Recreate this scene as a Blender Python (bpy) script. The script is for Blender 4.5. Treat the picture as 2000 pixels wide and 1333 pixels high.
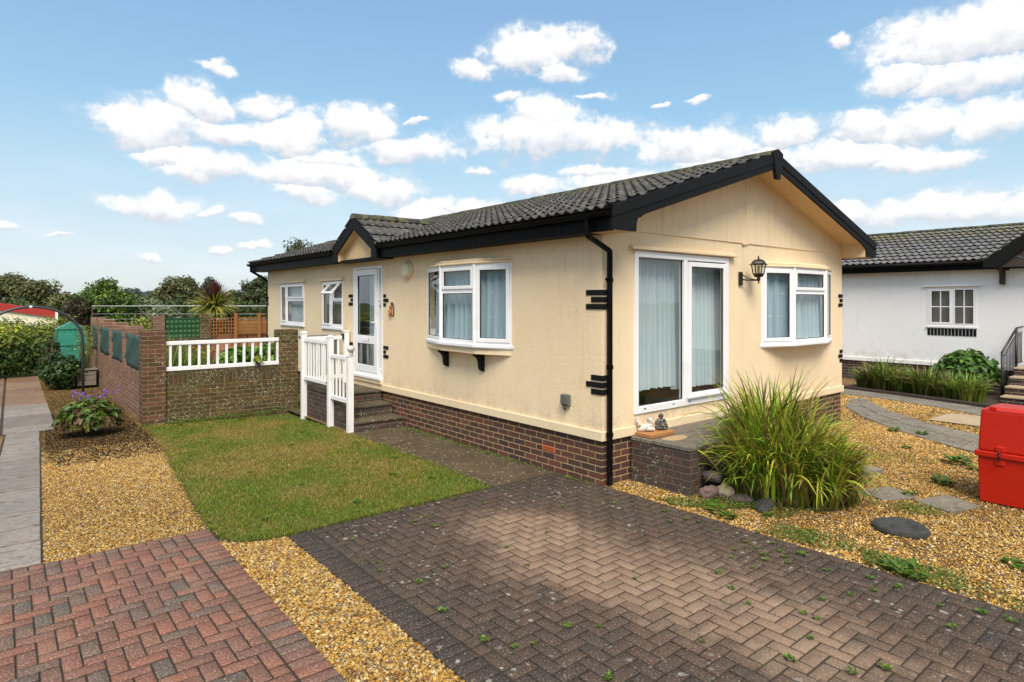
import bpy, bmesh, math, random
import numpy as np
from mathutils import Vector, Matrix, noise as mnoise
random.seed(7)
S = bpy.context.scene
for o in list(bpy.data.objects): bpy.data.objects.remove(o)
COL = S.collection
R = math.radians

# ------------------------------------------------------------------ camera
# world axes follow the bungalow: its near corner is the origin, X runs along the gable, Y along the long wall
FPX = 1219.0; YAW = math.atan(1000 / FPX); HY = 590.0; CAM = (-5.25, -4.80, 2.08)
FW = (math.sin(YAW), math.cos(YAW)); RT = (FW[1], -FW[0])
cd = bpy.data.cameras.new('camera'); cam = bpy.data.objects.new('camera', cd); COL.objects.link(cam)
cam.location = CAM; cam.rotation_euler = (R(90), 0, -YAW)
cd.sensor_width = 36; cd.lens = 36 * FPX / 2000; cd.shift_y = -(666.5 - HY) / 2000
cd.clip_start = .05; cd.clip_end = 2000
S.camera = cam
def ray(px, py):
    u = (px - 1000) / FPX; v = (HY - py) / FPX
    return (FW[0] + u * RT[0], FW[1] + u * RT[1], v)
def on(ax, c, px, py):
    D = ray(px, py); t = (c - CAM[ax]) / D[ax]
    return tuple(CAM[i] + t * D[i] for i in range(3))
def wy(px, x=0.0): return on(0, x, px, 600)[1]      # y on the plane x, read off the photo's column
def wx(px, y=0.0): return on(1, y, px, 600)[0]
def dep(d, px, py):                                 # a point d metres in front of the camera plane
    D = ray(px, py); return tuple(CAM[i] + d * D[i] for i in range(3))

# ------------------------------------------------------------------ node helper
class N:
    def __init__(s, tree): s.t = tree; s.n = tree.nodes; s.l = tree.links
    def new(s, typ, **kw):
        n = s.n.new(typ)
        for k, v in kw.items(): setattr(n, k, v)
        return n
    def put(s, sock, v):
        if v is None: return
        if hasattr(v, 'links'): s.l.new(v, sock)
        elif isinstance(v, (tuple, list)):
            if sock.type == 'RGBA' and len(v) == 3: v = (*v, 1)
            sock.default_value = v
        else: sock.default_value = v
    def m(s, op, a, b=None, c=None, clamp=False):
        n = s.new('ShaderNodeMath', operation=op, use_clamp=clamp)
        s.put(n.inputs[0], a)
        if b is not None: s.put(n.inputs[1], b)
        if c is not None: s.put(n.inputs[2], c)
        return n.outputs[0]
    def vm(s, op, a, b=None, out=0):
        n = s.new('ShaderNodeVectorMath', operation=op); s.put(n.inputs[0], a)
        if b is not None: s.put(n.inputs[1], b)
        return n.outputs[out]
    def scale(s, a, k):
        n = s.new('ShaderNodeVectorMath', operation='SCALE'); s.put(n.inputs[0], a); s.put(n.inputs['Scale'], k); return n.outputs[0]
    def xyz(s, v):
        n = s.new('ShaderNodeSeparateXYZ'); s.put(n.inputs[0], v); return n.outputs
    def comb(s, x, y, z=0.0):
        n = s.new('ShaderNodeCombineXYZ')
        for i, v in enumerate((x, y, z)): s.put(n.inputs[i], v)
        return n.outputs[0]
    def noise(s, vec, sc, det=4, rough=.55, dist=0., out='Fac'):
        n = s.new('ShaderNodeTexNoise'); s.put(n.inputs['Vector'], vec); s.put(n.inputs['Scale'], sc)
        n.inputs['Detail'].default_value = det; n.inputs['Roughness'].default_value = rough; n.inputs['Distortion'].default_value = dist
        return n.outputs[out]
    def vor(s, vec, sc, feature='F1', out='Distance', rnd=1.):
        n = s.new('ShaderNodeTexVoronoi', feature=feature); s.put(n.inputs['Vector'], vec); s.put(n.inputs['Scale'], sc)
        n.inputs['Randomness'].default_value = rnd
        return n.outputs[out]
    def white(s, vec, out='Value'):
        n = s.new('ShaderNodeTexWhiteNoise', noise_dimensions='3D'); s.put(n.inputs['Vector'], vec); return n.outputs[out]
    def ramp(s, fac, stops, interp='LINEAR'):
        n = s.new('ShaderNodeValToRGB'); s.put(n.inputs[0], fac); cr = n.color_ramp; cr.interpolation = interp
        while len(cr.elements) < len(stops): cr.elements.new(.5)
        for e, (p, c) in zip(cr.elements, stops):
            e.position = p; e.color = (c, c, c, 1) if isinstance(c, (int, float)) else (*c, 1)
        return n.outputs[0]
    def map(s, v, a, b, c=0., d=1.):
        n = s.new('ShaderNodeMapRange'); s.put(n.inputs[0], v)
        for i, q in enumerate((a, b, c, d)): s.put(n.inputs[i + 1], q)
        return n.outputs[0]
    def sm(s, v, a, b):
        n = s.new('ShaderNodeMapRange', interpolation_type='SMOOTHSTEP'); s.put(n.inputs[0], v)
        for i, q in enumerate((a, b, 0., 1.)): s.put(n.inputs[i + 1], q)
        return n.outputs[0]
    def mix(s, f, a, b, blend='MIX'):
        n = s.new('ShaderNodeMix', data_type='RGBA', blend_type=blend)
        s.put(n.inputs[0], f); s.put(n.inputs[6], a); s.put(n.inputs[7], b); return n.outputs[2]
    def bump(s, h, strength=.3, dist=.01):
        n = s.new('ShaderNodeBump'); s.put(n.inputs['Height'], h); n.inputs['Strength'].default_value = strength
        n.inputs['Distance'].default_value = dist; return n.outputs[0]

# ------------------------------------------------------------------ sky and sun
SUN_EL, SUN_AZ = R(52), R(215)          # compass-like azimuth from +Y towards +X
S.view_settings.view_transform = 'Standard'; S.view_settings.look = 'None'
S.view_settings.exposure = 0.95; S.view_settings.gamma = 1
w = bpy.data.worlds.new('World'); S.world = w; w.use_nodes = True
def build_sky():
    k = N(w.node_tree); k.n.clear()
    sky = k.new('ShaderNodeTexSky', sky_type='NISHITA'); sky.sun_disc = False
    sky.sun_elevation = SUN_EL; sky.sun_rotation = SUN_AZ; sky.air_density = 1.0; sky.dust_density = .8; sky.ozone_density = 1.6
    tc = k.new('ShaderNodeTexCoord'); d = tc.outputs['Generated']
    x, y, z = k.xyz(d)
    az = k.m('ARCTAN2', x, y); el = k.m('ARCSINE', z)
    P = k.comb(az, el)
    n1 = k.noise(k.vm('MULTIPLY', P, (1, 1.5, 1)), 9, 6, .6, out='Color')
    n2 = k.noise(P, 42, 5, .6)
    Pd = k.vm('ADD', P, k.scale(k.vm('SUBTRACT', n1, (.5, .5, .5)), .062))
    blobs = [(300,240,105,48),(385,195,58,38),(435,262,75,22),(505,203,62,20),(405,322,95,27),(575,262,80,42),(700,248,85,38),(790,297,85,25),
        (640,310,70,18),(728,366,82,25),(600,385,60,18),(300,402,80,30),(425,415,28,13),(475,428,22,12),(1030,100,70,42),(1120,88,62,28),(925,135,38,20),
        (1095,142,42,20),(1090,268,170,42),(1060,228,62,38),(1380,285,120,32),(1535,262,78,28),(1640,305,150,28),(1790,310,120,22),(1690,245,72,28),
        (1790,238,95,32),(1935,240,85,38),(1860,75,150,50),(1960,45,110,70),(1760,150,80,32),(1900,145,130,42),(1850,405,190,28),(1650,420,90,20),
        (1040,358,60,18),(1155,335,55,14),(1250,360,180,22),(860,413,75,15),(990,190,24,9),(1360,207,24,9),(1295,210,18,7),(1160,186,28,5),(430,127,32,9),(15,440,32,12),(620,345,150,34),(330,300,60,20),
        (1450,310,110,30),(430,490,20,8),(500,485,30,8),(290,508,20,9),(1640,90,25,14),(930,335,32,9),(905,400,110,16),(120,462,26,6),(815,240,22,6)]
    cur = None; curv = None
    for (px, py, hw, hh) in blobs:
        def ae(a, b):
            D = Vector(ray(a, b)).normalized(); return math.atan2(D.x, D.y), math.asin(D.z)
        a0, e0 = ae(px, py); a1, _ = ae(px - hw, py); a2, _ = ae(px + hw, py); _, e1 = ae(px, py - hh); _, e2 = ae(px, py + hh)
        q = k.vm('MULTIPLY', k.vm('SUBTRACT', Pd, (a0, e0, 0)), (2 / abs(a2 - a1), 2 / abs(e1 - e2), 0))
        ln = k.vm('LENGTH', q, out=1); B = k.m('SUBTRACT', 1.46, ln)
        v = k.xyz(q)[1]
        if cur is None: cur, curv = B, v
        else:
            f = k.m('GREATER_THAN', B, cur); mx = k.new('ShaderNodeMix', data_type='FLOAT')
            k.put(mx.inputs[0], f); k.put(mx.inputs[2], curv); k.put(mx.inputs[3], v); curv = mx.outputs[0]
            cur = k.m('MAXIMUM', cur, B)
    # general broken cloud for the rest of the sky, outside the view of the lens
    gen = k.noise(k.vm('MULTIPLY', P, (1, 2.2, 1)), 3.2, 6, .55)
    D = Vector((FW[0], FW[1], 0)); facing = k.vm('DOT_PRODUCT', d, tuple(D), out=1)
    away = k.m('SUBTRACT', 1.0, k.m('MULTIPLY', k.sm(facing, .25, .6), k.m('SUBTRACT', 1.0, k.sm(el, .50, .75))))
    genB = k.m('SUBTRACT', k.m('MULTIPLY', k.m('SUBTRACT', gen, .44), 5.0), k.m('MULTIPLY', k.m('SUBTRACT', 1., away), 4.))
    cur = k.m('MAXIMUM', cur, genB)
    near = k.sm(cur, -.9, .1); det = k.m('MULTIPLY', k.m('MULTIPLY', k.m('SUBTRACT', n2, .5), 1.5), near)
    n3 = k.noise(k.vm('MULTIPLY', P, (1, 1.4, 1)), 16, 4, .6)
    det2 = k.m('MULTIPLY', k.m('MULTIPLY', k.m('SUBTRACT', n3, .5), 1.35), near)
    raw = k.m('ADD', k.m('ADD', cur, det), det2); dens = k.m('MAXIMUM', k.sm(raw, .12, .78), k.m('MULTIPLY', k.sm(k.m('ADD', cur, k.m('MULTIPLY', det2, 1.5)), -.12, .70), .30))
    dens = k.m('MULTIPLY', dens, k.map(n3, .25, .5, .80, 1.0))
    # thin veil low in the sky
    veil = k.m('MULTIPLY', k.sm(k.noise(k.vm('MULTIPLY', P, (1, 4, 1)), 4, 5, .6), .38, .72), k.sm(el, .24, .03))
    shade = k.sm(k.m('ADD', k.m('ADD', curv, k.m('MULTIPLY', det2, .9)), det), -1.05, .25)
    cloud = k.mix(shade, (.45, .48, .53), (.71, .70, .69))
    skyc = k.scale(sky.outputs[0], .085)
    skyc = k.vm('MULTIPLY', skyc, (1.02, 1.04, 1.0))
    up = k.sm(el, .02, .55)
    tint = k.ramp(up, [(0, (.50, .56, .62)), (.22, (.40, .56, .65)), (.5, (.27, .48, .66)), (1, (.21, .37, .60))])
    skyc = k.mix(.62, skyc, tint)
    c = k.mix(k.m('MULTIPLY', veil, .6), skyc, (.56, .62, .68))
    c = k.mix(dens, c, cloud)
    c = k.mix(k.sm(el, -.02, -.12), c, (.16, .15, .12))
    bg = k.new('ShaderNodeBackground'); k.put(bg.inputs[0], c); bg.inputs[1].default_value = .80
    out = k.new('ShaderNodeOutputWorld'); k.l.new(bg.outputs[0], out.inputs[0])
build_sky()
sl = bpy.data.lights.new('sun', 'SUN'); sl.energy = 2.4; sl.angle = R(32); sl.color = (1, .91, .78)
so = bpy.data.objects.new('sun', sl); COL.objects.link(so)
sd = Vector((math.sin(SUN_AZ) * math.cos(SUN_EL), math.cos(SUN_AZ) * math.cos(SUN_EL), math.sin(SUN_EL)))
so.rotation_euler = sd.to_track_quat('Z', 'Y').to_euler(); so.location = sd * 50

# ------------------------------------------------------------------ object helpers
def tag(o, label=None, cat=None, group=None, kind=None):
    if label: o['label'] = label
    if cat: o['category'] = cat
    if group: o['group'] = group
    if kind: o['kind'] = kind
    return o
def thing(name, label, cat, loc=(0, 0, 0), group=None, rz=0):
    o = bpy.data.objects.new(name, None); COL.objects.link(o); o.location = loc; o.rotation_euler = (0, 0, rz)
    o.empty_display_size = .1
    return tag(o, label, cat, group)
def copy_tree(o, parent=None):
    c = o.copy(); COL.objects.link(c)
    if parent: c.parent = parent
    for ch in list(o.children): copy_tree(ch, c)
    return c
def wloc(o):
    l = Vector((0, 0, 0))
    while o is not None: l += o.location; o = o.parent
    return l
class MB:
    def __init__(s): s.v = []; s.f = []; s.mi = []; s.sm = []; s.c = []
    def add(s, vs, fs, mi=0, smooth=False, col=None):
        b = len(s.v); s.v += [tuple(p) for p in vs]
        for f in fs: s.f.append([b + i for i in f]); s.mi.append(mi); s.sm.append(smooth)
        s.c += [col or (1, 1, 1)] * len(vs)
    def box(s, x0, x1, y0, y1, z0, z1, mi=0, col=None):
        x0, x1 = sorted((x0, x1)); y0, y1 = sorted((y0, y1)); z0, z1 = sorted((z0, z1))
        s.add([(x0,y0,z0),(x1,y0,z0),(x1,y1,z0),(x0,y1,z0),(x0,y0,z1),(x1,y0,z1),(x1,y1,z1),(x0,y1,z1)],
              [(3,2,1,0),(4,5,6,7),(0,1,5,4),(1,2,6,5),(2,3,7,6),(3,0,4,7)], mi, False, col)
    def obox(s, o, u, n, u0, u1, z0, z1, n0, n1, mi=0):     # box in a wall frame: o origin, u along, n outward
        o = Vector(o); u = Vector(u); n = Vector(n); zz = Vector((0, 0, 1))
        P = lambda a, b, c: o + u * a + zz * b + n * c
        vs = [P(u0,z0,n0),P(u1,z0,n0),P(u1,z0,n1),P(u0,z0,n1),P(u0,z1,n0),P(u1,z1,n0),P(u1,z1,n1),P(u0,z1,n1)]
        fs = [(3,2,1,0),(4,5,6,7),(0,1,5,4),(1,2,6,5),(2,3,7,6),(3,0,4,7)]
        if u.cross(n).z < 0: fs = [tuple(reversed(f)) for f in fs]
        s.add(vs, fs, mi)
    def prism(s, poly, ext, mi=0):                          # poly: 3D points (planar), ext: extrusion vector
        n = len(poly); e = Vector(ext); P = [Vector(p) for p in poly]
        nm = Vector((0, 0, 0))
        for i in range(n): nm += P[i].cross(P[(i + 1) % n])
        if nm.dot(e) > 0: P.reverse()
        vs = P + [p + e for p in P]
        fs = [tuple(range(n)), tuple(reversed(range(n, 2 * n)))]
        fs += [(i, i + n, (i + 1) % n + n, (i + 1) % n) for i in range(n)]
        s.add(vs, fs, mi)
    def tube(s, pts, r, n=10, mi=0, cap=True, flat=False):
        pts = [Vector(p) for p in pts]; rs = r if isinstance(r, (list, tuple)) else [r] * len(pts)
        rings = []; ref = None
        for i, p in enumerate(pts):
            t = (pts[min(i + 1, len(pts) - 1)] - pts[max(i - 1, 0)]).normalized()
            if ref is None: ref = t.orthogonal().normalized() if abs(t.z) < .9 else Vector((1, 0, 0))
            a = (ref - t * ref.dot(t)).normalized(); b = t.cross(a); ref = a
            rings.append([p + (a * math.cos(q) + b * math.sin(q)) * rs[i] for q in [2 * math.pi * j / n + (math.pi/4 if n == 4 else 0) for j in range(n)]])
        vs = [v for rg in rings for v in rg]; fs = []
        for i in range(len(pts) - 1):
            for j in range(n):
                k2 = (j + 1) % n; fs.append((i*n+j, i*n+k2, (i+1)*n+k2, (i+1)*n+j))
        if cap: fs += [tuple(reversed(range(n))), tuple(range((len(pts)-1)*n, len(pts)*n))]
        s.add(vs, fs, mi, n > 5 and not flat)
    def lathe(s, c, prof, n=16, mi=0, sx=1, sy=1, rot=0):
        vs = []; fs = []
        for (r, z) in prof:
            for j in range(n):
                q = 2 * math.pi * j / n + rot; vs.append((c[0] + r * math.cos(q) * sx, c[1] + r * math.sin(q) * sy, c[2] + z))
        for i in range(len(prof) - 1):
            for j in range(n):
                k2 = (j + 1) % n; fs.append((i*n+j, i*n+k2, (i+1)*n+k2, (i+1)*n+j))
        fs += [tuple(reversed(range(n))), tuple(range((len(prof)-1)*n, len(prof)*n))]
        s.add(vs, fs, mi, n > 8)
    def ell(s, c, r, mi=0, seg=14, rings=9, rot=None):
        vs = []; fs = []; M = rot or Matrix.Identity(3); c = Vector(c)
        for i in range(rings + 1):
            th = math.pi * i / rings
            for j in range(seg):
                ph = 2 * math.pi * j / seg
                vs.append(c + M @ Vector((r[0]*math.sin(th)*math.cos(ph), r[1]*math.sin(th)*math.sin(ph), r[2]*math.cos(th))))
        for i in range(rings):
            for j in range(seg):
                k2 = (j + 1) % seg; fs.append((i*seg+j, (i+1)*seg+j, (i+1)*seg+k2, i*seg+k2))
        s.add(vs, fs, mi, True)
    def quad(s, a, b, c, d, mi=0): s.add([a, b, c, d], [(0, 1, 2, 3)], mi)
    def build(s, name, mats, parent=None, bevel=0, local=False, colattr=False, seg=2):
        me = bpy.data.meshes.new(name); off = Vector((0, 0, 0)) if (local or parent is None) else wloc(parent)
        V = np.array(s.v, dtype=np.float64)
        me.from_pydata((V - np.array(off)).tolist(), [], s.f)
        if not isinstance(mats, (list, tuple)): mats = [mats]
        for m in mats: me.materials.append(m)
        me.polygons.foreach_set('material_index', s.mi); me.polygons.foreach_set('use_smooth', s.sm)
        uv = me.uv_layers.new(name='UVMap'); U = np.zeros((len(me.loops), 2))
        for p in me.polygons:
            n = p.normal; ax = max(range(3), key=lambda i: abs(n[i]))
            for li in p.loop_indices:
                q = V[me.loops[li].vertex_index]
                U[li] = (q[1], q[2]) if ax == 0 else (q[0], q[2]) if ax == 1 else (q[0], q[1])
        uv.data.foreach_set('uv', U.ravel())
        if colattr:
            a = me.color_attributes.new('col', 'FLOAT_COLOR', 'POINT')
            a.data.foreach_set('color', np.c_[np.array(s.c), np.ones(len(s.c))].ravel())
        me.update()
        o = bpy.data.objects.new(name, me); COL.objects.link(o)
        if parent is not None: o.parent = parent
        if bevel:
            b = o.modifiers.new('bevel', 'BEVEL'); b.width = bevel; b.segments = seg; b.limit_method = 'ANGLE'; b.angle_limit = R(40)
        return o
def bulk(name, V, F, C, mat, parent=None, smooth=False, local=True):
    """numpy mesh: V (n,3), F (m,k), C (n,3) colours"""
    me = bpy.data.meshes.new(name); V = np.asarray(V, float).copy()
    if parent is not None and not local: V -= np.array(wloc(parent))
    k = F.shape[1]
    me.vertices.add(len(V)); me.vertices.foreach_set('co', V.ravel())
    me.loops.add(F.size); me.loops.foreach_set('vertex_index', F.ravel().astype(np.int32))
    me.polygons.add(len(F)); me.polygons.foreach_set('loop_start', (np.arange(len(F)) * k).astype(np.int32))
    me.polygons.foreach_set('loop_total', np.full(len(F), k, np.int32))
    if smooth: me.polygons.foreach_set('use_smooth', np.ones(len(F), bool))
    a = me.color_attributes.new('col', 'FLOAT_COLOR', 'POINT'); a.data.foreach_set('color', np.c_[C, np.ones(len(C))].ravel())
    me.materials.append(mat); me.update(calc_edges=True)
    o = bpy.data.objects.new(name, me); COL.objects.link(o)
    if parent is not None: o.parent = parent
    return o

# ------------------------------------------------------------------ materials
MATS = {}
def mat(name, fn):
    m = bpy.data.materials.new(name); m.use_nodes = True; k = N(m.node_tree); k.n.clear()
    b = k.new('ShaderNodeBsdfPrincipled'); o = k.new('ShaderNodeOutputMaterial'); k.l.new(b.outputs[0], o.inputs[0])
    k.out = o; k.b = b; fn(k, b); MATS[name] = m; return m
def uvv(k): return k.new('ShaderNodeTexCoord').outputs['UV']
def obj(k): return k.new('ShaderNodeTexCoord').outputs['Object']
def pos(k): return k.new('ShaderNodeNewGeometry').outputs['Position']
def attr(k, n='col'): a = k.new('ShaderNodeAttribute'); a.attribute_name = n; return a.outputs['Color']
def setp(k, b, col=None, rough=None, bump=None, spec=None, metal=None):
    if col is not None: k.put(b.inputs['Base Color'], col)
    if rough is not None: k.put(b.inputs['Roughness'], rough)
    if bump is not None: k.put(b.inputs['Normal'], bump)
    if spec is not None: k.put(b.inputs['Specular IOR Level'], spec)
    if metal is not None: k.put(b.inputs['Metallic'], metal)

def stucco(c0, c1, stain=.13, bs=.5):
    def fn(k, b):
        p = pos(k)
        big = k.noise(p, 1.3, 4); fine = k.noise(p, 34, 5, .65, .5)
        streak = k.noise(k.vm('MULTIPLY', p, (5, 5, .5)), 2.2, 4)
        c = k.mix(k.sm(big, .3, .7), c0, c1)
        c = k.mix(k.m('MULTIPLY', k.sm(streak, .52, .78), stain * 2.2), c, tuple(q * .66 for q in c0))
        z = k.xyz(p)[2]
        c = k.mix(k.m('MULTIPLY', k.sm(k.m('ADD', z, k.m('MULTIPLY', big, .5)), 1.25, .55), .35), c, tuple(a * q for a, q in zip((.98, .99, 1.05), c0)))
        sp = k.m('MULTIPLY', k.sm(k.noise(p, 62, 3, .5), .60, .72), .32)
        c = k.mix(sp, c, tuple(q * .60 for q in c0))
        ridge = k.m('ABSOLUTE', k.m('SUBTRACT', k.noise(k.vm('MULTIPLY', p, (1, 1, .8)), 33, 4, .6, .8), .5))
        h = k.m('ADD', fine, k.m('MULTIPLY', k.sm(ridge, .0, .09), .5)); grime = k.m('MULTIPLY', k.m('MULTIPLY', k.sm(z, .95, .60), k.sm(k.noise(p, 5, 5, .7), .42, .66)), .38); c = k.mix(grime, c, (.42, .33, .22)); rain = k.m('MULTIPLY', k.m('MULTIPLY', k.sm(z, 2.2, 2.85), k.sm(k.noise(k.vm('MULTIPLY', p, (9, 9, .6)), 2.4, 4), .46, .68)), .16); c = k.mix(rain, c, tuple(q * .62 for q in c0))
        setp(k, b, c, .9, k.bump(h, bs, .009), .15)
    return fn
mat('cream_render', stucco((.88, .685, .44), (.91, .73, .49)))
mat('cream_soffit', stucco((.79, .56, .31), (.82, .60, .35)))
mat('white_render', stucco((.90, .885, .87), (.92, .91, .895), .07))
mat('cream_board', lambda k, b: setp(k, b, k.mix(k.m('MULTIPLY', k.sm(k.noise(pos(k), 6, 5), .5, .75), .35), (.82, .66, .43), (.55, .45, .30)), .6, k.bump(k.noise(pos(k), 60, 3), .12, .004)))
def upvc(k, b):
    p = pos(k); n = k.noise(p, 3, 4)
    setp(k, b, k.mix(k.sm(n, .5, .8), (.86, .86, .87), (.74, .735, .71)), .32, k.bump(k.noise(p, 8, 2), .02, .01))
mat('white_plastic', upvc)
mat('white_paint', lambda k, b: setp(k, b, k.mix(k.m('MULTIPLY', k.sm(k.noise(k.vm('MULTIPLY', pos(k), (6, 6, 1.2)), 3, 5), .5, .75), .5), (.88, .87, .85), (.55, .52, .44)), .45, k.bump(k.noise(pos(k), 30, 3), .06, .005)))
def blackboard(k, b):
    p = pos(k); n = k.noise(p, 95, 4, .6)
    setp(k, b, k.mix(k.sm(n, .35, .75), (.005, .005, .005), (.017, .0165, .016)), .6, k.bump(n, .8, .010), .14)
mat('black_textured', blackboard)
mat('black_plastic', lambda k, b: setp(k, b, k.mix(k.m('MULTIPLY', k.sm(k.noise(k.vm('MULTIPLY', pos(k), (14, 14, 2)), 2, 5), .55, .75), .5), (.004, .004, .004), (.03, .03, .029)), .5, None, .08))
mat('black_iron', lambda k, b: setp(k, b, (.012, .012, .013), .4, k.bump(k.noise(pos(k), 60, 3), .2, .003)))
mat('dark_gasket', lambda k, b: setp(k, b, (.015, .015, .017), .5))
mat('grey_metal', lambda k, b: setp(k, b, (.045, .047, .055), .4, None, .5, .2))
mat('galvanised', lambda k, b: setp(k, b, (.70, .70, .70), .4, None, .5, .2))
mat('interior_dark', lambda k, b: setp(k, b, k.mix(k.noise(pos(k), 2, 3), (.10, .095, .085), (.16, .15, .13)), .8))
mat('interior_blind', lambda k, b: setp(k, b, (.20, .185, .165), .8))

def glass(tint, extra):
    def fn(k, b):
        k.n.remove(b)
        tr = k.new('ShaderNodeBsdfTransparent'); tr.inputs[0].default_value = (*tint, 1)
        gl = k.new('ShaderNodeBsdfGlossy'); gl.inputs['Roughness'].default_value = .015; gl.inputs[0].default_value = (.95, .97, 1, 1)
        nz = k.noise(pos(k), 1.6, 2); bp = k.bump(nz, .10, .02); k.l.new(bp, gl.inputs['Normal'])
        ge = k.new('ShaderNodeNewGeometry'); cs = k.m('ABSOLUTE', k.vm('DOT_PRODUCT', ge.outputs['Incoming'], ge.outputs['Normal'], out=1))
        f = k.m('ADD', k.m('MULTIPLY', k.m('POWER', k.m('SUBTRACT', 1., cs), 5.), .9), extra, clamp=True)
        mx = k.new('ShaderNodeMixShader'); k.put(mx.inputs[0], f); k.l.new(tr.outputs[0], mx.inputs[1]); k.l.new(gl.outputs[0], mx.inputs[2])
        k.l.new(mx.outputs[0], k.out.inputs[0])
    return fn
mat('window_glass', glass((.93, .96, .96), .10))
def lampglass(k, b):
    k.n.remove(b)
    tr = k.new('ShaderNodeBsdfTransparent'); tr.inputs[0].default_value = (.9, .88, .8, 1)
    gl = k.new('ShaderNodeBsdfGlossy'); gl.inputs['Roughness'].default_value = .05
    mx = k.new('ShaderNodeMixShader'); mx.inputs[0].default_value = .12; k.l.new(tr.outputs[0], mx.inputs[1]); k.l.new(gl.outputs[0], mx.inputs[2])
    k.l.new(mx.outputs[0], k.out.inputs[0])
mat('lamp_glass', lampglass)
def curtain(c0, c1, squares=False):
    def fn(k, b):
        p = pos(k); x, y, z = k.xyz(p)
        n = k.noise(k.comb(k.m('MULTIPLY', k.m('ADD', x, y), 22), k.m('MULTIPLY', z, .6)), 1, 3)
        c = k.mix(n, c0, c1)  # darker and paler vertical streaks: pleat shading put into the cloth colour
        if squares:
            s = k.m('ADD', x, y)
            fx = k.m('ABSOLUTE', k.m('SUBTRACT', k.m('FRACT', k.m('DIVIDE', s, .13)), .5)); fz = k.m('ABSOLUTE', k.m('SUBTRACT', k.m('FRACT', k.m('DIVIDE', z, .34)), .5))
            msk = k.m('MULTIPLY', k.m('LESS_THAN', fx, .085), k.m('LESS_THAN', fz, .036))
            c = k.mix(msk, c, (.85, .90, .93))
        setp(k, b, c, .8)
        tl = k.new('ShaderNodeBsdfTranslucent'); k.put(tl.inputs[0], c); tp = k.new('ShaderNodeBsdfTransparent')
        m1 = k.new('ShaderNodeMixShader'); m1.inputs[0].default_value = .25; k.l.new(b.outputs[0], m1.inputs[1]); k.l.new(tl.outputs[0], m1.inputs[2])
        m2 = k.new('ShaderNodeMixShader'); m2.inputs[0].default_value = .16 if squares else .06; k.l.new(m1.outputs[0], m2.inputs[1]); k.l.new(tp.outputs[0], m2.inputs[2])
        k.l.new(m2.outputs[0], k.out.inputs[0])
    return fn
mat('blue_net', curtain((.34, .52, .62), (.74, .90, .96), True))
mat('white_net', curtain((.52, .68, .72), (.90, .96, .97)))
mat('grey_net', curtain((.55, .62, .70), (.78, .84, .88)))
mat('dark_carpet', lambda k, b: setp(k, b, (.12, .075, .05), .9))

def bricks(cols, mortar, bw=.225, bh=.075, mt=.006, moss=0., lichen=0., soldier=False, dirt=(.05, .045, .02), off=(0, 0)):
    def fn(k, b):
        u, v, _ = k.xyz(uvv(k)); p = pos(k)
        if soldier: u, v = v, u
        wob = k.noise(p, 14, 3, out='Color'); wo = k.xyz(wob)
        u = k.m('ADD', u, k.m('MULTIPLY', k.m('SUBTRACT', wo[0], .5), .008)); v = k.m('ADD', v, k.m('MULTIPLY', k.m('SUBTRACT', wo[1], .5), .006))
        u = k.m('ADD', u, off[0] + 50); v = k.m('ADD', v, off[1] + 30)
        row = k.m('FLOOR', k.m('DIVIDE', v, bh))
        sh = 0. if soldier else k.m('MULTIPLY', k.m('MODULO', row, 2.), .5)
        uu = k.m('ADD', k.m('DIVIDE', u, bw), sh); colm = k.m('FLOOR', uu)
        du = k.m('MULTIPLY', k.m('SUBTRACT', .5, k.m('ABSOLUTE', k.m('SUBTRACT', k.m('FRACT', uu), .5))), bw)
        dv = k.m('MULTIPLY', k.m('SUBTRACT', .5, k.m('ABSOLUTE', k.m('SUBTRACT', k.m('FRACT', k.m('DIVIDE', v, bh)), .5))), bh)
        dd = k.m('MINIMUM', du, dv); isb = k.sm(dd, mt * .75, mt * 1.25)
        rnd = k.white(k.comb(row, colm, 3.)); rnd2 = k.white(k.comb(colm, row, 9.))
        n = len(cols); c = k.ramp(rnd, [(i / n, q) for i, q in enumerate(cols)], 'CONSTANT')
        fine = k.noise(p, 60, 4, .65)
        c = k.mix(k.m('MULTIPLY', k.sm(fine, .35, .7), .45), c, tuple(q * .45 for q in cols[0]))
        c = k.mix(k.m('MULTIPLY', rnd2, .35), c, (.03, .025, .025))
        mc = k.mix(k.sm(k.noise(p, 30, 3), .3, .7), mortar, tuple(q * .62 for q in mortar))
        c = k.mix(isb, mc, c)
        if moss:
            mm = k.m('MULTIPLY', k.sm(k.noise(p, 3.2, 5, .65), .36, .66), moss); c = k.mix(mm, c, dirt)
        if lichen:
            vn = k.vor(p, 40.); big = k.noise(p, 3.5, 4, .6)
            lm = k.m('MULTIPLY', k.sm(k.m('ADD', vn, k.m('MULTIPLY', k.noise(p, 70, 3), .25)), .46, .36), k.sm(big, .58 - lichen * .2, .70 - lichen * .2))
            gate = k.m('GREATER_THAN', k.noise(p, 19, 2), .48)
            c = k.mix(k.m('MULTIPLY', k.m('MULTIPLY', lm, gate), .85), c, (.60, .56, .40))
        h = k.m('ADD', k.m('MULTIPLY', isb, .75), k.m('MULTIPLY', fine, .30))
        setp(k, b, c, .88, k.bump(h, .7, .008), .25)
    return fn
RB = [(.115, .052, .040), (.140, .060, .044), (.095, .052, .044), (.19, .072, .046), (.125, .062, .048), (.080, .048, .043)]
mat('base_brick', bricks(RB, (.50, .36, .17), off=(.06, .015)))
mat('plinth_brick', bricks([(.09, .055, .045), (.13, .06, .045), (.07, .055, .05)], (.19, .165, .125), moss=.6, lichen=.42, dirt=(.075, .065, .048)))
MB1 = [(.125, .072, .03), (.085, .06, .03), (.15, .078, .038), (.075, .06, .027), (.12, .09, .034)]
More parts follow.
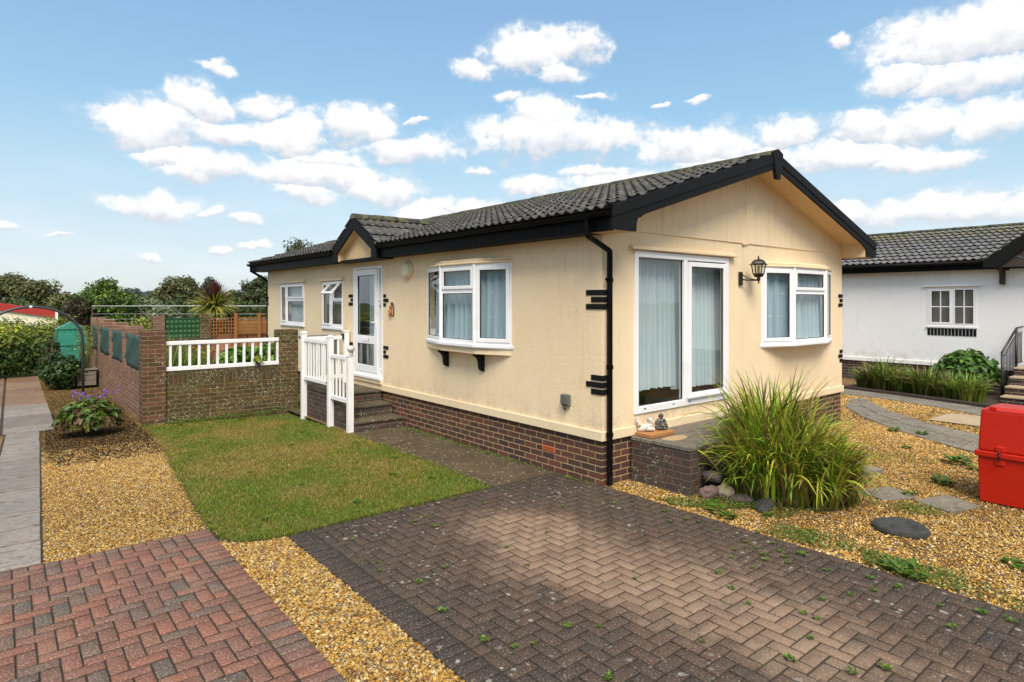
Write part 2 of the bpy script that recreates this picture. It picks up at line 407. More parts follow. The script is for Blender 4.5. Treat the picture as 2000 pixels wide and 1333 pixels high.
mat('mossy_brick', bricks(MB1, (.27, .21, .09), moss=.5, lichen=.95, dirt=(.062, .056, .016), off=(.02, .0)))
mat('mossy_soldier', bricks(MB1, (.20, .16, .09), bw=.225, bh=.075, soldier=True, moss=.6, lichen=.9, dirt=(.06, .052, .018), off=(.02, .07)))
SB = [(.31, .165, .095), (.26, .14, .085), (.34, .19, .11), (.22, .12, .075)]
mat('side_brick', bricks(SB, (.42, .30, .22), moss=.15, dirt=(.12, .07, .05)))
mat('side_soldier', bricks(SB, (.36, .26, .19), bw=.225, soldier=True, moss=.1, off=(0, .03)))
mat('pier_brick', bricks([(.17, .075, .045), (.13, .06, .04), (.20, .085, .055), (.10, .06, .035)], (.34, .24, .13), moss=.35, lichen=.15, dirt=(.09, .065, .025)))
mat('nbr_brick', bricks([(.07, .035, .032), (.09, .045, .036), (.06, .04, .04)], (.30, .27, .23)))
mat('pink_block', bricks([(.55, .26, .16), (.60, .30, .18), (.50, .24, .15)], (.20, .09, .05), bw=.45, bh=.6, mt=.015))

def tiles(base, lite, mosscol, mossamt):
    def fn(k, b):
        a = attr(k); r, g, bl = k.xyz(a)          # r random per tile, g position up the slope, b roll height
        p = pos(k); fine = k.noise(p, 70, 4, .6); pat = k.noise(p, 7, 5, .65); big = k.noise(p, 1.1, 3)
        c = k.mix(r, base, tuple(q * 1.55 for q in base))
        c = k.mix(k.m('MULTIPLY', k.sm(fine, .42, .72), .55), c, lite)
        c = k.mix(k.m('MULTIPLY', k.sm(pat, .48, .68), .5), c, lite)
        ls = k.m('MULTIPLY', k.sm(k.vor(p, 26.), .22, .14), k.m('GREATER_THAN', k.noise(p, 9, 2), .53))
        c = k.mix(ls, c, (.42, .42, .33))
        mo = k.m('MULTIPLY', k.sm(k.m('ADD', k.m('ADD', pat, k.m('MULTIPLY', g, mossamt)), k.m('MULTIPLY', big, .25)), .92, 1.08), .9)
        c = k.mix(mo, c, mosscol)
        setp(k, b, c, .75, k.bump(k.m('ADD', fine, pat), .5, .006), .3)
    return fn
mat('roof_tile', tiles((.030, .030, .030), (.215, .205, .175), (.085, .085, .025), .36))
mat('nbr_tile', tiles((.07, .07, .072), (.30, .295, .29), (.15, .13, .03), .40))
mat('ridge_tile', lambda k, b: setp(k, b, k.mix(k.sm(k.noise(pos(k), 8, 6, .7), .44, .62), (.045, .045, .042), k.mix(k.noise(pos(k), 30, 3), (.055, .058, .018), (.22, .21, .10))), .9, k.bump(k.noise(pos(k), 30, 6, .7), 1., .03)))

def paver(kind):
    def fn(k, b):
        a = attr(k); r, g, bl = k.xyz(a); p = pos(k)
        sp = k.noise(p, 78, 4, .8); mid = k.noise(p, 9, 5, .6); big = k.noise(p, 1.4, 5, .6)
        if kind == 'red':
            c = k.ramp(r, [(0, (.20, .092, .062)), (.30, (.23, .100, .066)), (.55, (.17, .087, .061)), (.80, (.135, .092, .070)), (.94, (.105, .088, .070))], 'CONSTANT')
            c = k.mix(k.m('MULTIPLY', k.sm(big, .40, .68), .45), c, (.15, .085, .075))
            c = k.mix(k.m('MULTIPLY', k.sm(k.noise(p, 3.5, 5, .7), .48, .66), .35), c, (.25, .165, .12)); c = k.mix(k.m('MULTIPLY', k.sm(sp, .54, .64), .62), c, (.46, .34, .26))
            c = k.mix(k.m('MULTIPLY', k.sm(sp, .44, .30), .45), c, (.06, .035, .03))
        else:
            x, y, z = k.xyz(p)
            c = k.ramp(r, [(0, (.068, .050, .038)), (.35, (.076, .053, .039)), (.65, (.062, .048, .038)), (.85, (.082, .056, .040))], 'CONSTANT')
            nn = k.noise(p, 1.1, 5, .65, .6); n5 = k.noise(p, 5, 4)
            def blob(cx, cy, rx, ry, ang=0):
                q = k.vm('SUBTRACT', p, (cx, cy, 0)); qx, qy, _ = k.xyz(q); ca, sa = math.cos(ang), math.sin(ang)
                ax = k.m('DIVIDE', k.m('ADD', k.m('MULTIPLY', qx, ca), k.m('MULTIPLY', qy, sa)), rx)
                ay = k.m('DIVIDE', k.m('SUBTRACT', k.m('MULTIPLY', qy, ca), k.m('MULTIPLY', qx, sa)), ry)
                return k.m('SQRT', k.m('ADD', k.m('MULTIPLY', ax, ax), k.m('MULTIPLY', ay, ay)))
            dd = k.m('MINIMUM', blob(-1.62, -1.15, .62, 1.55, R(0)), blob(-1.35, -2.4, .6, 1.3, 0))
            dd = k.m('ADD', dd, k.m('MULTIPLY', k.m('SUBTRACT', nn, .5), 1.5)); dd = k.m('ADD', dd, k.m('MULTIPLY', k.m('SUBTRACT', n5, .5), .7))
            clean = k.sm(dd, 1.30, .50)          # pale bricks where the parked car keeps them clean and dry
            cl = k.ramp(g, [(0, (.250, .165, .110)), (.35, (.232, .150, .100)), (.6, (.262, .180, .120)), (.85, (.215, .145, .098))], 'CONSTANT')
            c = k.mix(clean, c, cl)
            brown = k.m('MULTIPLY', k.sm(dd, 2.0, 1.0), .55); c = k.mix(k.m('MULTIPLY', brown, k.m('SUBTRACT', 1., clean)), c, (.115, .070, .048))
            bord = k.m('MULTIPLY', k.sm(x, -3.06, -3.08), .5); c = k.mix(bord, c, (.036, .033, .031))
            edge = k.sm(y, -.3, .9)
            c = k.mix(k.m('MULTIPLY', edge, .5), c, (.032, .027, .023))
            c = k.mix(k.m('MULTIPLY', k.sm(k.noise(p, 2.3, 5, .7), .50, .68), .35), c, (.03, .03, .03))
            c = k.mix(k.m('MULTIPLY', k.sm(sp, .54, .66), .55), c, (.34, .265, .20))
            lg = k.sm(k.noise(p, 1.7, 3), .44, .58)
            v1 = k.vor(k.vm('ADD', p, k.scale(k.noise(p, 30, 3, out='Color'), .03)), 13.); g1 = k.m('GREATER_THAN', k.noise(p, 6, 2), .48)
            c = k.mix(k.m('MULTIPLY', k.m('MULTIPLY', k.sm(v1, .27, .18), g1), k.m('MULTIPLY', lg, k.m('SUBTRACT', 1., clean))), c, (.27, .255, .22))
            v2 = k.vor(p, 40.); c = k.mix(k.m('MULTIPLY', k.sm(v2, .18, .10), k.m('GREATER_THAN', k.noise(p, 14, 2), .52)), c, (.34, .27, .19))
        c = k.vm('MULTIPLY', c, k.comb(*[k.map(sp, .3, .7, .62, 1.38)] * 3)); c = k.mix(k.m('MULTIPLY', k.sm(bl, .15, .8), .75), c, (.03, .024, .018))
        setp(k, b, c, k.map(big, .3, .7, .75, .95), k.bump(k.m('ADD', sp, k.m('MULTIPLY', mid, .8)), .7, .005), .18)
    return fn
mat('red_paver', paver('red')); mat('dark_paver', paver('dark'))
mat('joint_sand', lambda k, b: setp(k, b, k.mix(k.sm(k.noise(pos(k), 3, 5), .45, .7), (.035, .028, .02), (.05, .065, .02)), .95))
def vcol(rough=.6, spec=.4, transl=0., var=.0):
    def fn(k, b):
        c = attr(k)
        if var: c = k.mix(k.m('MULTIPLY', k.sm(k.noise(pos(k), 120, 3), .4, .7), var), c, k.vm('MULTIPLY', c, (.45, .45, .45)))
        setp(k, b, c, rough, None, spec)
        if transl:
            t = k.new('ShaderNodeBsdfTranslucent'); k.put(t.inputs[0], c); mx = k.new('ShaderNodeMixShader'); mx.inputs[0].default_value = transl
            k.l.new(b.outputs[0], mx.inputs[1]); k.l.new(t.outputs[0], mx.inputs[2]); k.l.new(mx.outputs[0], k.out.inputs[0])
    return fn
mat('pebble', vcol(.75, .15, 0, .4)); mat('leaf', vcol(.45, .4, .3)); mat('blade', vcol(.5, .35, .25)); mat('petal', vcol(.6, .2, .3))
def gravelbed(k, b):
    p = pos(k); v = k.new('ShaderNodeTexVoronoi'); k.put(v.inputs['Vector'], p); v.inputs['Scale'].default_value = 75
    r, g, bl = k.xyz(v.outputs['Color'])
    c = k.ramp(r, [(0, (.30, .17, .055)), (.25, (.42, .25, .07)), (.5, (.55, .38, .15)), (.65, (.20, .12, .05)), (.8, (.33, .20, .075)), (.92, (.16, .14, .12))], 'CONSTANT')
    c = k.mix(k.sm(v.outputs['Distance'], .35, .65), c, (.10, .06, .025))
    br = k.sm(k.noise(p, .9, 5, .6), .50, .70)
    c = k.mix(k.m('MULTIPLY', br, .45), c, (.14, .085, .035))
    setp(k, b, c, .8, k.bump(k.m('SUBTRACT', 1., v.outputs['Distance']), .9, .012), .3)
mat('gravel_bed', gravelbed)
def lawn(k, b):
    p = pos(k); n = k.noise(p, 1.6, 5, .6); f = k.noise(p, 60, 4, .7)
    c = k.ramp(n, [(.3, (.12, .13, .022)), (.5, (.18, .155, .035)), (.65, (.27, .20, .065))])
    c = k.mix(k.sm(f, .35, .7), k.vm('MULTIPLY', c, (.55, .55, .55)), c); setp(k, b, c, .95, k.bump(f, .8, .02), .1)
mat('lawn_base', lawn)
mat('soil', lambda k, b: setp(k, b, k.mix(k.noise(pos(k), 12, 5, .7), (.03, .02, .012), (.09, .06, .035)), .95, k.bump(k.noise(pos(k), 30, 5, .7), 1, .03)))
def field(k, b):
    p = pos(k); n = k.noise(p, .25, 6, .6); setp(k, b, k.ramp(n, [(.3, (.06, .085, .02)), (.5, (.09, .10, .03)), (.7, (.13, .12, .05))]), .95, k.bump(k.noise(p, 8, 4), 1, .1), .1)
mat('field_grass', field)
def concrete(c0, c1, moss, rough=.75, wet=False):
    def fn(k, b):
        p = pos(k); n = k.noise(p, 2.2, 6, .65); f = k.noise(p, 90, 4, .6)
        c = k.mix(k.sm(n, .32, .68), c0, c1)
        c = k.mix(k.m('MULTIPLY', k.sm(f, .48, .66), .5), c, tuple(q * 2.1 for q in c1))
        c = k.mix(k.m('MULTIPLY', k.sm(k.noise(p, 4.5, 5, .7), .52, .7), moss), c, (.045, .05, .018))
        v = k.vor(k.vm('ADD', p, k.scale(k.noise(p, 25, 3, out='Color'), .03)), 17.); c = k.mix(k.m('MULTIPLY', k.sm(v, .25, .16), k.m('GREATER_THAN', k.noise(p, 7, 2), .50)), c, (.42, .34, .22))
        setp(k, b, c, .88, k.bump(k.m('ADD', f, k.m('MULTIPLY', n, 2)), .6, .006), .2)
    return fn
mat('path_concrete', concrete((.055, .040, .024), (.095, .072, .043), .5))
mat('step_concrete', concrete((.055, .043, .028), (.10, .08, .055), .6))
mat('grey_slab', concrete((.20, .185, .165), (.30, .275, .25), .12))
mat('lichen_slab', concrete((.135, .12, .098), (.21, .188, .15), .45))
mat('tan_slab', concrete((.33, .25, .16), (.40, .31, .20), .1))
def slate(c0, c1):
    def fn(k, b):
        p = pos(k); a = attr(k); r, g, bl = k.xyz(a)
        rip = k.noise(k.vm('MULTIPLY', p, (1, 4.5, 1)), 7, 5, .6, 1.4); fine = k.noise(p, 60, 4)
        c = k.mix(r, c0, c1); c = k.mix(k.m('MULTIPLY', k.sm(rip, .50, .60), .65), c, tuple(q * .42 for q in c0))
        c = k.mix(k.m('MULTIPLY', k.sm(fine, .62, .72), .5), c, (.55, .48, .44))
        c = k.mix(k.m('MULTIPLY', k.sm(k.noise(p, 1.1, 4), .5, .7), .4), c, (.15, .12, .10))
        setp(k, b, c, k.map(k.noise(p, 1.5, 3), .35, .65, .55, .85), k.bump(k.m('ADD', rip, k.m('MULTIPLY', fine, .3)), .9, .016), .25)
    return fn
mat('riven_slab', slate((.21, .18, .15), (.31, .27, .23)))
mat('patio_slab', slate((.19, .105, .055), (.27, .175, .11)))
mat('plinth_slab', slate((.17, .15, .12), (.25, .22, .175)))
mat('dry_patch', lambda k, b: setp(k, b, (.42, .29, .16), .85))
mat('stone', lambda k, b: setp(k, b, k.mix(k.noise(pos(k), 9, 5, .7), (.05, .04, .035), (.16, .13, .11)), .85, k.bump(k.noise(pos(k), 25, 5), .8, .02)))
mat('pale_stone', lambda k, b: setp(k, b, k.mix(k.noise(pos(k), 14, 5, .7), (.30, .24, .13), (.50, .42, .28)), .85, k.bump(k.noise(pos(k), 25, 5), .6, .02)))
mat('red_stone', lambda k, b: setp(k, b, k.mix(k.noise(pos(k), 14, 5, .7), (.10, .05, .045), (.22, .15, .13)), .8, k.bump(k.noise(pos(k), 25, 5), .6, .02)))
mat('dark_slate', lambda k, b: setp(k, b, k.mix(k.noise(k.vm('MULTIPLY', pos(k), (3, 1, 1)), 14, 5, .7), (.018, .018, .017), (.07, .07, .062)), .75, k.bump(k.noise(k.vm('MULTIPLY', pos(k), (4, 1, 1)), 22, 5), .9, .02)))
mat('bronze_cast', lambda k, b: setp(k, b, k.mix(k.noise(pos(k), 25, 5, .7), (.018, .012, .010), (.085, .06, .045)), .45, k.bump(k.noise(pos(k), 70, 4), .6, .006)))
mat('grey_cast', lambda k, b: setp(k, b, k.mix(k.sm(k.noise(pos(k), 30, 5, .7), .5, .62), (.05, .046, .04), (.30, .28, .22)), .8, k.bump(k.noise(pos(k), 70, 4), .6, .006)))
mat('white_cast', lambda k, b: setp(k, b, k.mix(k.sm(k.noise(pos(k), 45, 5, .7), .54, .62), (.62, .59, .54), (.10, .08, .06)), .7, k.bump(k.noise(pos(k), 70, 4), .6, .006)))
mat('orange_wood', lambda k, b: setp(k, b, k.mix(k.noise(k.vm('MULTIPLY', pos(k), (2, 12, 12)), 6, 4), (.30, .12, .035), (.50, .24, .08)), .7))
mat('terracotta', lambda k, b: setp(k, b, k.mix(k.noise(pos(k), 20, 4), (.42, .12, .03), (.56, .20, .06)), .6))
mat('orange_vent', lambda k, b: setp(k, b, (.60, .14, .035), .7))
def redpaint(k, b):
    p = pos(k); n = k.noise(p, 2, 4); sc = k.sm(k.noise(k.vm('MULTIPLY', p, (6, 1, 9)), 26, 3, .6, 1.), .66, .74)
    c = k.mix(n, (.44, .012, .003), (.52, .018, .005)); c = k.mix(k.m('MULTIPLY', sc, .12), c, (.65, .10, .06))
    setp(k, b, c, k.map(n, .3, .7, .28, .42), k.bump(k.noise(p, 7, 3), .06, .02), .35)
mat('red_fibreglass', redpaint)
mat('trellis_green', lambda k, b: setp(k, b, (.008, .07, .028), .6))
mat('mesh_green', lambda k, b: setp(k, b, k.mix(k.noise(k.vm('MULTIPLY', pos(k), (1, 1, 14)), 9, 4), (.014, .048, .040), (.03, .085, .070)), .7))
mat('mesh_pale', lambda k, b: setp(k, b, (.10, .22, .09), .8))
mat('trellis_orange', lambda k, b: setp(k, b, k.mix(k.noise(pos(k), 8, 4), (.26, .085, .02), (.42, .16, .04)), .75))
mat('straw_screen', lambda k, b: setp(k, b, k.mix(k.noise(k.vm('MULTIPLY', pos(k), (20, 1, 1)), 5, 4), (.40, .28, .10), (.60, .45, .20)), .9))
mat('weathered_wood', lambda k, b: setp(k, b, k.mix(k.noise(k.vm('MULTIPLY', pos(k), (3, 3, 14)), 5, 5, .7), (.12, .10, .075), (.30, .26, .21)), .9, k.bump(k.noise(pos(k), 30, 4), .5, .01)))
mat('dark_wood', lambda k, b: setp(k, b, k.mix(k.noise(k.vm('MULTIPLY', pos(k), (3, 3, 14)), 5, 5, .7), (.03, .022, .018), (.075, .05, .038)), .8))
mat('bark', lambda k, b: setp(k, b, k.mix(k.noise(pos(k), 12, 5, .7), (.04, .03, .022), (.12, .09, .065)), .9, k.bump(k.noise(pos(k), 20, 5), 1, .03)))
def cover(k, b):
    p = pos(k); n = k.noise(p, 3.5, 4, .6, 1.); g = k.noise(k.vm('MULTIPLY', p, (1, 1, 5)), 5, 4, .6, 1.)
    c = k.mix(g, (.03, .30, .22), (.12, .50, .38))
    setp(k, b, c, .3, k.bump(n, .8, .05), .5)
    t = k.new('ShaderNodeBsdfTransparent'); t.inputs[0].default_value = (.45, .85, .7, 1); mx = k.new('ShaderNodeMixShader'); mx.inputs[0].default_value = .45
    k.l.new(b.outputs[0], mx.inputs[1]); k.l.new(t.outputs[0], mx.inputs[2]); k.l.new(mx.outputs[0], k.out.inputs[0])
mat('green_cover', cover)
mat('clear_top', lambda k, b: setp(k, b, (.45, .68, .68), .3))
mat('red_roof', lambda k, b: setp(k, b, (.36, .025, .018), .6))
mat('cream_paint', lambda k, b: setp(k, b, (.80, .74, .55), .6))
mat('grey_box', lambda k, b: setp(k, b, (.12, .125, .10), .5))
mat('cream_light', lambda k, b: setp(k, b, (.72, .62, .42), .4))
mat('bin_grey', lambda k, b: setp(k, b, k.mix(k.vor(pos(k), 60.), (.07, .085, .085), (.15, .17, .17)), .6))
mat('asphalt', lambda k, b: setp(k, b, k.mix(k.noise(pos(k), 60, 4), (.035, .035, .036), (.07, .07, .07)), .9, k.bump(k.noise(pos(k), 80, 3), .5, .01)))
M = MATS

# ================================================================== GROUND
rng = np.random.default_rng(3)
def sheet(name, poly, z, m, label=None):
    b = MB(); b.add([(x, y, z) for x, y in poly], [tuple(range(len(poly)))]); o = b.build(name, m); return tag(o, label, None, None, 'structure')
def rect(x0, x1, y0, y1): return [(x0, y0), (x1, y0), (x1, y1), (x0, y1)]
sheet('ground', rect(-600, 600, -600, 600), -.075, M['field_grass'])
sheet('garden_gravel', [(-16, -7.5), (16, -7.5), (16, 9), (-.95, 9), (-.95, .6), (-3.3, .6), (-3.3, 16.6), (-16, 16.6)], -.016, M['gravel_bed'])
sheet('road', rect(-60, 60, -16, -7.5), -.02, M['asphalt'])
GL = 0.0

sheet('lawn_edge_soil', [(-.95, 4.2), (-3.60, 4.2), (-3.67, 3.2), (-3.75, 2.3), (-3.80, 1.5), (-3.79, .95), (-3.66, .81), (-3.30, .75), (-2.4, .765), (-.95, .77)], -.0125, M['soil'])
def paving(name, x0, x1, y0, y1, m, kind, frame=None):
    """block paving of 200 x 100 mm blocks in 90 degree herringbone; every block is real and chamfered"""
    V = []; F = []; C = []; u = .1; gap = .0032
    nx = int(round((x1 - x0) / u)); ny = int(round((y1 - y0) / u))
    def blk(ax, bx, ay, by):
        ax += gap; bx -= gap; ay += gap; by -= gap
        if bx - ax < .02 or by - ay < .02: return
        dz = random.gauss(0, .0011); tx = random.gauss(0, .004); ty = random.gauss(0, .004); cx, cy = (ax + bx) / 2, (ay + by) / 2
        r = random.random(); g = random.random(); n = len(V); ch = .005
        for (i, z) in ((ch, 0.), (0., -.005), (0., -.03)):
            for (px, py) in ((ax + i, ay + i), (bx - i, ay + i), (bx - i, by - i), (ax + i, by - i)):
                V.append((px, py, GL + z + dz + tx * (px - cx) + ty * (py - cy))); C.append((r, g, 0. if z == 0. else 1.))
        F.append((n, n+1, n+2, n+3))
        for lv in (0, 4):
            for j in range(4):
                k2 = (j + 1) % 4; F.append((n+lv+j, n+lv+4+j, n+lv+4+k2, n+lv+k2))
    for j in range(-1, ny + 1):
        for i in range(-1, nx + 1):
            c = (i - j) % 4
            if c == 0: a = (i, i + 2, j, j + 1)
            elif c == 3: a = (i, i + 1, j, j + 2)
            else: continue
            a0, a1, b0, b1 = max(a[0], 0), min(a[1], nx), max(a[2], 0), min(a[3], ny)
            if a1 > a0 and b1 > b0: blk(x0 + a0 * u, x0 + a1 * u, y0 + b0 * u, y0 + b1 * u)
    for (fx0, fx1, fy0, fy1, along) in (frame or []):          # header border, blocks side by side
        if along == 'y':
            q = fy0
            while q < fy1 - .04: blk(fx0, fx1, q, min(q + .1, fy1)); q += .1
        else:
            q = fx0
            while q < fx1 - .04: blk(q, min(q + .1, fx1), fy0, fy1); q += .1
    o = bulk(name, np.array(V), np.array(F), np.array(C), m); tag(o, None, None, None, 'structure')
    xs = [x0, x1] + [f for fr in (frame or []) for f in fr[:2]]; ys = [y0, y1] + [f for fr in (frame or []) for f in fr[2:4]]
    sheet('joint_sand', rect(min(xs) + .004, max(xs) - .004, min(ys) + .004, max(ys) - .004), GL - .0085, M['joint_sand'])
    return o
# dark driveway beside the bungalow and red driveway at the left
paving('dark_driveway', -3.07, .03, -6.95, .65, M['dark_paver'], 'dark', [(-3.275, -3.075, -6.95, .755, 'y'), (-3.07, .03, .655, .755, 'x')])
sheet('landing_back', rect(-.94, -.01, 6.55, 7.34), -.006, M['path_concrete'])
paving('red_driveway', -8.88, -3.98, -6.9, 1.3, M['red_paver'], 'red', [(-3.975, -3.775, -6.9, 1.4, 'y'), (-8.88, -3.98, 1.3, 1.4, 'x')])

# lawn with real blades
lawn_poly = [(-.95, 7.22), (-3.36, 7.22), (-3.38, 6.6), (-3.46, 5.2), (-3.56, 4.0), (-3.62, 3.2), (-3.70, 2.3), (-3.75, 1.5), (-3.72, 1.0), (-3.60, .86), (-3.30, .78), (-2.4, .80), (-1.2, .78), (-.98, .80), (-.96, 1.8)]
def inpoly(x, y, P):
    ins = np.zeros(len(x), bool); n = len(P)
    for i in range(n):
        x1, y1 = P[i]; x2, y2 = P[(i + 1) % n]
        c = ((y1 > y) != (y2 > y)) & (x < (x2 - x1) * (y - y1) / (y2 - y1 + 1e-12) + x1); ins ^= c
    return ins
def dip(x, y): return -.085 * np.clip((x + 3.3) / 2.2, 0, 1) * np.clip((y - 4.4) / 2.4, 0, 1)      # the lawn falls a little towards the steps
def lawn_sheet():
    xs = np.arange(-3.85, -.90, .05); ys = np.arange(.70, 7.35, .05); V = []; F = []
    for i, x in enumerate(xs):
        for y in ys: V.append((x, y, -.006 + float(dip(x, y))))
    n = len(ys); cx, cy = np.meshgrid(xs[:-1] + .025, ys[:-1] + .025, indexing='ij'); k = inpoly(cx.ravel(), cy.ravel(), lawn_poly).reshape(cx.shape)
    for i in range(len(xs) - 1):
        for j in range(n - 1):
            if k[i, j]: F.append((i*n+j, (i+1)*n+j, (i+1)*n+j+1, i*n+j+1))
    tag(bulk('lawn', np.array(V), np.array(F), np.ones((len(V), 3)), M['lawn_base']), None, None, None, 'structure')
lawn_sheet()
def lf(x, y, s, seed=0):                                # smooth pseudo noise 0..1
    r = np.random.default_rng(seed); v = np.zeros_like(x)
    for i in range(7):
        a = r.uniform(0, 2 * math.pi); f = s * r.uniform(.6, 2.2); v += np.sin((x * math.cos(a) + y * math.sin(a)) * f + r.uniform(0, 6)) / (1 + .3 * i)
    return 1 / (1 + np.exp(-v * .9))
def blades(name, x, y, h, wd, C, z0=0., lean=.5, m='blade'):
    n = len(x); a = rng.uniform(0, 2 * math.pi, n); b = rng.uniform(0, 2 * math.pi, n); l = rng.uniform(0, lean, n) * h
    dx, dy = np.cos(a) * wd / 2, np.sin(a) * wd / 2; ex, ey = np.cos(b) * l, np.sin(b) * l; z = z0 + np.zeros(n)
    P0 = np.c_[x - dx, y - dy, z - .004]; P1 = np.c_[x + dx, y + dy, z - .004]
    P2 = np.c_[x + ex * .35 + dx * .7, y + ey * .35 + dy * .7, z + h * .6]; P3 = np.c_[x + ex * .35 - dx * .7, y + ey * .35 - dy * .7, z + h * .6]; P4 = np.c_[x + ex, y + ey, z + h]
    V = np.stack([P0, P1, P2, P3, P4], 1).reshape(-1, 3); i = np.arange(n)[:, None] * 5
    F = np.concatenate([i + [[0, 1, 2]], i + [[0, 2, 3]], i + [[3, 2, 4]]])
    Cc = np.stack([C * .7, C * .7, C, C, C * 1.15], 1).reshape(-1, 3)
    return bulk(name, V, F, Cc, M[m])
def lerp3(t, a, b): return np.array(a)[None] * (1 - t[:, None]) + np.array(b)[None] * t[:, None]
def make_lawn():
    n = 125000; x = rng.uniform(-3.82, -.93, n); y = rng.uniform(.70, 7.25, n)
    k = inpoly(x, y, lawn_poly); j = (~k) & inpoly(x + rng.normal(0, .035, n), y + rng.normal(0, .035, n), lawn_poly); k |= j; x, y = x[k], y[k]; n = len(x)
    t = np.clip(lf(x, y, 1.7, 5) * .85 + lf(x, y, 5, 6) * .45 + lf(x, y, 14, 8) * .35 - .30 + rng.normal(0, .2, n), 0, 1)
    t = np.clip((t - .42) * 2.2 + .34, 0, 1)
    near = np.clip((2.6 - y) / 1.8, 0, 1) * .38; t = np.clip(t - near, 0, 1)
    C = lerp3(t, (.13, .23, .016), (.40, .30, .070))
    dead = rng.random(n) < (.06 + .28 * t); C[dead] = lerp3(rng.random(dead.sum()), (.50, .37, .16), (.26, .16, .06))
    C *= rng.uniform(.55, 1.45, n)[:, None]
    h = rng.uniform(.008, .026, n) * (1.25 - .4 * t); tag(blades('lawn_grass', x, y, h, rng.uniform(.003, .0075, n), C, -.002 + dip(x, y), 1.2), None, None, None, 'stuff')
make_lawn()

# gravel: real pebbles over the bed
OCT = np.array([(1,0,0),(-1,0,0),(0,1,0),(0,-1,0),(0,0,1),(0,0,-1)], float)
OF = np.array([(0,2,4),(2,1,4),(1,3,4),(3,0,4),(2,0,5),(1,2,5),(3,1,5),(0,3,5)])
t_ = (1 + 5 ** .5) / 2
ICO = np.array([(-1,t_,0),(1,t_,0),(-1,-t_,0),(1,-t_,0),(0,-1,t_),(0,1,t_),(0,-1,-t_),(0,1,-t_),(t_,0,-1),(t_,0,1),(-t_,0,-1),(-t_,0,1)]) / 1.9
IF = np.array([(0,11,5),(0,5,1),(0,1,7),(0,7,10),(0,10,11),(1,5,9),(5,11,4),(11,10,2),(10,7,6),(7,1,8),(3,9,4),(3,4,2),(3,2,6),(3,6,8),(3,8,9),(4,9,5),(2,4,11),(6,2,10),(8,6,7),(9,8,1)])
PC = np.array([(.52,.29,.065),(.60,.38,.11),(.44,.22,.04),(.66,.46,.17),(.34,.16,.035),(.70,.56,.32),(.22,.17,.13),(.58,.33,.06),(.22,.11,.04),(.60,.42,.16),(.48,.27,.07)])
def pebbles(name, x, y, r, T, TF, bright=1., z0=-.012, label=None):
    n = len(x); v = np.repeat(T[None], n, 0); m = T.shape[0]
    v = v * (1 + rng.uniform(-.22, .22, v.shape))
    s = np.c_[r * rng.uniform(.8, 1.45, n), r * rng.uniform(.7, 1.1, n), r * rng.uniform(.45, .75, n)]; v = v * s[:, None, :]
    a = rng.uniform(0, 2 * math.pi, n); tl = rng.normal(0, .35, n)
    z = v[..., 2] + v[..., 0] * tl[:, None]; ca, sa = np.cos(a)[:, None], np.sin(a)[:, None]
    X = v[..., 0] * ca - v[..., 1] * sa + x[:, None]; Y = v[..., 0] * sa + v[..., 1] * ca + y[:, None]; Z = z + (z0 + rng.uniform(-.001, .007, n))[:, None]
    V = np.stack([X, Y, Z], -1).reshape(-1, 3); F = (np.arange(n)[:, None, None] * m + TF[None]).reshape(-1, 3)
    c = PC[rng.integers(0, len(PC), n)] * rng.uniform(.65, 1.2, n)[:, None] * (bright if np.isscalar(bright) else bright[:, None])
    dk = lf(x, y, 1.6, 11); c = c * (1 - .28 * dk[:, None])
    return tag(bulk(name, V, F, np.repeat(c, m, 0), M['pebble'], smooth=True), None, None, None, 'stuff')
def scatter(x0, x1, y0, y1, dens, keep):
    n = int((x1 - x0) * (y1 - y0) * dens); x = rng.uniform(x0, x1, n); y = rng.uniform(y0, y1, n); k = keep(x, y); return x[k], y[k]
slab_edge = lambda y: -4.98 + (y - 1.38) * .0378
x, y = scatter(-3.775, -3.275, -2.6, 1.0, 8500, lambda x, y: ~inpoly(x, y + rng.uniform(0, .06, len(x)), lawn_poly)); pebbles('gravel_strip', x, y, np.clip(rng.lognormal(-4.75, .28, len(x)), .005, .017), ICO, IF, 1.06)
x, y = scatter(-5.0, -3.3, 1.40, 5.2, 8200, lambda x, y: (~inpoly(x + rng.uniform(0, .07, len(x)), y, lawn_poly)) & (x > slab_edge(y))); pebbles('gravel_bed_pebbles', x, y, np.clip(rng.lognormal(-4.75, .28, len(x)), .005, .018), OCT * 1.1, OF, 1.0)
x, y = scatter(-4.9, -3.3, 5.2, 16.2, 3600, lambda x, y: (~inpoly(x, y, lawn_poly)) & (x > slab_edge(y)) & ((y < 7.8) | (x > -4.5)) & ((y < 7.3) | (x < -3.38)))
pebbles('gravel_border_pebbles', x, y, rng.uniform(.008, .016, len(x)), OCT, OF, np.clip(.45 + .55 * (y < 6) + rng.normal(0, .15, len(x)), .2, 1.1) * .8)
def keepR(x, y):
    k = ~((x > .45) & (x < 2.6) & (y > -.86)); k &= ~((x > -1) & (x < 6.2) & (y > 0)); k &= x > .035
    return k
x, y = scatter(.03, 6.5, -4.6, 0., 4300, keepR); kk = rng.random(len(x)) < (1.15 - .75 * np.clip((lf(x, y, 3.2, 21) - .55) * 3, 0, 1)); x, y = x[kk], y[kk]; pebbles('gravel_yard_pebbles', x, y, np.clip(rng.lognormal(-4.65, .28, len(x)), .005, .02), OCT * 1.1, OF, 1.1)
x, y = scatter(5.5, 12.6, -3.6, 3.2, 1500, lambda x, y: keepR(x, y) & (x < 10.2)); pebbles('gravel_far_pebbles', x, y, rng.uniform(.012, .02, len(x)), OCT * 1.1, OF, 1.1)
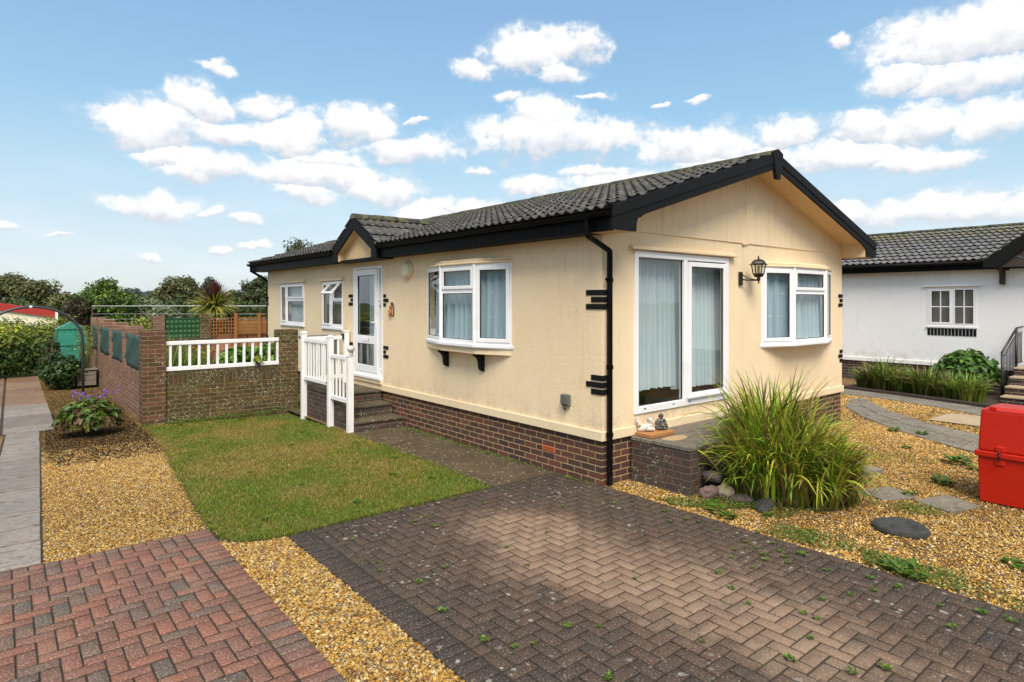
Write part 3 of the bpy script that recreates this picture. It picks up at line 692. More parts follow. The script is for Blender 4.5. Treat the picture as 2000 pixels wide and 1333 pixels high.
# dark leaf mulch under the shrub at the left
x, y = scatter(-4.75, -3.45, 4.9, 9.5, 1500, lambda x, y: (rng.random(len(x)) < .8) & (x > slab_edge(y) + .05))
c = lerp3(rng.random(len(x)), (.02, .014, .014), (.085, .05, .035))
o = blades('leaf_mulch', x, y, rng.uniform(.006, .02, len(x)), rng.uniform(.012, .03, len(x)), c, -.006, 1.5, 'petal'); tag(o, None, None, None, 'stuff')

# concrete path along the wall, slab paths
def slabs(name, quads, m, z=0., th=.03, gap=.004, kind='structure', label=None, cat=None, group=None):
    V = []; F = []; C = []
    for q in quads:
        c = np.mean(np.array(q), 0); r = random.random(); n = len(V); dz = random.gauss(0, .0015)
        for lv, (ins, zz) in enumerate(((gap + .006, 0.), (gap, -.006), (gap, -th))):
            for p in q:
                d = c - np.array(p); L = np.linalg.norm(d); pp = np.array(p) + d / L * ins * 1.4; V.append((pp[0], pp[1], z + zz + dz)); C.append((r, r, r))
        k = len(q); F.append(tuple(range(n, n + k)))
        for lv in (0, k):
            for j in range(k): F.append((n+lv+j, n+lv+k+j, n+lv+k+(j+1) % k, n+lv+(j+1) % k))
    me = MB(); me.v = V; me.f = [list(f) for f in F]; me.mi = [0] * len(F); me.sm = [False] * len(F); me.c = C
    o = me.build(name, m, colattr=True); tag(o, label, cat, group, kind); return o
slabs('concrete_path', [[(-.95, .76), (-.02, .76), (-.02, 2.6), (-.95, 2.6)], [(-.95, 2.6), (-.02, 2.6), (-.02, 4.5), (-.95, 4.5)]], M['path_concrete'], .004)
q = []; y0 = 1.405; hs = [.62, .45, .45, .6, .45, .6, .6, .45, .6, .6, .45, .6, .6]
for h in hs:
    y1 = min(y0 + h, 7.8); e0, e1 = slab_edge(y0), slab_edge(y1); q.append([(e0 - .46, y0), (e0, y0), (e1, y1), (e1 - .46, y1)]); y0 = y1
    if y0 >= 7.79: break
slabs('slab_path', q, M['riven_slab'], .008, gap=.022); sheet('path_bedding', [(slab_edge(1.4) - .47, 1.402), (slab_edge(1.4) + .012, 1.402), (slab_edge(7.8) + .012, 7.8), (slab_edge(7.8) - .47, 7.8)], -.009, M['soil'])
q = []; y = 7.82
while y < 16.4:
    h = .6 if y < 9.5 else .75; xr = -4.52 + (y - 7.8) * .012
    for i in range(5): q.append([(xr - .72 * (i + 1), y), (xr - .72 * i, y), (xr - .72 * i + .008, y + h), (xr - .72 * (i + 1) + .008, y + h)])
    y += h
nf = [s for s in q if s[0][1] < 10.4]; ff = [s for s in q if s[0][1] >= 10.4]
slabs('patio', nf, M['riven_slab'], .010, gap=.020); slabs('far_patio', ff, M['patio_slab'], .010, gap=.022); sheet('patio_bedding', rect(-8.2, -4.5, 7.82, 16.5), -.008, M['soil'])
# curved slab path at the right, timber edging and soil bed of the neighbour
Lp = [(8.9, .95), (7.69, .58), (6.75, -.10), (5.95, -.95), (5.25, -1.95), (4.75, -3.0), (4.4, -4.4)]; Rp = [(9.1, .75), (8.63, .42), (7.75, -.25), (7.05, -1.05), (6.45, -2.0), (6.0, -3.1), (5.7, -4.5)]
q = []
def sub(P, t): i = min(int(t), len(P) - 2); f = t - i; return (P[i][0] * (1 - f) + P[i + 1][0] * f, P[i][1] * (1 - f) + P[i + 1][1] * f)
ts = np.linspace(0, 6, 13)
for a, b in zip(ts[:-1], ts[1:]):
    l0, l1, r0, r1 = sub(Lp, a), sub(Lp, b), sub(Rp, a), sub(Rp, b); m0 = tuple(.5 * (l0[i] + r0[i]) for i in (0, 1)); m1 = tuple(.5 * (l1[i] + r1[i]) for i in (0, 1))
    q += [[l0, l1, m1, m0], [m0, m1, r1, r0]]
slabs('curved_path', q, M['lichen_slab'], .014, gap=.012)
sheet('path_bedding', Lp + Rp[::-1], -.004, M['soil'])
slabs('side_path', [[(9.6, 3.4), (9.5, 1.9), (10.3, 1.6), (10.55, 3.4)], [(9.5, 1.9), (9.4, .5), (10.05, .3), (10.3, 1.6)], [(9.4, .5), (9.0, -.7), (9.7, -1.0), (10.05, .3)], [(9.0, -.7), (8.3, -1.9), (9.2, -2.3), (9.7, -1.0)]], M['lichen_slab'], .012)
sheet('soil_bed', [(10.35, 1.9), (10.1, .3), (9.75, -1.1), (9.3, -2.4), (12.6, -2.4), (12.6, 1.7)], .02, M['soil'])
sheet('tan_paving', [(7.35, -.95), (8.4, -1.0), (8.6, -2.4), (7.3, -2.4)], .014, M['tan_slab'])
def edging():
    b = MB(); P = [(10.4, 2.0), (10.1, .3), (9.75, -1.1), (9.3, -2.4)]
    for p0, p1 in zip(P[:-1], P[1:]):
        d = (Vector(p1) - Vector(p0)).normalized(); nn = Vector((d.y, -d.x)) * .05
        b.prism([(p0[0] - nn.x, p0[1] - nn.y, -.01), (p0[0] + nn.x, p0[1] + nn.y, -.01), (p1[0] + nn.x, p1[1] + nn.y, -.01), (p1[0] - nn.x, p1[1] - nn.y, -.01)], (0, 0, .085))
    tag(b.build('timber_edging', M['dark_wood'], bevel=.01), 'low dark timber edging along the soil bed in front of the white bungalow', 'edging')
edging()

# ================================================================== HOUSE KIT
def wall(b, o, u, n, L, z0, z1, holes, th=.12, mi=0, mi_in=1):
    """flat wall with openings: outer face, reveals, inner face"""
    us = sorted({0, L} | {h[0] for h in holes} | {h[1] for h in holes}); zs = sorted({z0, z1} | {h[2] for h in holes} | {h[3] for h in holes})
    o = Vector(o); u = Vector(u); n = Vector(n); zz = Vector((0, 0, 1)); P = lambda a, c, d: o + u * a + zz * c + n * d
    flip = u.cross(zz).dot(n) < 0
    def qd(vs, mi, fl=False): b.add(vs, [(0, 1, 2, 3) if (flip == fl) else (3, 2, 1, 0)], mi)
    for i in range(len(us) - 1):
        for j in range(len(zs) - 1):
            uc, zc = (us[i] + us[i+1]) / 2, (zs[j] + zs[j+1]) / 2
            if any(h[0] < uc < h[1] and h[2] < zc < h[3] for h in holes): continue
            a, c, d, e = us[i], us[i+1], zs[j], zs[j+1]
            qd([P(a,d,0),P(c,d,0),P(c,e,0),P(a,e,0)], mi); qd([P(a,d,-th),P(c,d,-th),P(c,e,-th),P(a,e,-th)], mi_in, True)
    for (a, c, d, e) in [h[:4] for h in holes]:
        qd([P(a,d,0),P(a,e,0),P(a,e,-th),P(a,d,-th)], mi, True); qd([P(c,d,0),P(c,e,0),P(c,e,-th),P(c,d,-th)], mi)
        qd([P(a,d,0),P(c,d,0),P(c,d,-th),P(a,d,-th)], mi); qd([P(a,e,0),P(c,e,0),P(c,e,-th),P(a,e,-th)], mi, True)

def sash(par, o, u, n, a, c, d, e, fw=.045, n0=-.02, n1=.03, curt=None, pane=True, name='sash', bw=None, gb=None):
    """one framed light: sash members, dark gasket, glass, and a curtain behind"""
    b = MB(); bt = bw or fw
    b.obox(o, u, n, a, a + fw, d, e, n0, n1); b.obox(o, u, n, c - fw, c, d, e, n0, n1)
    b.obox(o, u, n, a + fw, c - fw, d, d + bt, n0, n1); b.obox(o, u, n, a + fw, c - fw, e - fw, e, n0, n1)
    s = b.build(name, M['white_plastic'], par, bevel=.006)
    g = MB(); q = .009; A, Cc, D, E = a + fw - .001, c - fw + .001, d + bt - .001, e - fw + .001; m0, m1 = n0 + .012, n0 + .030
    g.obox(o, u, n, A, A + q, D, E, m0, m1); g.obox(o, u, n, Cc - q, Cc, D, E, m0, m1); g.obox(o, u, n, A + q, Cc - q, D, D + q, m0, m1); g.obox(o, u, n, A + q, Cc - q, E - q, E, m0, m1)
    g.build('gasket', M['dark_gasket'], par)
    if pane:
        p = MB(); o_, u_, n_ = Vector(o), Vector(u), Vector(n); P = lambda aa, zz, dd: o_ + u_ * aa + Vector((0, 0, zz)) + n_ * dd
        vs = [P(A + .002, D + .002, n0 + .02), P(Cc - .002, D + .002, n0 + .02), P(Cc - .002, E - .002, n0 + .02), P(A + .002, E - .002, n0 + .02)]
        p.add(vs, [(0, 1, 2, 3)]); p.build('pane', M['window_glass'], par)
    return s
def curtain_mesh(par, o, u, n, a, c, d, e, depth, m, per=.09, amp=.022, spread=0., wav=0.):
    o, u, n = Vector(o), Vector(u), Vector(n); nu = int((c - a) / .008); rows = 14; vs = []; fs = []
    ph = [random.uniform(0, 6) for _ in range(4)]
    for j in range(rows + 1):
        t = j / rows
        for i in range(nu + 1):
            s = a + (c - a) * i / nu; q = s + spread * math.sin(t * 2.2 + s * 3) * (1 - t)
            am = amp * (1.15 - .75 * t); wv = math.sin(2 * math.pi * q / per + 1.7 * math.sin(q * 9 + ph[0]) + ph[1]) * am + math.sin(2 * math.pi * q / (per * .43) + ph[2]) * am * .25
            zz = d + (e - d) * t + (wav * math.sin(2 * math.pi * q / per + ph[1]) * (1 - t) if j == 0 else 0)
            vs.append(o + u * q + Vector((0, 0, zz)) + n * (depth + wv))
    for j in range(rows):
        for i in range(nu): fs.append((j*(nu+1)+i, j*(nu+1)+i+1, (j+1)*(nu+1)+i+1, (j+1)*(nu+1)+i))
    b = MB(); b.add(vs, fs, 0, True); return b.build('curtain', m, par)

def tile_grid(name, par, E0, udir, L, sdir, SL, courses, m, per=.15, amp=.036, step=.036, mask=None):
    """interlocking roll tiles as real relief: E0 eave start, udir along the eave, sdir up the slope"""
    E0 = np.array(E0, float); u = np.array(udir, float); s = np.array(sdir, float); s /= np.linalg.norm(s); nn = np.cross(u, s); nn /= np.linalg.norm(nn)
    if nn[2] < 0: nn = -nn
    nu = int(L / per * 10); uu = np.linspace(0, L, nu + 1); w = (.5 + .5 * np.cos(2 * math.pi * uu / per)) ** 1.7; w = w * amp
    tw = uu / per; tile = np.floor(tw / 2).astype(int)
    V = []; C = []; rows = []
    g = SL / courses
    for cI in range(courses):
        rnd = rng.random(int(L / per) + 4); r = rnd[np.clip(tile + (cI % 2), 0, len(rnd) - 1)]; jit = (r - .5) * .006
        for (f, h) in ((-.05, 0.), (-.01, step - .013), (0., step), (.78, step * .30), (1., 0.004)):
            sp = (cI + max(f, 0)) * g; ww = w * (.40 if f == 1. else 1.)
            if f == -.05: sp += .07; ww = w * .40
            P = E0[None] + u[None] * uu[:, None] + s[None] * sp + nn[None] * (ww + h + (jit if -.02 < f < 1 else 0))[:, None]
            V.append(P); C.append(np.c_[r, np.full(nu + 1, (cI + max(f, 0)) / courses), w / amp])
    V = np.concatenate(V); C = np.concatenate(C); R_ = courses * 5; F = []
    i = np.arange(nu)
    for j in range(R_ - 1):
        if j % 5 == 4: continue                                 # the next course starts with its own recessed front
        F.append(np.c_[j*(nu+1)+i, j*(nu+1)+i+1, (j+1)*(nu+1)+i+1, (j+1)*(nu+1)+i])
    F = np.concatenate(F)
    if mask is not None: F = F[mask(V[F].mean(1))]
    n0 = np.cross(V[F[0][1]] - V[F[0][0]], V[F[0][3]] - V[F[0][0]])
    t = F[len(i) * 2 + 3] if mask is None else F[len(F) - 3]; nrm = np.cross(V[t[1]] - V[t[0]], V[t[3]] - V[t[0]])
    if nrm[2] < 0: F = F[:, ::-1]
    o = bulk(name, V, F, C, m, par, smooth=False, local=False); return o

def ridge(par, p0, p1, m, r=.11, seg=.42, name='ridge_tiles', h=.55):
    b = MB(); p0, p1 = Vector(p0), Vector(p1); L = (p1 - p0).length; d = (p1 - p0).normalized(); side = Vector((-d.y, d.x, 0)); n = int(round(L / seg))
    for i in range(n):
        a = p0 + d * (L * i / n); c = p0 + d * (L * (i + 1) / n + .02); zj = random.uniform(-.004, .006)
        pts = []
        for q in range(9):
            t = math.pi * q / 8; pts.append(side * (r * math.cos(t)) + Vector((0, 0, r * h * math.sin(t) + zj)))
        vs = [a + x * 1.0 for x in pts] + [c + x * 1.03 for x in pts]; fs = [(j, j + 1, j + 10, j + 9) for j in range(8)]
        fs = [tuple(reversed(f)) for f in fs]; fs += [tuple(range(9)), tuple(reversed(range(9, 18)))]; b.add(vs, fs, 0, True)
    return b.build(name, m, par)

# ================================================================== THE CREAM BUNGALOW
W, LEN = 6.18, 11.36; ZT, ZE = .51, 2.84
EX, EZ, RX, RZ = -.36, 3.035, 3.09, 4.10                # eave edge and ridge
OV = .438; YB = LEN + OV
bung = thing('bungalow', 'cream rendered bungalow with dark tiled roof, black bargeboards and brick base beside the driveway', 'bungalow', (0, 0, 0))
X0, Y0 = (0, 0, 0), (0, 0, 0)
UY, NX = (0, 1, 0), (-1, 0, 0)          # long wall frame: along +Y, outward -X
UX, NY = (1, 0, 0), (0, -1, 0)          # gable frame: along +X, outward -Y
BAY_L = [(0, 1.60), (-.20, 2.17), (-.20, 3.02), (0, 3.72)]
BAY_G = [(3.46, 0), (4.05, -.20), (5.10, -.20), (5.76, 0)]
dA, dB, dZ0, dZ1 = 5.21, 6.39, .74, 2.73
gA, gB, gZ0, gZ1 = .554, 2.56, .745, 2.686
w1 = (8.89, 10.39, 1.565, 2.50); w2 = (6.875, 7.885, 1.565, 2.495)
b = MB()
wall(b, X0, UY, NX, LEN, ZT, 2.86, [(dA, dB, dZ0, dZ1), (BAY_L[0][1] + .03, BAY_L[3][1] - .03, 1.52, 2.58), w1, w2])
wall(b, X0, UX, NY, W, ZT, 2.93, [(gA, gB, gZ0, gZ1), (3.49, 5.73, 1.50, 2.57)])
wall(b, (W, 0, 0), UY, (1, 0, 0), LEN, ZT, 2.86, []); wall(b, (0, LEN, 0), UX, (0, 1, 0), W, ZT, 2.93, [])
zr = lambda x: EZ - .045 + (RZ - EZ) * (min(x, 2 * RX - x) - EX) / (RX - EX)
for yy, e in ((0, 1), (LEN, -1)):       # gable triangles, the upper panel stands 15 mm proud
    yo = yy - e * .016
    for xa, xb in ((0.0, RX - .07), (RX - .07, W)):
        P = [(xa, yo, 2.915), (xb, yo, 2.915), (xb, yo, zr(xb) - .02)] + ([(RX, yo, zr(RX) - .02)] if xb > RX else []) + [(xa, yo, zr(xa) - .02)]
        b.prism(P, (0, e * .10, 0))
b.build('wall', [M['cream_render'], M['interior_dark']], bung)
b = MB(); b.box(RX - .095, RX - .035, -.024, -.0162, 2.90, 3.86); b.build('joint_strip', M['cream_render'], bung)
b = MB(); b.box(.05, W - .05, .12, LEN - .12, .50, .56, 0); b.box(.05, W - .05, .12, LEN - .12, 2.80, 2.83, 0)
b.box(.15, W - .2, 4.6, 4.66, .56, 2.8, 0); b.box(.15, W - .2, 6.60, 6.66, .56, 2.8, 0); b.box(3.0, 3.06, .15, 4.6, .56, 2.8, 0); b.box(1.6, 1.66, 4.66, 6.6, .56, 2.8, 0); b.build('interior_walls', M['interior_dark'], bung)
# brick base, cream trim board with a small ledge
b = MB(); b.box(.015, W - .015, .015, LEN - .015, -.05, ZT + .01); b.build('brick_base', M['base_brick'], bung)
b = MB()
for (x0, x1, y0, y1) in ((-.026, .0, -.026, LEN + .026), (0, W, -.026, -.0), (W, W + .026, -.026, LEN + .026), (0, W, LEN, LEN + .026)):
    b.box(x0, x1, y0, y1, ZT - .005, ZT + .105)
b.build('trim_board', M['cream_board'], bung, bevel=.008)
# roof
sx, sz = RX - EX, RZ - EZ; SL = math.hypot(sx, sz)
tile_grid('roof', bung, (EX, -OV + .03, EZ), (0, 1, 0), YB + OV - .06, (sx, 0, sz), SL - .03, 10, M['roof_tile'], mask=lambda c: ~((c[:, 1] > 4.82) & (c[:, 1] < 6.56) & (c[:, 0] < .10)))
tile_grid('far_roof_slope', bung, (2 * RX - EX, -OV + .03, EZ), (0, 1, 0), YB + OV - .06, (-sx, 0, sz), SL - .03, 10, M['roof_tile'])
ridge(bung, (RX, -OV + .02, RZ - .005), (RX, YB - .02, RZ - .005), M['ridge_tile'], .15, h=.60)
b = MB()
for s in (1, -1):       # roof deck under the tiles
    X = lambda v: v if s == 1 else 2 * RX - v
    b.prism([(X(-.05), -OV + .03, zr(-.05) - .01), (X(RX), -OV + .03, RZ - .012), (X(RX), -OV + .03, RZ - .06), (X(-.05), -OV + .03, zr(-.05) - .03)], (0, YB + OV - .06, 0))
b.build('roof_deck', M['dark_gasket'], bung)
# bargeboards: upper board proud of a lower one, foot with a rounded inner corner
def barge(y, e, side):
    X = lambda v: v if side == 1 else 2 * RX - v
    top = lambda x: EZ + .035 + sz * (x - EX) / sx
    xo = EX + .05; lo = []
    inner = [(.105, ZE + .155), (.09, ZE + .13), (.075, ZE + .09), (.07, ZE)]
    P = [(xo, top(xo)), (RX, top(RX) - .0)] + [(RX, top(RX) - .205), (.30, top(.30) - .205), (.20, top(.2) - .208), (.14, top(.14) - .225)] + inner + [(xo, ZE)]
    m1 = MB(); m1.prism([(X(a), y, c) for a, c in P], (0, e * .028, 0))
    Q = [(xo - .004, top(xo) + .012), (RX, top(RX) + .012), (RX, top(RX) - .115), (xo - .004, top(xo) - .115)]
    m1.prism([(X(a), y - e * .010, c) for a, c in Q], (0, e * .034, 0))
    return m1.build('bargeboard', M['black_textured'], bung, bevel=.003)
for side in (1, -1): barge(-OV, 1, side); barge(YB, -1, side)
for y, e in ((-OV, 1), (YB, -1)):
    b = MB(); c = RX + .0
    b.prism([(c - .13, y - e * .022, 4.145), (c, y - e * .022, 4.20), (c + .13, y - e * .022, 4.145), (c + .13, y - e * .022, 4.10), (c + .05, y - e * .022, 3.78), (c - .05, y - e * .022, 3.78), (c - .13, y - e * .022, 4.10)], (0, e * .05, 0))
    b.build('ridge_finial', M['black_textured'], bung, bevel=.004)
# soffits under the gable overhangs, and the flat return boxes
for (ya, yb) in ((-OV + .026, -.0165), (LEN + .0165, YB - .026)):
    for s in (1, -1):
        b = MB()
        X = lambda v: v if s == 1 else 2 * RX - v
        b.prism([(X(.09), ya, zr(.09) - .03), (X(RX), ya, zr(RX) - .03), (X(RX), ya, zr(RX) - .05), (X(.09), ya, zr(.09) - .05)], (0, yb - ya, 0))
        b.box(X(-.27), X(.09), ya, yb + (.0165 if ya < 0 else -.0165), ZE + .004, zr(-.2) - .03)
        b.box(X(.07), X(.0895), ya + .001, yb - .001, zr(-.2) - .0299, zr(.09) - .03)
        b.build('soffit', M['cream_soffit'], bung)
# fascia, eave soffit and gutter on both long sides, broken by the porch gable
PG0, PG1 = 4.79, 6.59
for s, segs in ((1, ((-OV + .03, PG0), (PG1, YB - .03))), (-1, ((-OV + .03, YB - .03),))):
    X = lambda v: v if s == 1 else W - v
    for (ya, yb) in segs: b = MB(); b.box(X(-.285), X(-.265), ya, yb, ZE - .008, EZ + .02); b.build('fascia', M['black_plastic'], bung)
for bx in ((-.262, -.002, .0, LEN, ZE + .001, ZE + .02), (W + .002, W + .262, .0, LEN, ZE + .001, ZE + .02), (-.30, -.02, PG0, PG1, ZE - .022, ZE - .002)):
    b = MB(); b.box(*bx); b.build('eave_soffit', M['black_plastic'], bung)
def gutter(ya, yb, s):
    b = MB(); X = lambda v: v if s == 1 else W - v; nseg = 10; vs = []; fs = []; r = .056; cx, cz = -.345, EZ - .005
    pr = [(cx + r * math.cos(math.pi + math.pi * i / nseg), cz + r * .95 * math.sin(math.pi + math.pi * i / nseg)) for i in range(nseg + 1)] + [(cx + (r - .006) * math.cos(2 * math.pi - math.pi * i / nseg), cz + (r - .006) * .9 * math.sin(2 * math.pi - math.pi * i / nseg)) for i in range(nseg + 1)]
    b.prism([(X(a), ya, c) for a, c in pr], (0, yb - ya, 0))
    n = int((yb - ya) / 1.9) + 1
    for i in range(n + 1):
        y = ya + .03 + (yb - ya - .06) * i / n
        pr2 = [(cx + (r + .006) * math.cos(math.pi + math.pi * j / 8), cz + .004 + (r + .006) * math.sin(math.pi + math.pi * j / 8)) for j in range(9)]
        b.prism([(X(a), y - .02, c) for a, c in pr2], (0, .04, 0))
    return b.build('gutter', M['black_plastic'], bung)
gutter(-OV + .03, PG0 - .01, 1); gutter(PG1 + .01, YB - .03, 1); gutter(-OV + .03, YB - .03, -1)
b = MB(); b.tube([(-.335, -.10, 2.985), (-.335, -.10, 2.80), (-.325, -.10, 2.79), (.04, -.075, 2.655), (.05, -.072, 2.64), (.05, -.072, 1.95), (.05, -.072, .02)], .034, 4)
for z in (2.30, 1.32, .56): b.tube([(.05, -.072, z), (.05, -.072, z + .05)], .041, 4)
b.box(-.02, .05, -.075, -.065, 2.32, 2.345); b.box(-.02, .05, -.075, -.065, 1.20, 1.225)
b.build('downpipe', M['black_plastic'], bung, bevel=.006)
b = MB(); b.tube([(-.335, LEN + .25, 2.985), (-.335, LEN + .25, 2.86), (-.05, LEN + .08, 2.66), (.02, LEN + .06, 2.6), (.02, LEN + .06, .1)], .034, 4); b.build('downpipe', M['black_plastic'], bung, bevel=.006)
# porch gable over the front door
PX = -.345; PA = 5.69; PZ = 3.625
def porch():
    out = [(PG0, ZE - .01), (PG0, 3.06), (PA, PZ), (PG1, 3.06), (PG1, ZE - .01)]
    inn = [(PG1 - .20, ZE - .01), (PG1 - .20, 2.985), (PA, 3.385), (PG0 + .20, 2.985), (PG0 + .20, ZE - .01)]
    f = MB(); half = [out[0], out[1], out[2], inn[2], inn[3], inn[4]]; half2 = [out[2], out[3], out[4], inn[0], inn[1], inn[2]]
    for h in (half, half2): f.prism([(PX, a, c) for a, c in h], (.03, 0, 0))
    f.build('bargeboard', M['black_textured'], bung, bevel=.004)
    c = MB()    # cheeks and soffit lining
    for i in range(4):
        (a0, c0), (a1, c1) = inn[i], inn[i + 1]; d = Vector((a1 - a0, c1 - c0)).normalized(); nn = Vector((-d.y, d.x)) * -.02
        if i in (0, 1, 2, 3): c.prism([(PX + .03, a0, c0), (PX + .03, a1, c1), (PX + .03, a1 + nn.x, c1 + nn.y), (PX + .03, a0 + nn.x, c0 + nn.y)], (.13, 0, 0))
    c.prism([(PX + .16, a, q) for a, q in inn], (.02, 0, 0))
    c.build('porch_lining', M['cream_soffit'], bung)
    bb = MB(); bb.box(PX + .03, -.30, PG0, PG1, ZE - .022, ZE - .006)
    for s in (PG0, PG1 - .02): bb.box(PX + .03, -.05, s, s + .02, ZE - .01, 3.08)
    bb.build('porch_box', M['black_plastic'], bung)
    L_ = 2.45; hw = PA - PG0 + .04; zz = PZ + .005 - 3.05; SLp = math.hypot(hw, zz)
    k = 1.55 # the side slopes run on down until they bury themselves in the main roof
    for s in (1, -1):
        tile_grid('porch_roof', bung, (PX - .01, PA - s * hw, 3.035), (1, 0, 0), L_, (0, s * hw, zz), SLp, 3, M['roof_tile'], amp=.022, step=.024)
    ridge(bung, (PX - .01, PA, PZ - .045), (1.80, PA, PZ - .045), M['ridge_tile'], .12, .40, h=.80)
    v = MB(); v.box(PX + .01, PX + .03, PG0 - .012, PG0, 3.0, 3.05)
porch()

# black quoin bricks
def quoin(pts, par=bung, m='black_textured'):
    b = MB()
    for p in pts: b.box(*p)
    return b.build('quoin_bricks', M[m], par, bevel=.003)
q = .012
for z, (A, B, C_) in ((2.155, (.24, .16, .24)), (1.185, (.16, .24, .16))):
    P = []
    for i, L_ in enumerate((A, B, C_)):
        zc = z - i * .08; P += [(-q, .0, -q, L_, zc, zc + .062), (.0, L_ * .45, -q, .0, zc, zc + .062)]
    quoin(P)
    P = []
    for i, L_ in enumerate((A, B, C_)): zc = z - i * .08; P += [(W - L_ * .62, W + q, -q, 0, zc, zc + .058)]
    quoin(P)
    P = []
    for i, L_ in enumerate((A, B, C_)): zc = z - i * .075; P += [(-q, 0, LEN - L_ * .3, LEN + q, zc, zc + .05), (-q, L_, LEN, LEN + q, zc, zc + .05)]
    quoin(P)
for (ys, sgn, zs) in ((dA - .03, -1, 2.155), (dA - .03, -1, 1.245), (dB + .03, 1, 2.165), (dB + .03, 1, 1.245)):
    P = []
    for i, L_ in enumerate((.09, .18, .09) if (sgn == -1 and zs > 2) else (.18, .09, .18)): zc = zs - i * .078; P.append((-q, 0, ys, ys + sgn * L_, zc, zc + .058))
    quoin(P)

# ---- windows
def hood(par, o, u, n, a, c, z, d=.06, m='cream_render', h=.035):
    b = MB(); b.obox(o, u, n, a, c, z, z + h, .001, d); b.obox(o, u, n, a + .01, c - .01, z + h, z + h + .018, .001, d * .5)
    return b.build('window_hood', M[m], par, bevel=.008)
def flat_window(a, c, d, e, split, opener=False, mats=('grey_net', 'grey_net')):
    fr = MB(); o, u, n = X0, UY, NX; f = .035
    fr.obox(o, u, n, a, a + f, d, e, -.05, .012); fr.obox(o, u, n, c - f, c, d, e, -.05, .012); fr.obox(o, u, n, a + f, c - f, d, d + f, -.05, .012); fr.obox(o, u, n, a + f, c - f, e - f, e, -.05, .012)
    fr.obox(o, u, n, split - .02, split + .02, d + f, e - f, -.05, .012)
    tz = e - .36
    fr.obox(o, u, n, a + f, split - .02, tz - .02, tz + .02, -.05, .012)
    fr.obox(o, u, n, a - .0, c + .0, d - .045, d, -.04, .035)
    w = fr.build('window', M['white_plastic'], bung, bevel=.005)
    sash(w, o, u, n, split + .02, c - f, d + f, e - f, .04, -.03, .028)
    sash(w, o, u, n, a + f, split - .02, d + f, tz - .02, .03, -.03, .005)
    if not opener: sash(w, o, u, n, a + f, split - .02, tz + .02, e - f, .04, -.03, .028)
    else:
        A, C_ = a + f, split - .02; ang = R(42); zt = e - f; h = zt - (tz + .02)
        g = MB(); hx = Vector((-.02, 0, 0)); dn = Vector((-math.sin(ang), 0, -math.cos(ang))); out = Vector((-math.cos(ang), 0, math.sin(ang)))
        P = lambda yy, t, k_: Vector((0, yy, zt)) + hx + dn * t + out * k_
        def bar(y0, y1, t0, t1, mb, k0=0, k1=.035): mb.add([P(y0,t0,k0),P(y1,t0,k0),P(y1,t1,k0),P(y0,t1,k0),P(y0,t0,k1),P(y1,t0,k1),P(y1,t1,k1),P(y0,t1,k1)], [(0,1,2,3),(7,6,5,4),(4,5,1,0),(5,6,2,1),(6,7,3,2),(7,4,0,3)])
        bar(A, A + .045, 0, h, g); bar(C_ - .045, C_, 0, h, g); bar(A + .045, C_ - .045, 0, .045, g); bar(A + .045, C_ - .045, h - .045, h, g)
        sh = g.build('open_sash', M['white_plastic'], w); pm = MB(); pm.add([P(A+.045,.045,.018),P(C_-.045,.045,.018),P(C_-.045,h-.045,.018),P(A+.045,h-.045,.018)], [(0,1,2,3)]); pm.build('pane', M['window_glass'], w)
        st = MB(); st.tube([(-.01, A + .01, tz + .12), P(A + .01, h * .55, 0)], .008, 6); st.build('stay', M['grey_metal'], w)
    curtain_mesh(w, o, u, n, a + .05, split - .02, d + .04, e - .04, -.10, M[mats[0]], .10, .02)
    curtain_mesh(w, o, u, n, split + .02, c - .05, d + .04, e - .04, -.10, M[mats[1]], .10, .02)
    hood(bung, o, u, n, a - .08, c + .08, e + .015)
    return w
flat_window(*w1, 9.97, False)
def blindbox(w, a, c, d, e): 
    b = MB(); b.box(.10, .11, a, c, d, e); b.build('blind', M['interior_blind'], w)
ww = flat_window(*w2, 7.42, True, ('grey_net', 'grey_net'))
for ch in [c for c in ww.children if c.name.startswith('curtain')]: bpy.data.objects.remove(ch)
blindbox(ww, w2[0], w2[1], w2[2], w2[3])

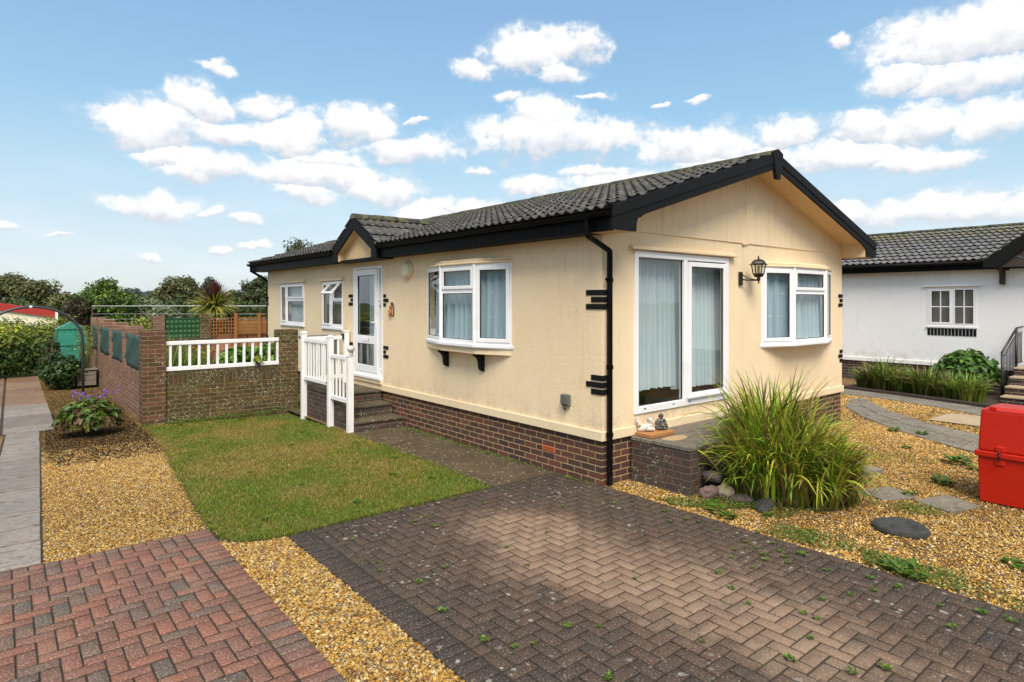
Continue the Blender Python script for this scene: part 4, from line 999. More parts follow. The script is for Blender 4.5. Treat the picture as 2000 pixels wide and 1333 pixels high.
def bay(pts, z0, z1, plan, ax, name='bay_window', side=1):
    """shallow three-sided bay; plan lists each facet's lights"""
    w = None; T = lambda p: (p[0], p[1], 0)
    segs = list(zip(pts[:-1], pts[1:])); fr = MB(); fs_ = []
    for (p0, p1) in segs:
        u = Vector((p1[0] - p0[0], p1[1] - p0[1], 0)); L_ = u.length; u.normalize(); n = Vector((u.y, -u.x, 0))
        if (n.x * -1 if ax == 'L' else -n.y) < 0: n = -n
        fs_.append((T(p0), u, n, L_))
    f = .035
    for (o, u, n, L_), pl in zip(fs_, plan):
        fr.obox(o, u, n, 0, f, z0, z1, -.045, .0); fr.obox(o, u, n, L_ - f, L_, z0, z1, -.045, .0)
        fr.obox(o, u, n, f, L_ - f, z0, z0 + f, -.045, .0); fr.obox(o, u, n, f, L_ - f, z1 - f, z1, -.045, .0)
        if pl == 'split': fr.obox(o, u, n, f, L_ - f, z1 - .385, z1 - .345, -.045, .0)
    for (o, u, n, L_) in fs_[:-1]:
        c = Vector(o) + u * L_; fr.lathe((c.x, c.y, z0), [(.028, 0), (.028, z1 - z0)], 8)
    w = fr.build(name, M['white_plastic'], bung, bevel=.004)
    for (o, u, n, L_), pl in zip(fs_, plan):
        if pl == 'split':
            sash(w, o, u, n, f, L_ - f, z1 - .345, z1 - f, .05, -.03, .016); sash(w, o, u, n, f, L_ - f, z0 + f, z1 - .385, .02, -.03, .004)
        elif pl == 'thin': sash(w, o, u, n, f, L_ - f, z0 + f, z1 - f, .03, -.03, .006)
        else: sash(w, o, u, n, f, L_ - f, z0 + f, z1 - f, .055, -.03, .016)
    # sill board, apron and hood follow the bay
    def ext(e):
        P = []
        for i, p in enumerate(pts):
            q = Vector(p)
            if i == 0 or i == len(pts) - 1:
                d = (Vector(pts[1]) - Vector(pts[0])) if i == 0 else (Vector(pts[-2]) - Vector(pts[-1])); along = Vector((0, 1)) if ax == 'L' else Vector((1, 0)); sg = -1 if d.dot(along) > 0 else 1
                q = q + along * sg * e * 1.1
            else: q = q + (Vector((-1, 0)) if ax == 'L' else Vector((0, -1))) * e + (Vector((0, 1)) if ax == 'L' else Vector((1, 0))) * (e * .3 * (-1 if i == 1 else 1) * (1 if pts[1 if ax == 'L' else 1] else 1))
            P.append(q)
        return P
    inn = (lambda q: (.02, q.y)) if ax == 'L' else (lambda q: (q.x, .02))
    def slab_(e, za, zb, m, nm, bev=.006, flatend=0):
        P = ext(e); pl = [(q.x, q.y) for q in P]; out = [(-.002 if (ax == 'L' and i in (0, 3)) else a, (-.002 if (ax == 'G' and i in (0, 3)) else c)) for i, (a, c) in enumerate(pl)]
        bb = MB(); bb.prism([(a, c, za) for a, c in out], (0, 0, zb - za)); return bb.build(nm, M[m], w, bevel=bev)
    slab_(.045, z0 - .042, z0 + .002, 'white_plastic', 'sill'); slab_(.03, z0 - .055, z0 - .0425, 'white_plastic', 'sill_nosing')
    if ax == 'L': slab_(.0, z0 - .135, z0 - .0555, 'cream_render', 'apron')
    slab_(.035, z1 + .001, z1 + .035, 'cream_render', 'bay_hood', .01); slab_(.0, z1 + .0355, z1 + .075, 'cream_render', 'bay_hood', .02)
    return w, fs_
zb0, zb1 = 1.495, 2.605
wl, fl = bay(BAY_L, zb0, zb1, ('full', 'split', 'thin'), 'L')
wg, fg = bay(BAY_G, 1.455, 2.60, ('full', 'split', 'thin'), 'G')
# curtains follow the bays a little way inside
for (w, fs_, z0, z1) in ((wl, fl, zb0, zb1), (wg, fg, 1.455, 2.60)):
    for i, (o, u, n, L_) in enumerate(fs_):
        curtain_mesh(w, o, u, n, .02 + (.06 if i == 0 else 0), L_ - .02 - (.06 if i == 2 else 0), z0 + .03, z1 - .03, -.12, M['blue_net'], .155, .040, .06)
# brackets under the long-wall bay
for yy in (3.10, 2.20):
    b = MB(); pr = [(0, 1.36), (-.155, 1.36), (-.155, 1.325), (-.12, 1.31), (-.085, 1.27), (-.07, 1.22), (-.065, 1.15), (-.045, 1.12), (0, 1.10)]
    b.prism([(a, yy, c) for a, c in pr], (0, .075, 0)); b.build('bracket', M['black_textured'], bung, bevel=.003)

# ---- front door
def front_door():
    o, u, n = X0, UY, NX; fr = MB(); f = .045; ys0, ys1 = wy(739.5), wy(695)
    fr.obox(o, u, n, dA, dA + f, dZ0, dZ1, -.06, .012); fr.obox(o, u, n, dB - f, dB, dZ0, dZ1, -.06, .012)
    fr.obox(o, u, n, dA + f, dB - f, dZ1 - f, dZ1, -.06, .012); fr.obox(o, u, n, dA + f, dB - f, dZ0, dZ0 + f, -.06, .02)
    fr.obox(o, u, n, ys0 - .045, ys0, dZ0 + f, dZ1 - f, -.06, .012); fr.obox(o, u, n, ys1, ys1 + .045, dZ0 + f, dZ1 - f, -.06, .012)
    fr.obox(o, u, n, dA + f, ys0 - .045, dZ0 + f, dZ0 + .13, -.04, .004); fr.obox(o, u, n, ys1 + .045, dB - f, dZ0 + f, dZ0 + .13, -.04, .004)
    w = fr.build('front_door', M['white_plastic'], bung, bevel=.004)
    for (a, c) in ((dA + f, ys0 - .045), (ys1 + .045, dB - f)):
        p = MB(); p.obox(o, u, n, a, c, dZ0 + .13, dZ1 - f, -.035, -.03); p.build('side_light', M['window_glass'], w)
    lf_ = MB(); a, c, d, e = ys0 + .006, ys1 - .006, dZ0 + f + .006, dZ1 - f - .006; s = .115; mz = 1.385
    lf_.obox(o, u, n, a, a + s, d, e, -.03, .028); lf_.obox(o, u, n, c - s, c, d, e, -.03, .028)
    lf_.obox(o, u, n, a + s, c - s, d, d + .13, -.03, .028); lf_.obox(o, u, n, a + s, c - s, e - .11, e, -.03, .028); lf_.obox(o, u, n, a + s, c - s, mz - .075, mz + .075, -.03, .028)
    l = lf_.build('door_leaf', M['white_plastic'], w, bevel=.006)
    for (z0, z1) in ((d + .13, mz - .075), (mz + .075, e - .11)):
        g = MB(); q = .01; g.obox(o, u, n, a + s, a + s + q, z0, z1, -.01, .016); g.obox(o, u, n, c - s - q, c - s, z0, z1, -.01, .016); g.obox(o, u, n, a + s + q, c - s - q, z0, z0 + q, -.01, .016); g.obox(o, u, n, a + s + q, c - s - q, z1 - q, z1, -.01, .016); g.build('gasket', M['dark_gasket'], w)
        p = MB(); p.obox(o, u, n, a + s, c - s, z0, z1, 0, .006); p.build('pane', M['window_glass'], w)
    h = MB(); h.obox(o, u, n, a + .035, a + .075, 1.60, 1.82, .028, .036); h.obox(o, u, n, a + .045, a + .17, 1.70, 1.722, .055, .072); h.obox(o, u, n, a + .045, a + .062, 1.70, 1.722, .03, .06); h.build('handle', M['white_plastic'], w, bevel=.003)
    h = MB(); h.obox(o, u, n, (a + c) / 2 - .13, (a + c) / 2 + .13, mz - .03, mz + .035, .028, .036); h.build('letterbox', M['white_plastic'], w, bevel=.004)
    h = MB(); h.obox(o, u, n, (a + c) / 2 - .135, (a + c) / 2 - .131, mz - .03, mz + .035, .028, .033); h.build('letterbox_edge', M['dark_gasket'], w)
    h = MB(); h.obox(o, u, n, dA + .06, dA + .10, 2.03, 2.13, .012, .03); h.build('bell', M['white_plastic'], w, bevel=.004)
    h = MB(); h.obox(o, u, n, dA + .07, dA + .09, 2.07, 2.11, .03, .032); h.build('bell_button', M['dark_gasket'], w)
    b = MB(); b.obox(o, u, n, dA - .01, dB + .01, dZ0 - .06, dZ0 - .001, -.02, .075); b.build('threshold', M['white_plastic'], w, bevel=.012)
    b = MB(); b.obox(o, u, n, dA - .02, dB + .02, dZ0 - .125, dZ0 - .061, .001, .055); b.build('threshold_board', M['cream_board'], w, bevel=.008)
    c_ = MB(); c_.obox(o, u, n, dA + .05, dB - .05, .56, 2.75, -1.45, -1.44); c_.build('hall_panel', M['interior_blind'], w)
    curtain_mesh(w, o, u, n, a + .28, c - .1, dZ0 + .12, dZ1 - .1, -.22, M['grey_net'], .12, .02)
    return w
front_door()
# ---- patio door on the gable
def patio_door():
    o, u, n = Y0, UX, NY; fr = MB(); f = .07; mid0, mid1 = 1.525, 1.60
    fr.obox(o, u, n, gA, gA + f, gZ0, gZ1, -.06, .02); fr.obox(o, u, n, gB - f, gB, gZ0, gZ1, -.06, .02)
    fr.obox(o, u, n, gA + f, gB - f, gZ1 - f, gZ1, -.06, .02); fr.obox(o, u, n, gA + f, gB - f, gZ0, gZ0 + f + .01, -.06, .02); fr.obox(o, u, n, mid0, mid1, gZ0 + f + .01, gZ1 - f, -.06, .02)
    w = fr.build('patio_door', M['white_plastic'], bung, bevel=.005)
    sash(w, o, u, n, gA + f, mid0, gZ0 + f + .01, gZ1 - f, .008, -.035, -.005, name='fixed_light')
    sash(w, o, u, n, mid1 + .005, gB - f - .02, gZ0 + f + .03, gZ1 - f - .02, .06, -.01, .040, name='sliding_leaf')
    h = MB(); h.obox(o, u, n, mid1 - .03, gB - f - .03, gZ0 + f + .02, gZ0 + f + .055, .041, .06); h.build('lower_rail', M['white_plastic'], w, bevel=.006)
    for xx in (.72, 1.28, 1.62, 2.38):
        h = MB(); h.obox(o, u, n, xx, xx + .035, gZ0 + .045, gZ0 + .058, .02, .023); h.build('drain_cover', M['grey_metal'], w)
    curtain_mesh(w, o, u, n, gA + .06, mid0 + .14, .98, gZ1 - .05, -.20, M['white_net'], .115, .042, .03, .006)
    curtain_mesh(w, o, u, n, mid1, gB + .18, .93, gZ1 - .05, -.20, M['white_net'], .105, .040, .03, .005)
    cf = MB(); cf.box(.15, 2.9, .13, 4.5, .561, .60); cf.build('carpet', M['dark_carpet'], w)
    hood(bung, o, u, n, .47, 2.70, 2.70, .07)
    # small ledge over the mid joint
    b = MB(); b.box(2.915, 2.985, -.03, -.0005, 2.895, 2.912); b.build('joint_cap', M['cream_render'], bung)
    b = MB(); b.box(2.944, 2.95, -.002, .0, .62, 2.90); b.build('wall_joint', M['cream_soffit'], bung)
patio_door()
# vents and fittings fixed to the bungalow
b = MB(); b.obox(X0, UY, NX, 7.90, 8.05, 2.60, 2.79, .0005, .014); v = b.build('vent_cover', M['cream_board'], bung, bevel=.003)
b = MB(); b.obox(X0, UY, NX, 7.935, 7.995, 2.625, 2.765, .014, .018); b.build('vent_panel', M['cream_light'], v)
b = MB()
b.box(.004, .0148, .78, 1.01, .225, .29); v = b.build('air_brick', M['orange_vent'], bung)
b = MB()
for j in range(2):
    for i in range(10): b.box(.0015, .0039, .795 + i * .0205, .805 + i * .0205, .237 + j * .026, .251 + j * .026)
b.build('air_holes', M['dark_gasket'], v)

# ================================================================== WALLS, RAILS AND STEPS BY THE LAWN
def front_wall():
    t = thing('garden_wall', 'mossy lichened low brick wall with two piers at the back of the lawn', 'wall', (-3.39, 7.3, 0))
    b = MB(); b.box(-3.04, -1.10, 7.33, 7.55, -.12, .628); b.build('wall_face', M['mossy_brick'], t)
    b = MB(); b.box(-3.04, -1.10, 7.33, 7.55, .6285, .86); b.build('soldier_course', M['mossy_soldier'], t)
    b = MB(); b.box(-3.39, -3.04, 7.29, 7.66, -.12, 1.60); b.build('pier', M['pier_brick'], t, bevel=.004)
    b = MB(); b.box(-1.10, -.74, 7.29, 7.62, -.12, 1.54); b.build('pier', M['mossy_brick'], t, bevel=.004)
    r = thing('white_railing', 'white balustrade panel set on top of the mossy wall between its two piers', 'railing', (-2.07, 7.36, .86))
    b = MB(); b.box(-3.035, -1.05, 7.33, 7.40, 1.325, 1.392); b.build('top_rail', M['white_paint'], r, bevel=.008)
    b = MB(); b.box(-3.035, -1.05, 7.33, 7.40, .875, .945); b.build('bottom_rail', M['white_paint'], r, bevel=.008)
    n = 13
    for i in range(n):
        x = -2.96 + i * (1.84 / (n - 1)); b = MB(); b.box(x - .021, x + .021, 7.345, 7.385, .946, 1.324); b.build('baluster', M['white_paint'], r, bevel=.004)
front_wall()
def side_wall():
    t = thing('garden_wall', 'long reddish brick side wall running back from the lawn with tall piers and dark green screens', 'wall', (-3.38, 7.7, 0))
    b = MB(); b.box(-3.375, -3.16, 7.67, 14.85, -.06, .633); b.build('wall_face', M['side_brick'], t)
    b = MB(); b.box(-3.375, -3.16, 7.67, 14.85, .6335, .86); b.build('soldier_course', M['side_soldier'], t)
    ys = [(9.24, 9.63), (11.10, 11.57), (13.2, 13.62), (14.86, 15.2)]
    for a, c in ys:
        b = MB(); b.box(-3.385, -3.07, a, c, -.06 if a > 14 else .40, 1.60 + (a - 9) * .012); b.build('pier', M['side_brick'], t, bevel=.004)
    prev = 7.67
    for (a, c) in ys:
        n = 40; vs = []; fs = []
        for j in range(9):
            for i in range(n + 1):
                yy = prev + .01 + (a - prev - .02) * i / n; zz = .87 + (1.48 - .87) * j / 8
                vs.append((-3.366 + .010 * math.sin(yy * 5 + j) + .01 * math.sin(yy * 13 + j * 2.2), yy, zz + .006 * math.sin(yy * 7)))
        for j in range(8):
            for i in range(n): fs.append((j*(n+1)+i, j*(n+1)+i+1, (j+1)*(n+1)+i+1, (j+1)*(n+1)+i))
        b = MB(); b.add(vs, fs, 0, True); o = b.build('green_screen', M['mesh_green'], t); s = o.modifiers.new('solid', 'SOLIDIFY'); s.thickness = .008
        prev = c
side_wall()
def entrance_steps():
    t = thing('entrance_steps', 'mossy brick steps and landing in front of the white front door', 'steps', (-.45, 4.4, 0))
    x0, x1 = -.885, -.027
    for i, (ya, yb, zt) in enumerate(((4.42, 4.80, .165), (4.80, 5.20, .345), (5.20, 6.62, .525))):
        b = MB(); b.box(x0, x1, ya + .02, yb + .02 if i < 2 else yb, -.1, zt - .04); b.build('brick_riser', M['plinth_brick'], t)
        b = MB(); b.box(x0 - .012, x1, ya, yb + (.02 if i < 2 else 0), zt - .0395, zt); b.build('tread', M['step_concrete'], t, bevel=.01)
entrance_steps()
def handrail():
    t = thing('white_handrail', 'white plastic handrail fence with two balustrade panels beside the entrance steps', 'railing', (-.93, 5.3, 0))
    X = -.935; w = .045
    posts = [(6.49, 1.50), (5.30, 1.475), (4.53, 1.21)]
    for y, z in posts:
        b = MB(); b.box(X - w, X + w, y - w, y + w, -.1, z); p = b.build('post', M['white_paint'], t, bevel=.006)
        b = MB(); b.box(X - w - .008, X + w + .008, y - w - .008, y + w + .008, z + .0005, z + .02); b.lathe((X, y, z + .02), [(.058, 0), (.05, .012), (.02, .022), (.001, .025)], 4, rot=math.pi/4); b.build('post_cap', M['white_paint'], p, bevel=.004)
    for (ya, yb, zt, zb, n) in ((5.345, 6.445, 1.42, .66, 9), (4.575, 5.255, 1.205, .45, 5)):
        sl = .0
        for (z0, z1) in ((zt - .065, zt), (zb, zb + .07)):
            b = MB(); b.box(X - .022, X + .022, ya, yb, z0, z1); b.build('rail', M['white_paint'], t, bevel=.005)
        for i in range(n):
            y = ya + (yb - ya) * (i + .5) / n + .0; b = MB(); b.box(X - .013, X + .013, y - .02, y + .02, zb + .0705, zt - .0655); b.build('baluster', M['white_paint'], t, bevel=.004)
    b = MB(); b.box(X - .03, X + .03, 5.36, 5.42, .69, .72); b.build('clip', M['black_iron'], t)
    t = thing('white_handrail', 'short white plastic railing across the back of the landing against the cream wall', 'railing', (-.45, 6.56, .5))
    b = MB(); b.box(-.13, -.03, 6.51, 6.61, .526, 1.50); p = b.build('post', M['white_paint'], t, bevel=.006)
    b = MB(); b.box(-.14, -.022, 6.50, 6.62, 1.5005, 1.525); b.build('post_cap', M['white_paint'], p, bevel=.008)
    b = MB(); b.box(-.89, -.1305, 6.54, 6.58, 1.36, 1.43); b.build('rail', M['white_paint'], t, bevel=.005)
    b = MB(); b.box(-.89, -.1305, 6.54, 6.58, .62, .69); b.build('rail', M['white_paint'], t, bevel=.005)
    for i in range(5):
        x = -.80 + i * .14; b = MB(); b.box(x - .02, x + .02, 6.547, 6.573, .6905, 1.3595); b.build('baluster', M['white_paint'], t, bevel=.004)
    b = MB(); b.box(-.17, -.1305, 6.52, 6.60, 1.36, 1.47); b.build('bracket', M['black_iron'], t, bevel=.006)
handrail()
def bin_():
    t = thing('storage_bin', 'grey textured garden bin with its lid showing above the short white railing', 'bin', (-.25, 7.5, 0))
    b = MB(); b.box(-.62, -.05, 7.0, 7.5, -.02, 1.34); b.build('bin_body', M['bin_grey'], t, bevel=.03)
    b = MB(); b.box(-.65, -.03, 6.97, 7.53, 1.3405, 1.405); b.build('lid', M['bin_grey'], t, bevel=.02)
bin_()
b = MB(); b.lathe((-.935, 4.50, 1.238), [(.035, 0), (.045, .012), (.02, .024), (.018, .04), (.046, .055), (.062, .085), (.058, .118), (.03, .142), (.002, .148)], 18); tag(b.build('ball_ornament', M['white_cast']), 'small round white ornament sitting on the lowest white handrail post', 'ornament')
# platform under the patio door
def platform():
    t = thing('brick_platform', 'low brick platform paved with grey slabs under the patio door', 'platform', (1.6, -.4, 0))
    b = MB(); b.box(.475, 2.80, -.825, -.028, -.05, .47); b.build('brick_sides', M['plinth_brick'], t)
    qs = []; xs = [.455, .98, 1.48, 1.98, 2.48, 2.82]; ys = [-.845, -.335, -.028]
    for a, c in zip(xs[:-1], xs[1:]):
        for d, e in zip(ys[:-1], ys[1:]): qs.append([(a, d), (c, d), (c, e), (a, e)])
    o = slabs('slab_top', qs, M['plinth_slab'], .51, .0395, .006, kind=None); o.parent = t; o.location = (-1.6, .4, 0)
    for (x, y, rx, ry) in ((.76, -.44, .19, .10), (1.62, -.45, .24, .09), (1.20, -.62, .10, .05)):
        vs = [(x + rx * math.cos(a) * (1 + .12 * math.sin(3 * a + x)), y + ry * math.sin(a) * (1 + .1 * math.cos(2 * a)), .5135) for a in [2 * math.pi * i / 40 for i in range(40)]]
        b = MB(); b.add(vs, [tuple(range(40))]); b.build('dry_patch', M['dry_patch'], t)
platform()

# ================================================================== ORNAMENTS
def remesh(o, v=.006):
    m = o.modifiers.new('remesh', 'REMESH'); m.mode = 'VOXEL'; m.voxel_size = v; m.use_smooth_shade = True
    s = o.modifiers.new('smooth', 'SMOOTH'); s.factor = .5; s.iterations = 2; return o
def Rz(a, x=0, y=0): return Matrix.Rotation(R(a), 3, 'Z') @ Matrix.Rotation(R(x), 3, 'X') @ Matrix.Rotation(R(y), 3, 'Y')
def seated(name, loc, h, m, label, rz):
    """seated round-bellied figure: crossed legs, robe, arms resting on the knees, bald head with ears"""
    b = MB(); s = h / .30
    def E(c, r, rot=None): b.ell([q * s for q in c], [q * s for q in r], rot=rot)
    E((0, 0, .035), (.105, .075, .035)); E((0, .012, .10), (.070, .060, .075)); E((0, -.028, .095), (.055, .048, .052)); E((0, .015, .165), (.075, .045, .045))
    for k in (-1, 1):
        E((k * .075, -.02, .05), (.05, .055, .032), Rz(k * 30)); E((k * .04, -.065, .035), (.055, .022, .02), Rz(k * -15))
        E((k * .082, .01, .135), (.026, .03, .055), Rz(0, 0, k * -14)); E((k * .088, -.028, .088), (.021, .045, .022), Rz(k * -8, -20)); E((k * .072, -.066, .073), (.02, .02, .014))
        E((k * .043, .005, .242), (.009, .012, .023)); E((k * .016, -.036, .255), (.008, .006, .004))
    E((0, .012, .20), (.028, .028, .03)); E((0, 0, .245), (.041, .042, .048)); E((0, -.036, .238), (.011, .013, .012)); E((0, -.032, .222), (.018, .010, .006)); E((-.0, -.02, .212), (.026, .022, .014)); E((0, .004, .288), (.018, .018, .012))
    o = b.build(name, m, local=True); o.location = loc; o.rotation_euler = (0, 0, R(rz)); remesh(o, .0045 * s); return tag(o, label, 'statue', 'seated statues on the platform')
seated('seated_statue', (.86, -.16, .5535), .20, M['grey_cast'], 'small weathered grey seated figure statue on the timber board at the platform corner', -25)
seated('seated_statue', (2.735, -.16, .512), .27, M['bronze_cast'], 'dark brown seated figure statue beside the right foot of the patio door', -10)
b = MB(); b.prism([(.50, -.30, .5125), (.94, -.30, .5125), (.98, -.03, .5125), (.52, -.05, .5125)], (0, 0, .040)); tag(b.build('timber_board', M['orange_wood'], bevel=.004), 'short orange timber board lying on the platform corner under two statues', 'board')
def lamb():
    b = MB()
    def E(c, r, rot=None): b.ell(c, r, rot=rot)
    E((0, 0, .045), (.10, .045, .042), Rz(0, 0, -18)); E((-.075, .0, .085), (.030, .032, .055), Rz(0, 0, -20)); E((-.10, 0, .135), (.016, .018, .035)); E((.05, -.01, .03), (.065, .045, .028)); E((.065, -.03, .02), (.05, .016, .014)); E((.06, .035, .02), (.05, .016, .014))
    E((.045, 0, .085), (.028, .028, .05), Rz(0, 0, 20)); E((.055, 0, .125), (.037, .034, .034)); E((.078, -.012, .115), (.020, .018, .017))
    for k in (-1, 1): E((.04, k * .033, .138), (.012, .016, .014))
    o = b.build('lying_animal_figurine', M['white_cast'], local=True); o.location = (.64, -.10, .5535); o.rotation_euler = (0, 0, R(-35)); remesh(o, .004)
    tag(o, 'white speckled lying animal figurine on the timber board left of the seated statue', 'figurine')
lamb()
def squirrel():
    t = thing('squirrel_ornament', 'terracotta squirrel ornament hung on the cream wall right of the front door', 'ornament', (-.03, 4.86, 1.95))
    b = MB()
    def E(c, r, rot=None): b.ell(c, r, rot=rot)
    E((-.03, 4.885, 1.90), (.028, .040, .062)); E((-.035, 4.875, 1.985), (.024, .030, .028)); E((-.035, 4.90, 1.855), (.024, .032, .03)); E((-.05, 4.905, 1.925), (.013, .03, .013)); E((-.035, 4.905, 1.98), (.012, .013, .012))
    for k in (-.012, .012): E((-.035 + k, 4.862, 2.015), (.006, .008, .014))
    o = b.build('squirrel_body', M['terracotta'], t); remesh(o, .005)
    b = MB(); b.tube([(-.02, 4.83 - .045 * math.sin(a), 1.93 - .105 * math.cos(a)) for a in [math.pi * 1.15 * i / 12 for i in range(13)]], .009, 8); b.tube([(-.02, 4.84 + .028 * math.cos(a), 2.045 + .022 * math.sin(a)) for a in [2 * math.pi * i / 12 for i in range(13)]], .010, 8); b.build('hanging_ring', M['dark_wood'], t)
squirrel()
def round_light():
    t = thing('wall_light', 'round cream bulkhead light high on the wall between the front door and the bay window', 'wall light', (0, 4.31, 2.61))
    b = MB(); vs = []; 
    prof = [(.150, 0), (.150, .03), (.138, .042)]
    def disc(pr, z): 
        P = []; F = []; n = 28
        for (r, d) in pr:
            for j in range(n): a = 2 * math.pi * j / n; P.append((-.001 - d, 4.31 + r * math.cos(a), 2.61 + r * math.sin(a)))
        for i in range(len(pr) - 1):
            for j in range(n): k2 = (j + 1) % n; F.append((i*n+j, (i+1)*n+j, (i+1)*n+k2, i*n+k2))
        F.append(tuple(range((len(pr)-1)*n, len(pr)*n))); return P, F
    P, F = disc(prof, 0); b.add(P, F, 0, False); b.build('base_ring', M['cream_board'], t)
    b = MB(); P, F = disc([(.132, .043), (.128, .07), (.10, .088), (.05, .097), (.01, .098)], 0); b.add(P, F, 0, True); b.build('diffuser', M['cream_light'], t)
round_light()
def lantern():
    cx, cz = 3.13, 2.52; yy = -.20
    t = thing('wall_lantern', 'black six-sided coach lantern on the gable wall between the patio door and the bay window', 'lantern', (cx - .23, 0, 2.41))
    lx = 3.02
    b = MB(); b.box(2.825, 2.905, -.035, -.0005, 2.315, 2.505); b.build('wall_plate', M['black_iron'], t, bevel=.012)
    b = MB(); b.tube([(2.865, -.03, 2.395), (2.93, -.12, 2.385), (lx, yy, 2.385)], .010, 8); b.tube([(2.865, -.03, 2.47), (2.93, -.10, 2.41), (lx, yy, 2.385)], .007, 8); b.lathe((lx, yy, 2.335), [(.004, 0), (.012, .012), (.006, .03), (.022, .045), (.026, .07), (.014, .085)], 12); b.build('arm', M['black_iron'], t)
    b = MB(); b.lathe((lx, yy, 2.42), [(.02, 0), (.055, .012), (.078, .05), (.080, .062)], 6); b.build('bowl', M['black_iron'], t, bevel=.003)
    b = MB(); n = 6
    for j in range(n):
        a = 2 * math.pi * j / n; b.tube([(lx + .072 * math.cos(a), yy + .072 * math.sin(a), 2.482), (lx + .094 * math.cos(a), yy + .094 * math.sin(a), 2.600)], .007, 6)
    b.build('cage_bars', M['black_iron'], t)
    b = MB(); P = []
    for (r, z) in ((.070, 2.483), (.091, 2.598)):
        for j in range(n): a = 2 * math.pi * j / n; P.append((lx + r * math.cos(a), yy + r * math.sin(a), z))
    b.add(P, [(j, (j + 1) % n, (j + 1) % n + n, j + n) for j in range(n)]); b.build('glass_panes', M['lamp_glass'], t)
    b = MB(); b.lathe((lx, yy, 2.60), [(.125, 0), (.128, .006), (.100, .020), (.088, .045), (.06, .072), (.02, .082), (.012, .09), (.014, .10), (.008, .106), (.011, .118), (.003, .135)], 6); b.build('roof', M['black_iron'], t, bevel=.002)
    b = MB(); b.lathe((lx, yy, 2.48), [(.014, 0), (.014, .03), (.017, .04), (.017, .10), (.008, .11)], 12); b.build('bulb', M['cream_light'], t)
lantern()
def socket():
    t = thing('outdoor_socket', 'weathered grey weatherproof electric socket box low on the long cream wall', 'socket', (0, .555, .87))
    b = MB(); b.box(-.045, -.0005, .49, .62, .835, .98); b.build('box_body', M['grey_box'], t, bevel=.015)
    b = MB(); b.box(-.065, -.0455, .495, .615, .86, .975); b.build('cover', M['grey_box'], t, bevel=.012)
    b = MB(); b.tube([(-.03, .585, .84), (-.03, .585, .80), (-.03, .57, .785), (-.03, .555, .80), (-.03, .56, .82)], .007, 6); b.build('cable_loop', M['black_iron'], t)
socket()

# ================================================================== RED CABINET
def red_box():
    t = thing('red_storage_box', 'large glossy red fibreglass storage box with a latched lid on the gravel', 'storage box', (2.95, -3.3, 0))
    X0_, X1_, Y0_, Y1_ = 2.66, 3.20, -3.90, -2.84
    def tap(z0, z1, e0, e1, name, bev, par=t):
        b = MB(); P = lambda e, z: [(X0_ + e, Y0_ + e, z), (X1_ - e, Y0_ + e, z), (X1_ - e, Y1_ - e, z), (X0_ + e, Y1_ - e, z)]
        b.add(P(e0, z0) + P(e1, z1), [(3, 2, 1, 0), (4, 5, 6, 7), (0, 1, 5, 4), (1, 2, 6, 5), (2, 3, 7, 6), (3, 0, 4, 7)]); return b.build(name, M['red_fibreglass'], par, bevel=bev)
    tap(0, .475, .012, .0, 'body', .012); lid = tap(.535, .955, .0, .022, 'lid', .018)
    b = MB(); e = -.024; b.box(X0_ + e, X1_ - e, Y0_ + e, Y1_ - e, .476, .534); b.build('flange', M['red_fibreglass'], t, bevel=.010)
    b = MB(); P0 = [(X0_ + .022, Y0_ + .022, .9555), (X1_ - .022, Y0_ + .022, .9555), (X1_ - .022, Y1_ - .022, .9555), (X0_ + .022, Y1_ - .022, .9555)]
    b.add(P0 + [(X0_ + .09, Y0_ + .10, .985), (X1_ - .09, Y0_ + .10, .985), (X1_ - .09, Y1_ - .10, .985), (X0_ + .09, Y1_ - .10, .985)], [(4,5,6,7),(0,1,5,4),(1,2,6,5),(2,3,7,6),(3,0,4,7)]); b.build('raised_top', M['red_fibreglass'], lid, bevel=.008)
    for y in (-2.96, -3.72):
        b = MB(); b.box(X0_ + .03, X0_ + .08, y - .03, y + .03, .96, .995); b.build('top_block', M['red_fibreglass'], lid, bevel=.008)
    for y in (-3.03, -3.70):
        b = MB(); b.box(X0_ - .010, X0_ + .02, y - .042, y + .042, .535, .60); b.build('latch_pad', M['red_fibreglass'], t, bevel=.012); b = MB(); b.box(X0_ - .012, X0_ + .02, y - .042, y + .042, .40, .475); l = b.build('latch_pad', M['red_fibreglass'], t, bevel=.012)
        b = MB(); b.box(X0_ - .034, X0_ - .0245, y - .025, y + .025, .47, .482); b.tube([(X0_ - .034, y, .465), (X0_ - .034, y, .53)], .006, 6); b.ell((X0_ - .034, y, .535), (.010, .014, .012)); b.build('latch', M['black_iron'], l)
red_box()

# ================================================================== STONES AND SLABS ON THE GRAVEL
def rock(loc, r, m, label, name='rock', group='rocks piled against the brick platform', seed=0):
    rd = random.Random(seed); bm = bmesh.new(); bmesh.ops.create_icosphere(bm, subdivisions=3, radius=1)
    sd = Vector((rd.uniform(0, 50), rd.uniform(0, 50), rd.uniform(0, 50)))
    for v in bm.verts:
        p = v.co.copy(); f = 1 + .32 * mnoise.noise(p * 1.1 + sd) + .20 * mnoise.noise(p * 3 + sd) + .07 * mnoise.noise(p * 8 + sd)
        v.co = Vector((p.x * r[0], p.y * r[1], p.z * r[2])) * f
    me = bpy.data.meshes.new(name); bm.to_mesh(me); bm.free(); me.materials.append(m)
    for p in me.polygons: p.use_smooth = rd.random() < .7
    o = bpy.data.objects.new(name, me); COL.objects.link(o); o.location = loc; o.rotation_euler = (rd.uniform(-.3, .3), rd.uniform(-.3, .3), rd.uniform(0, 3))
    return tag(o, label, 'rock', group)
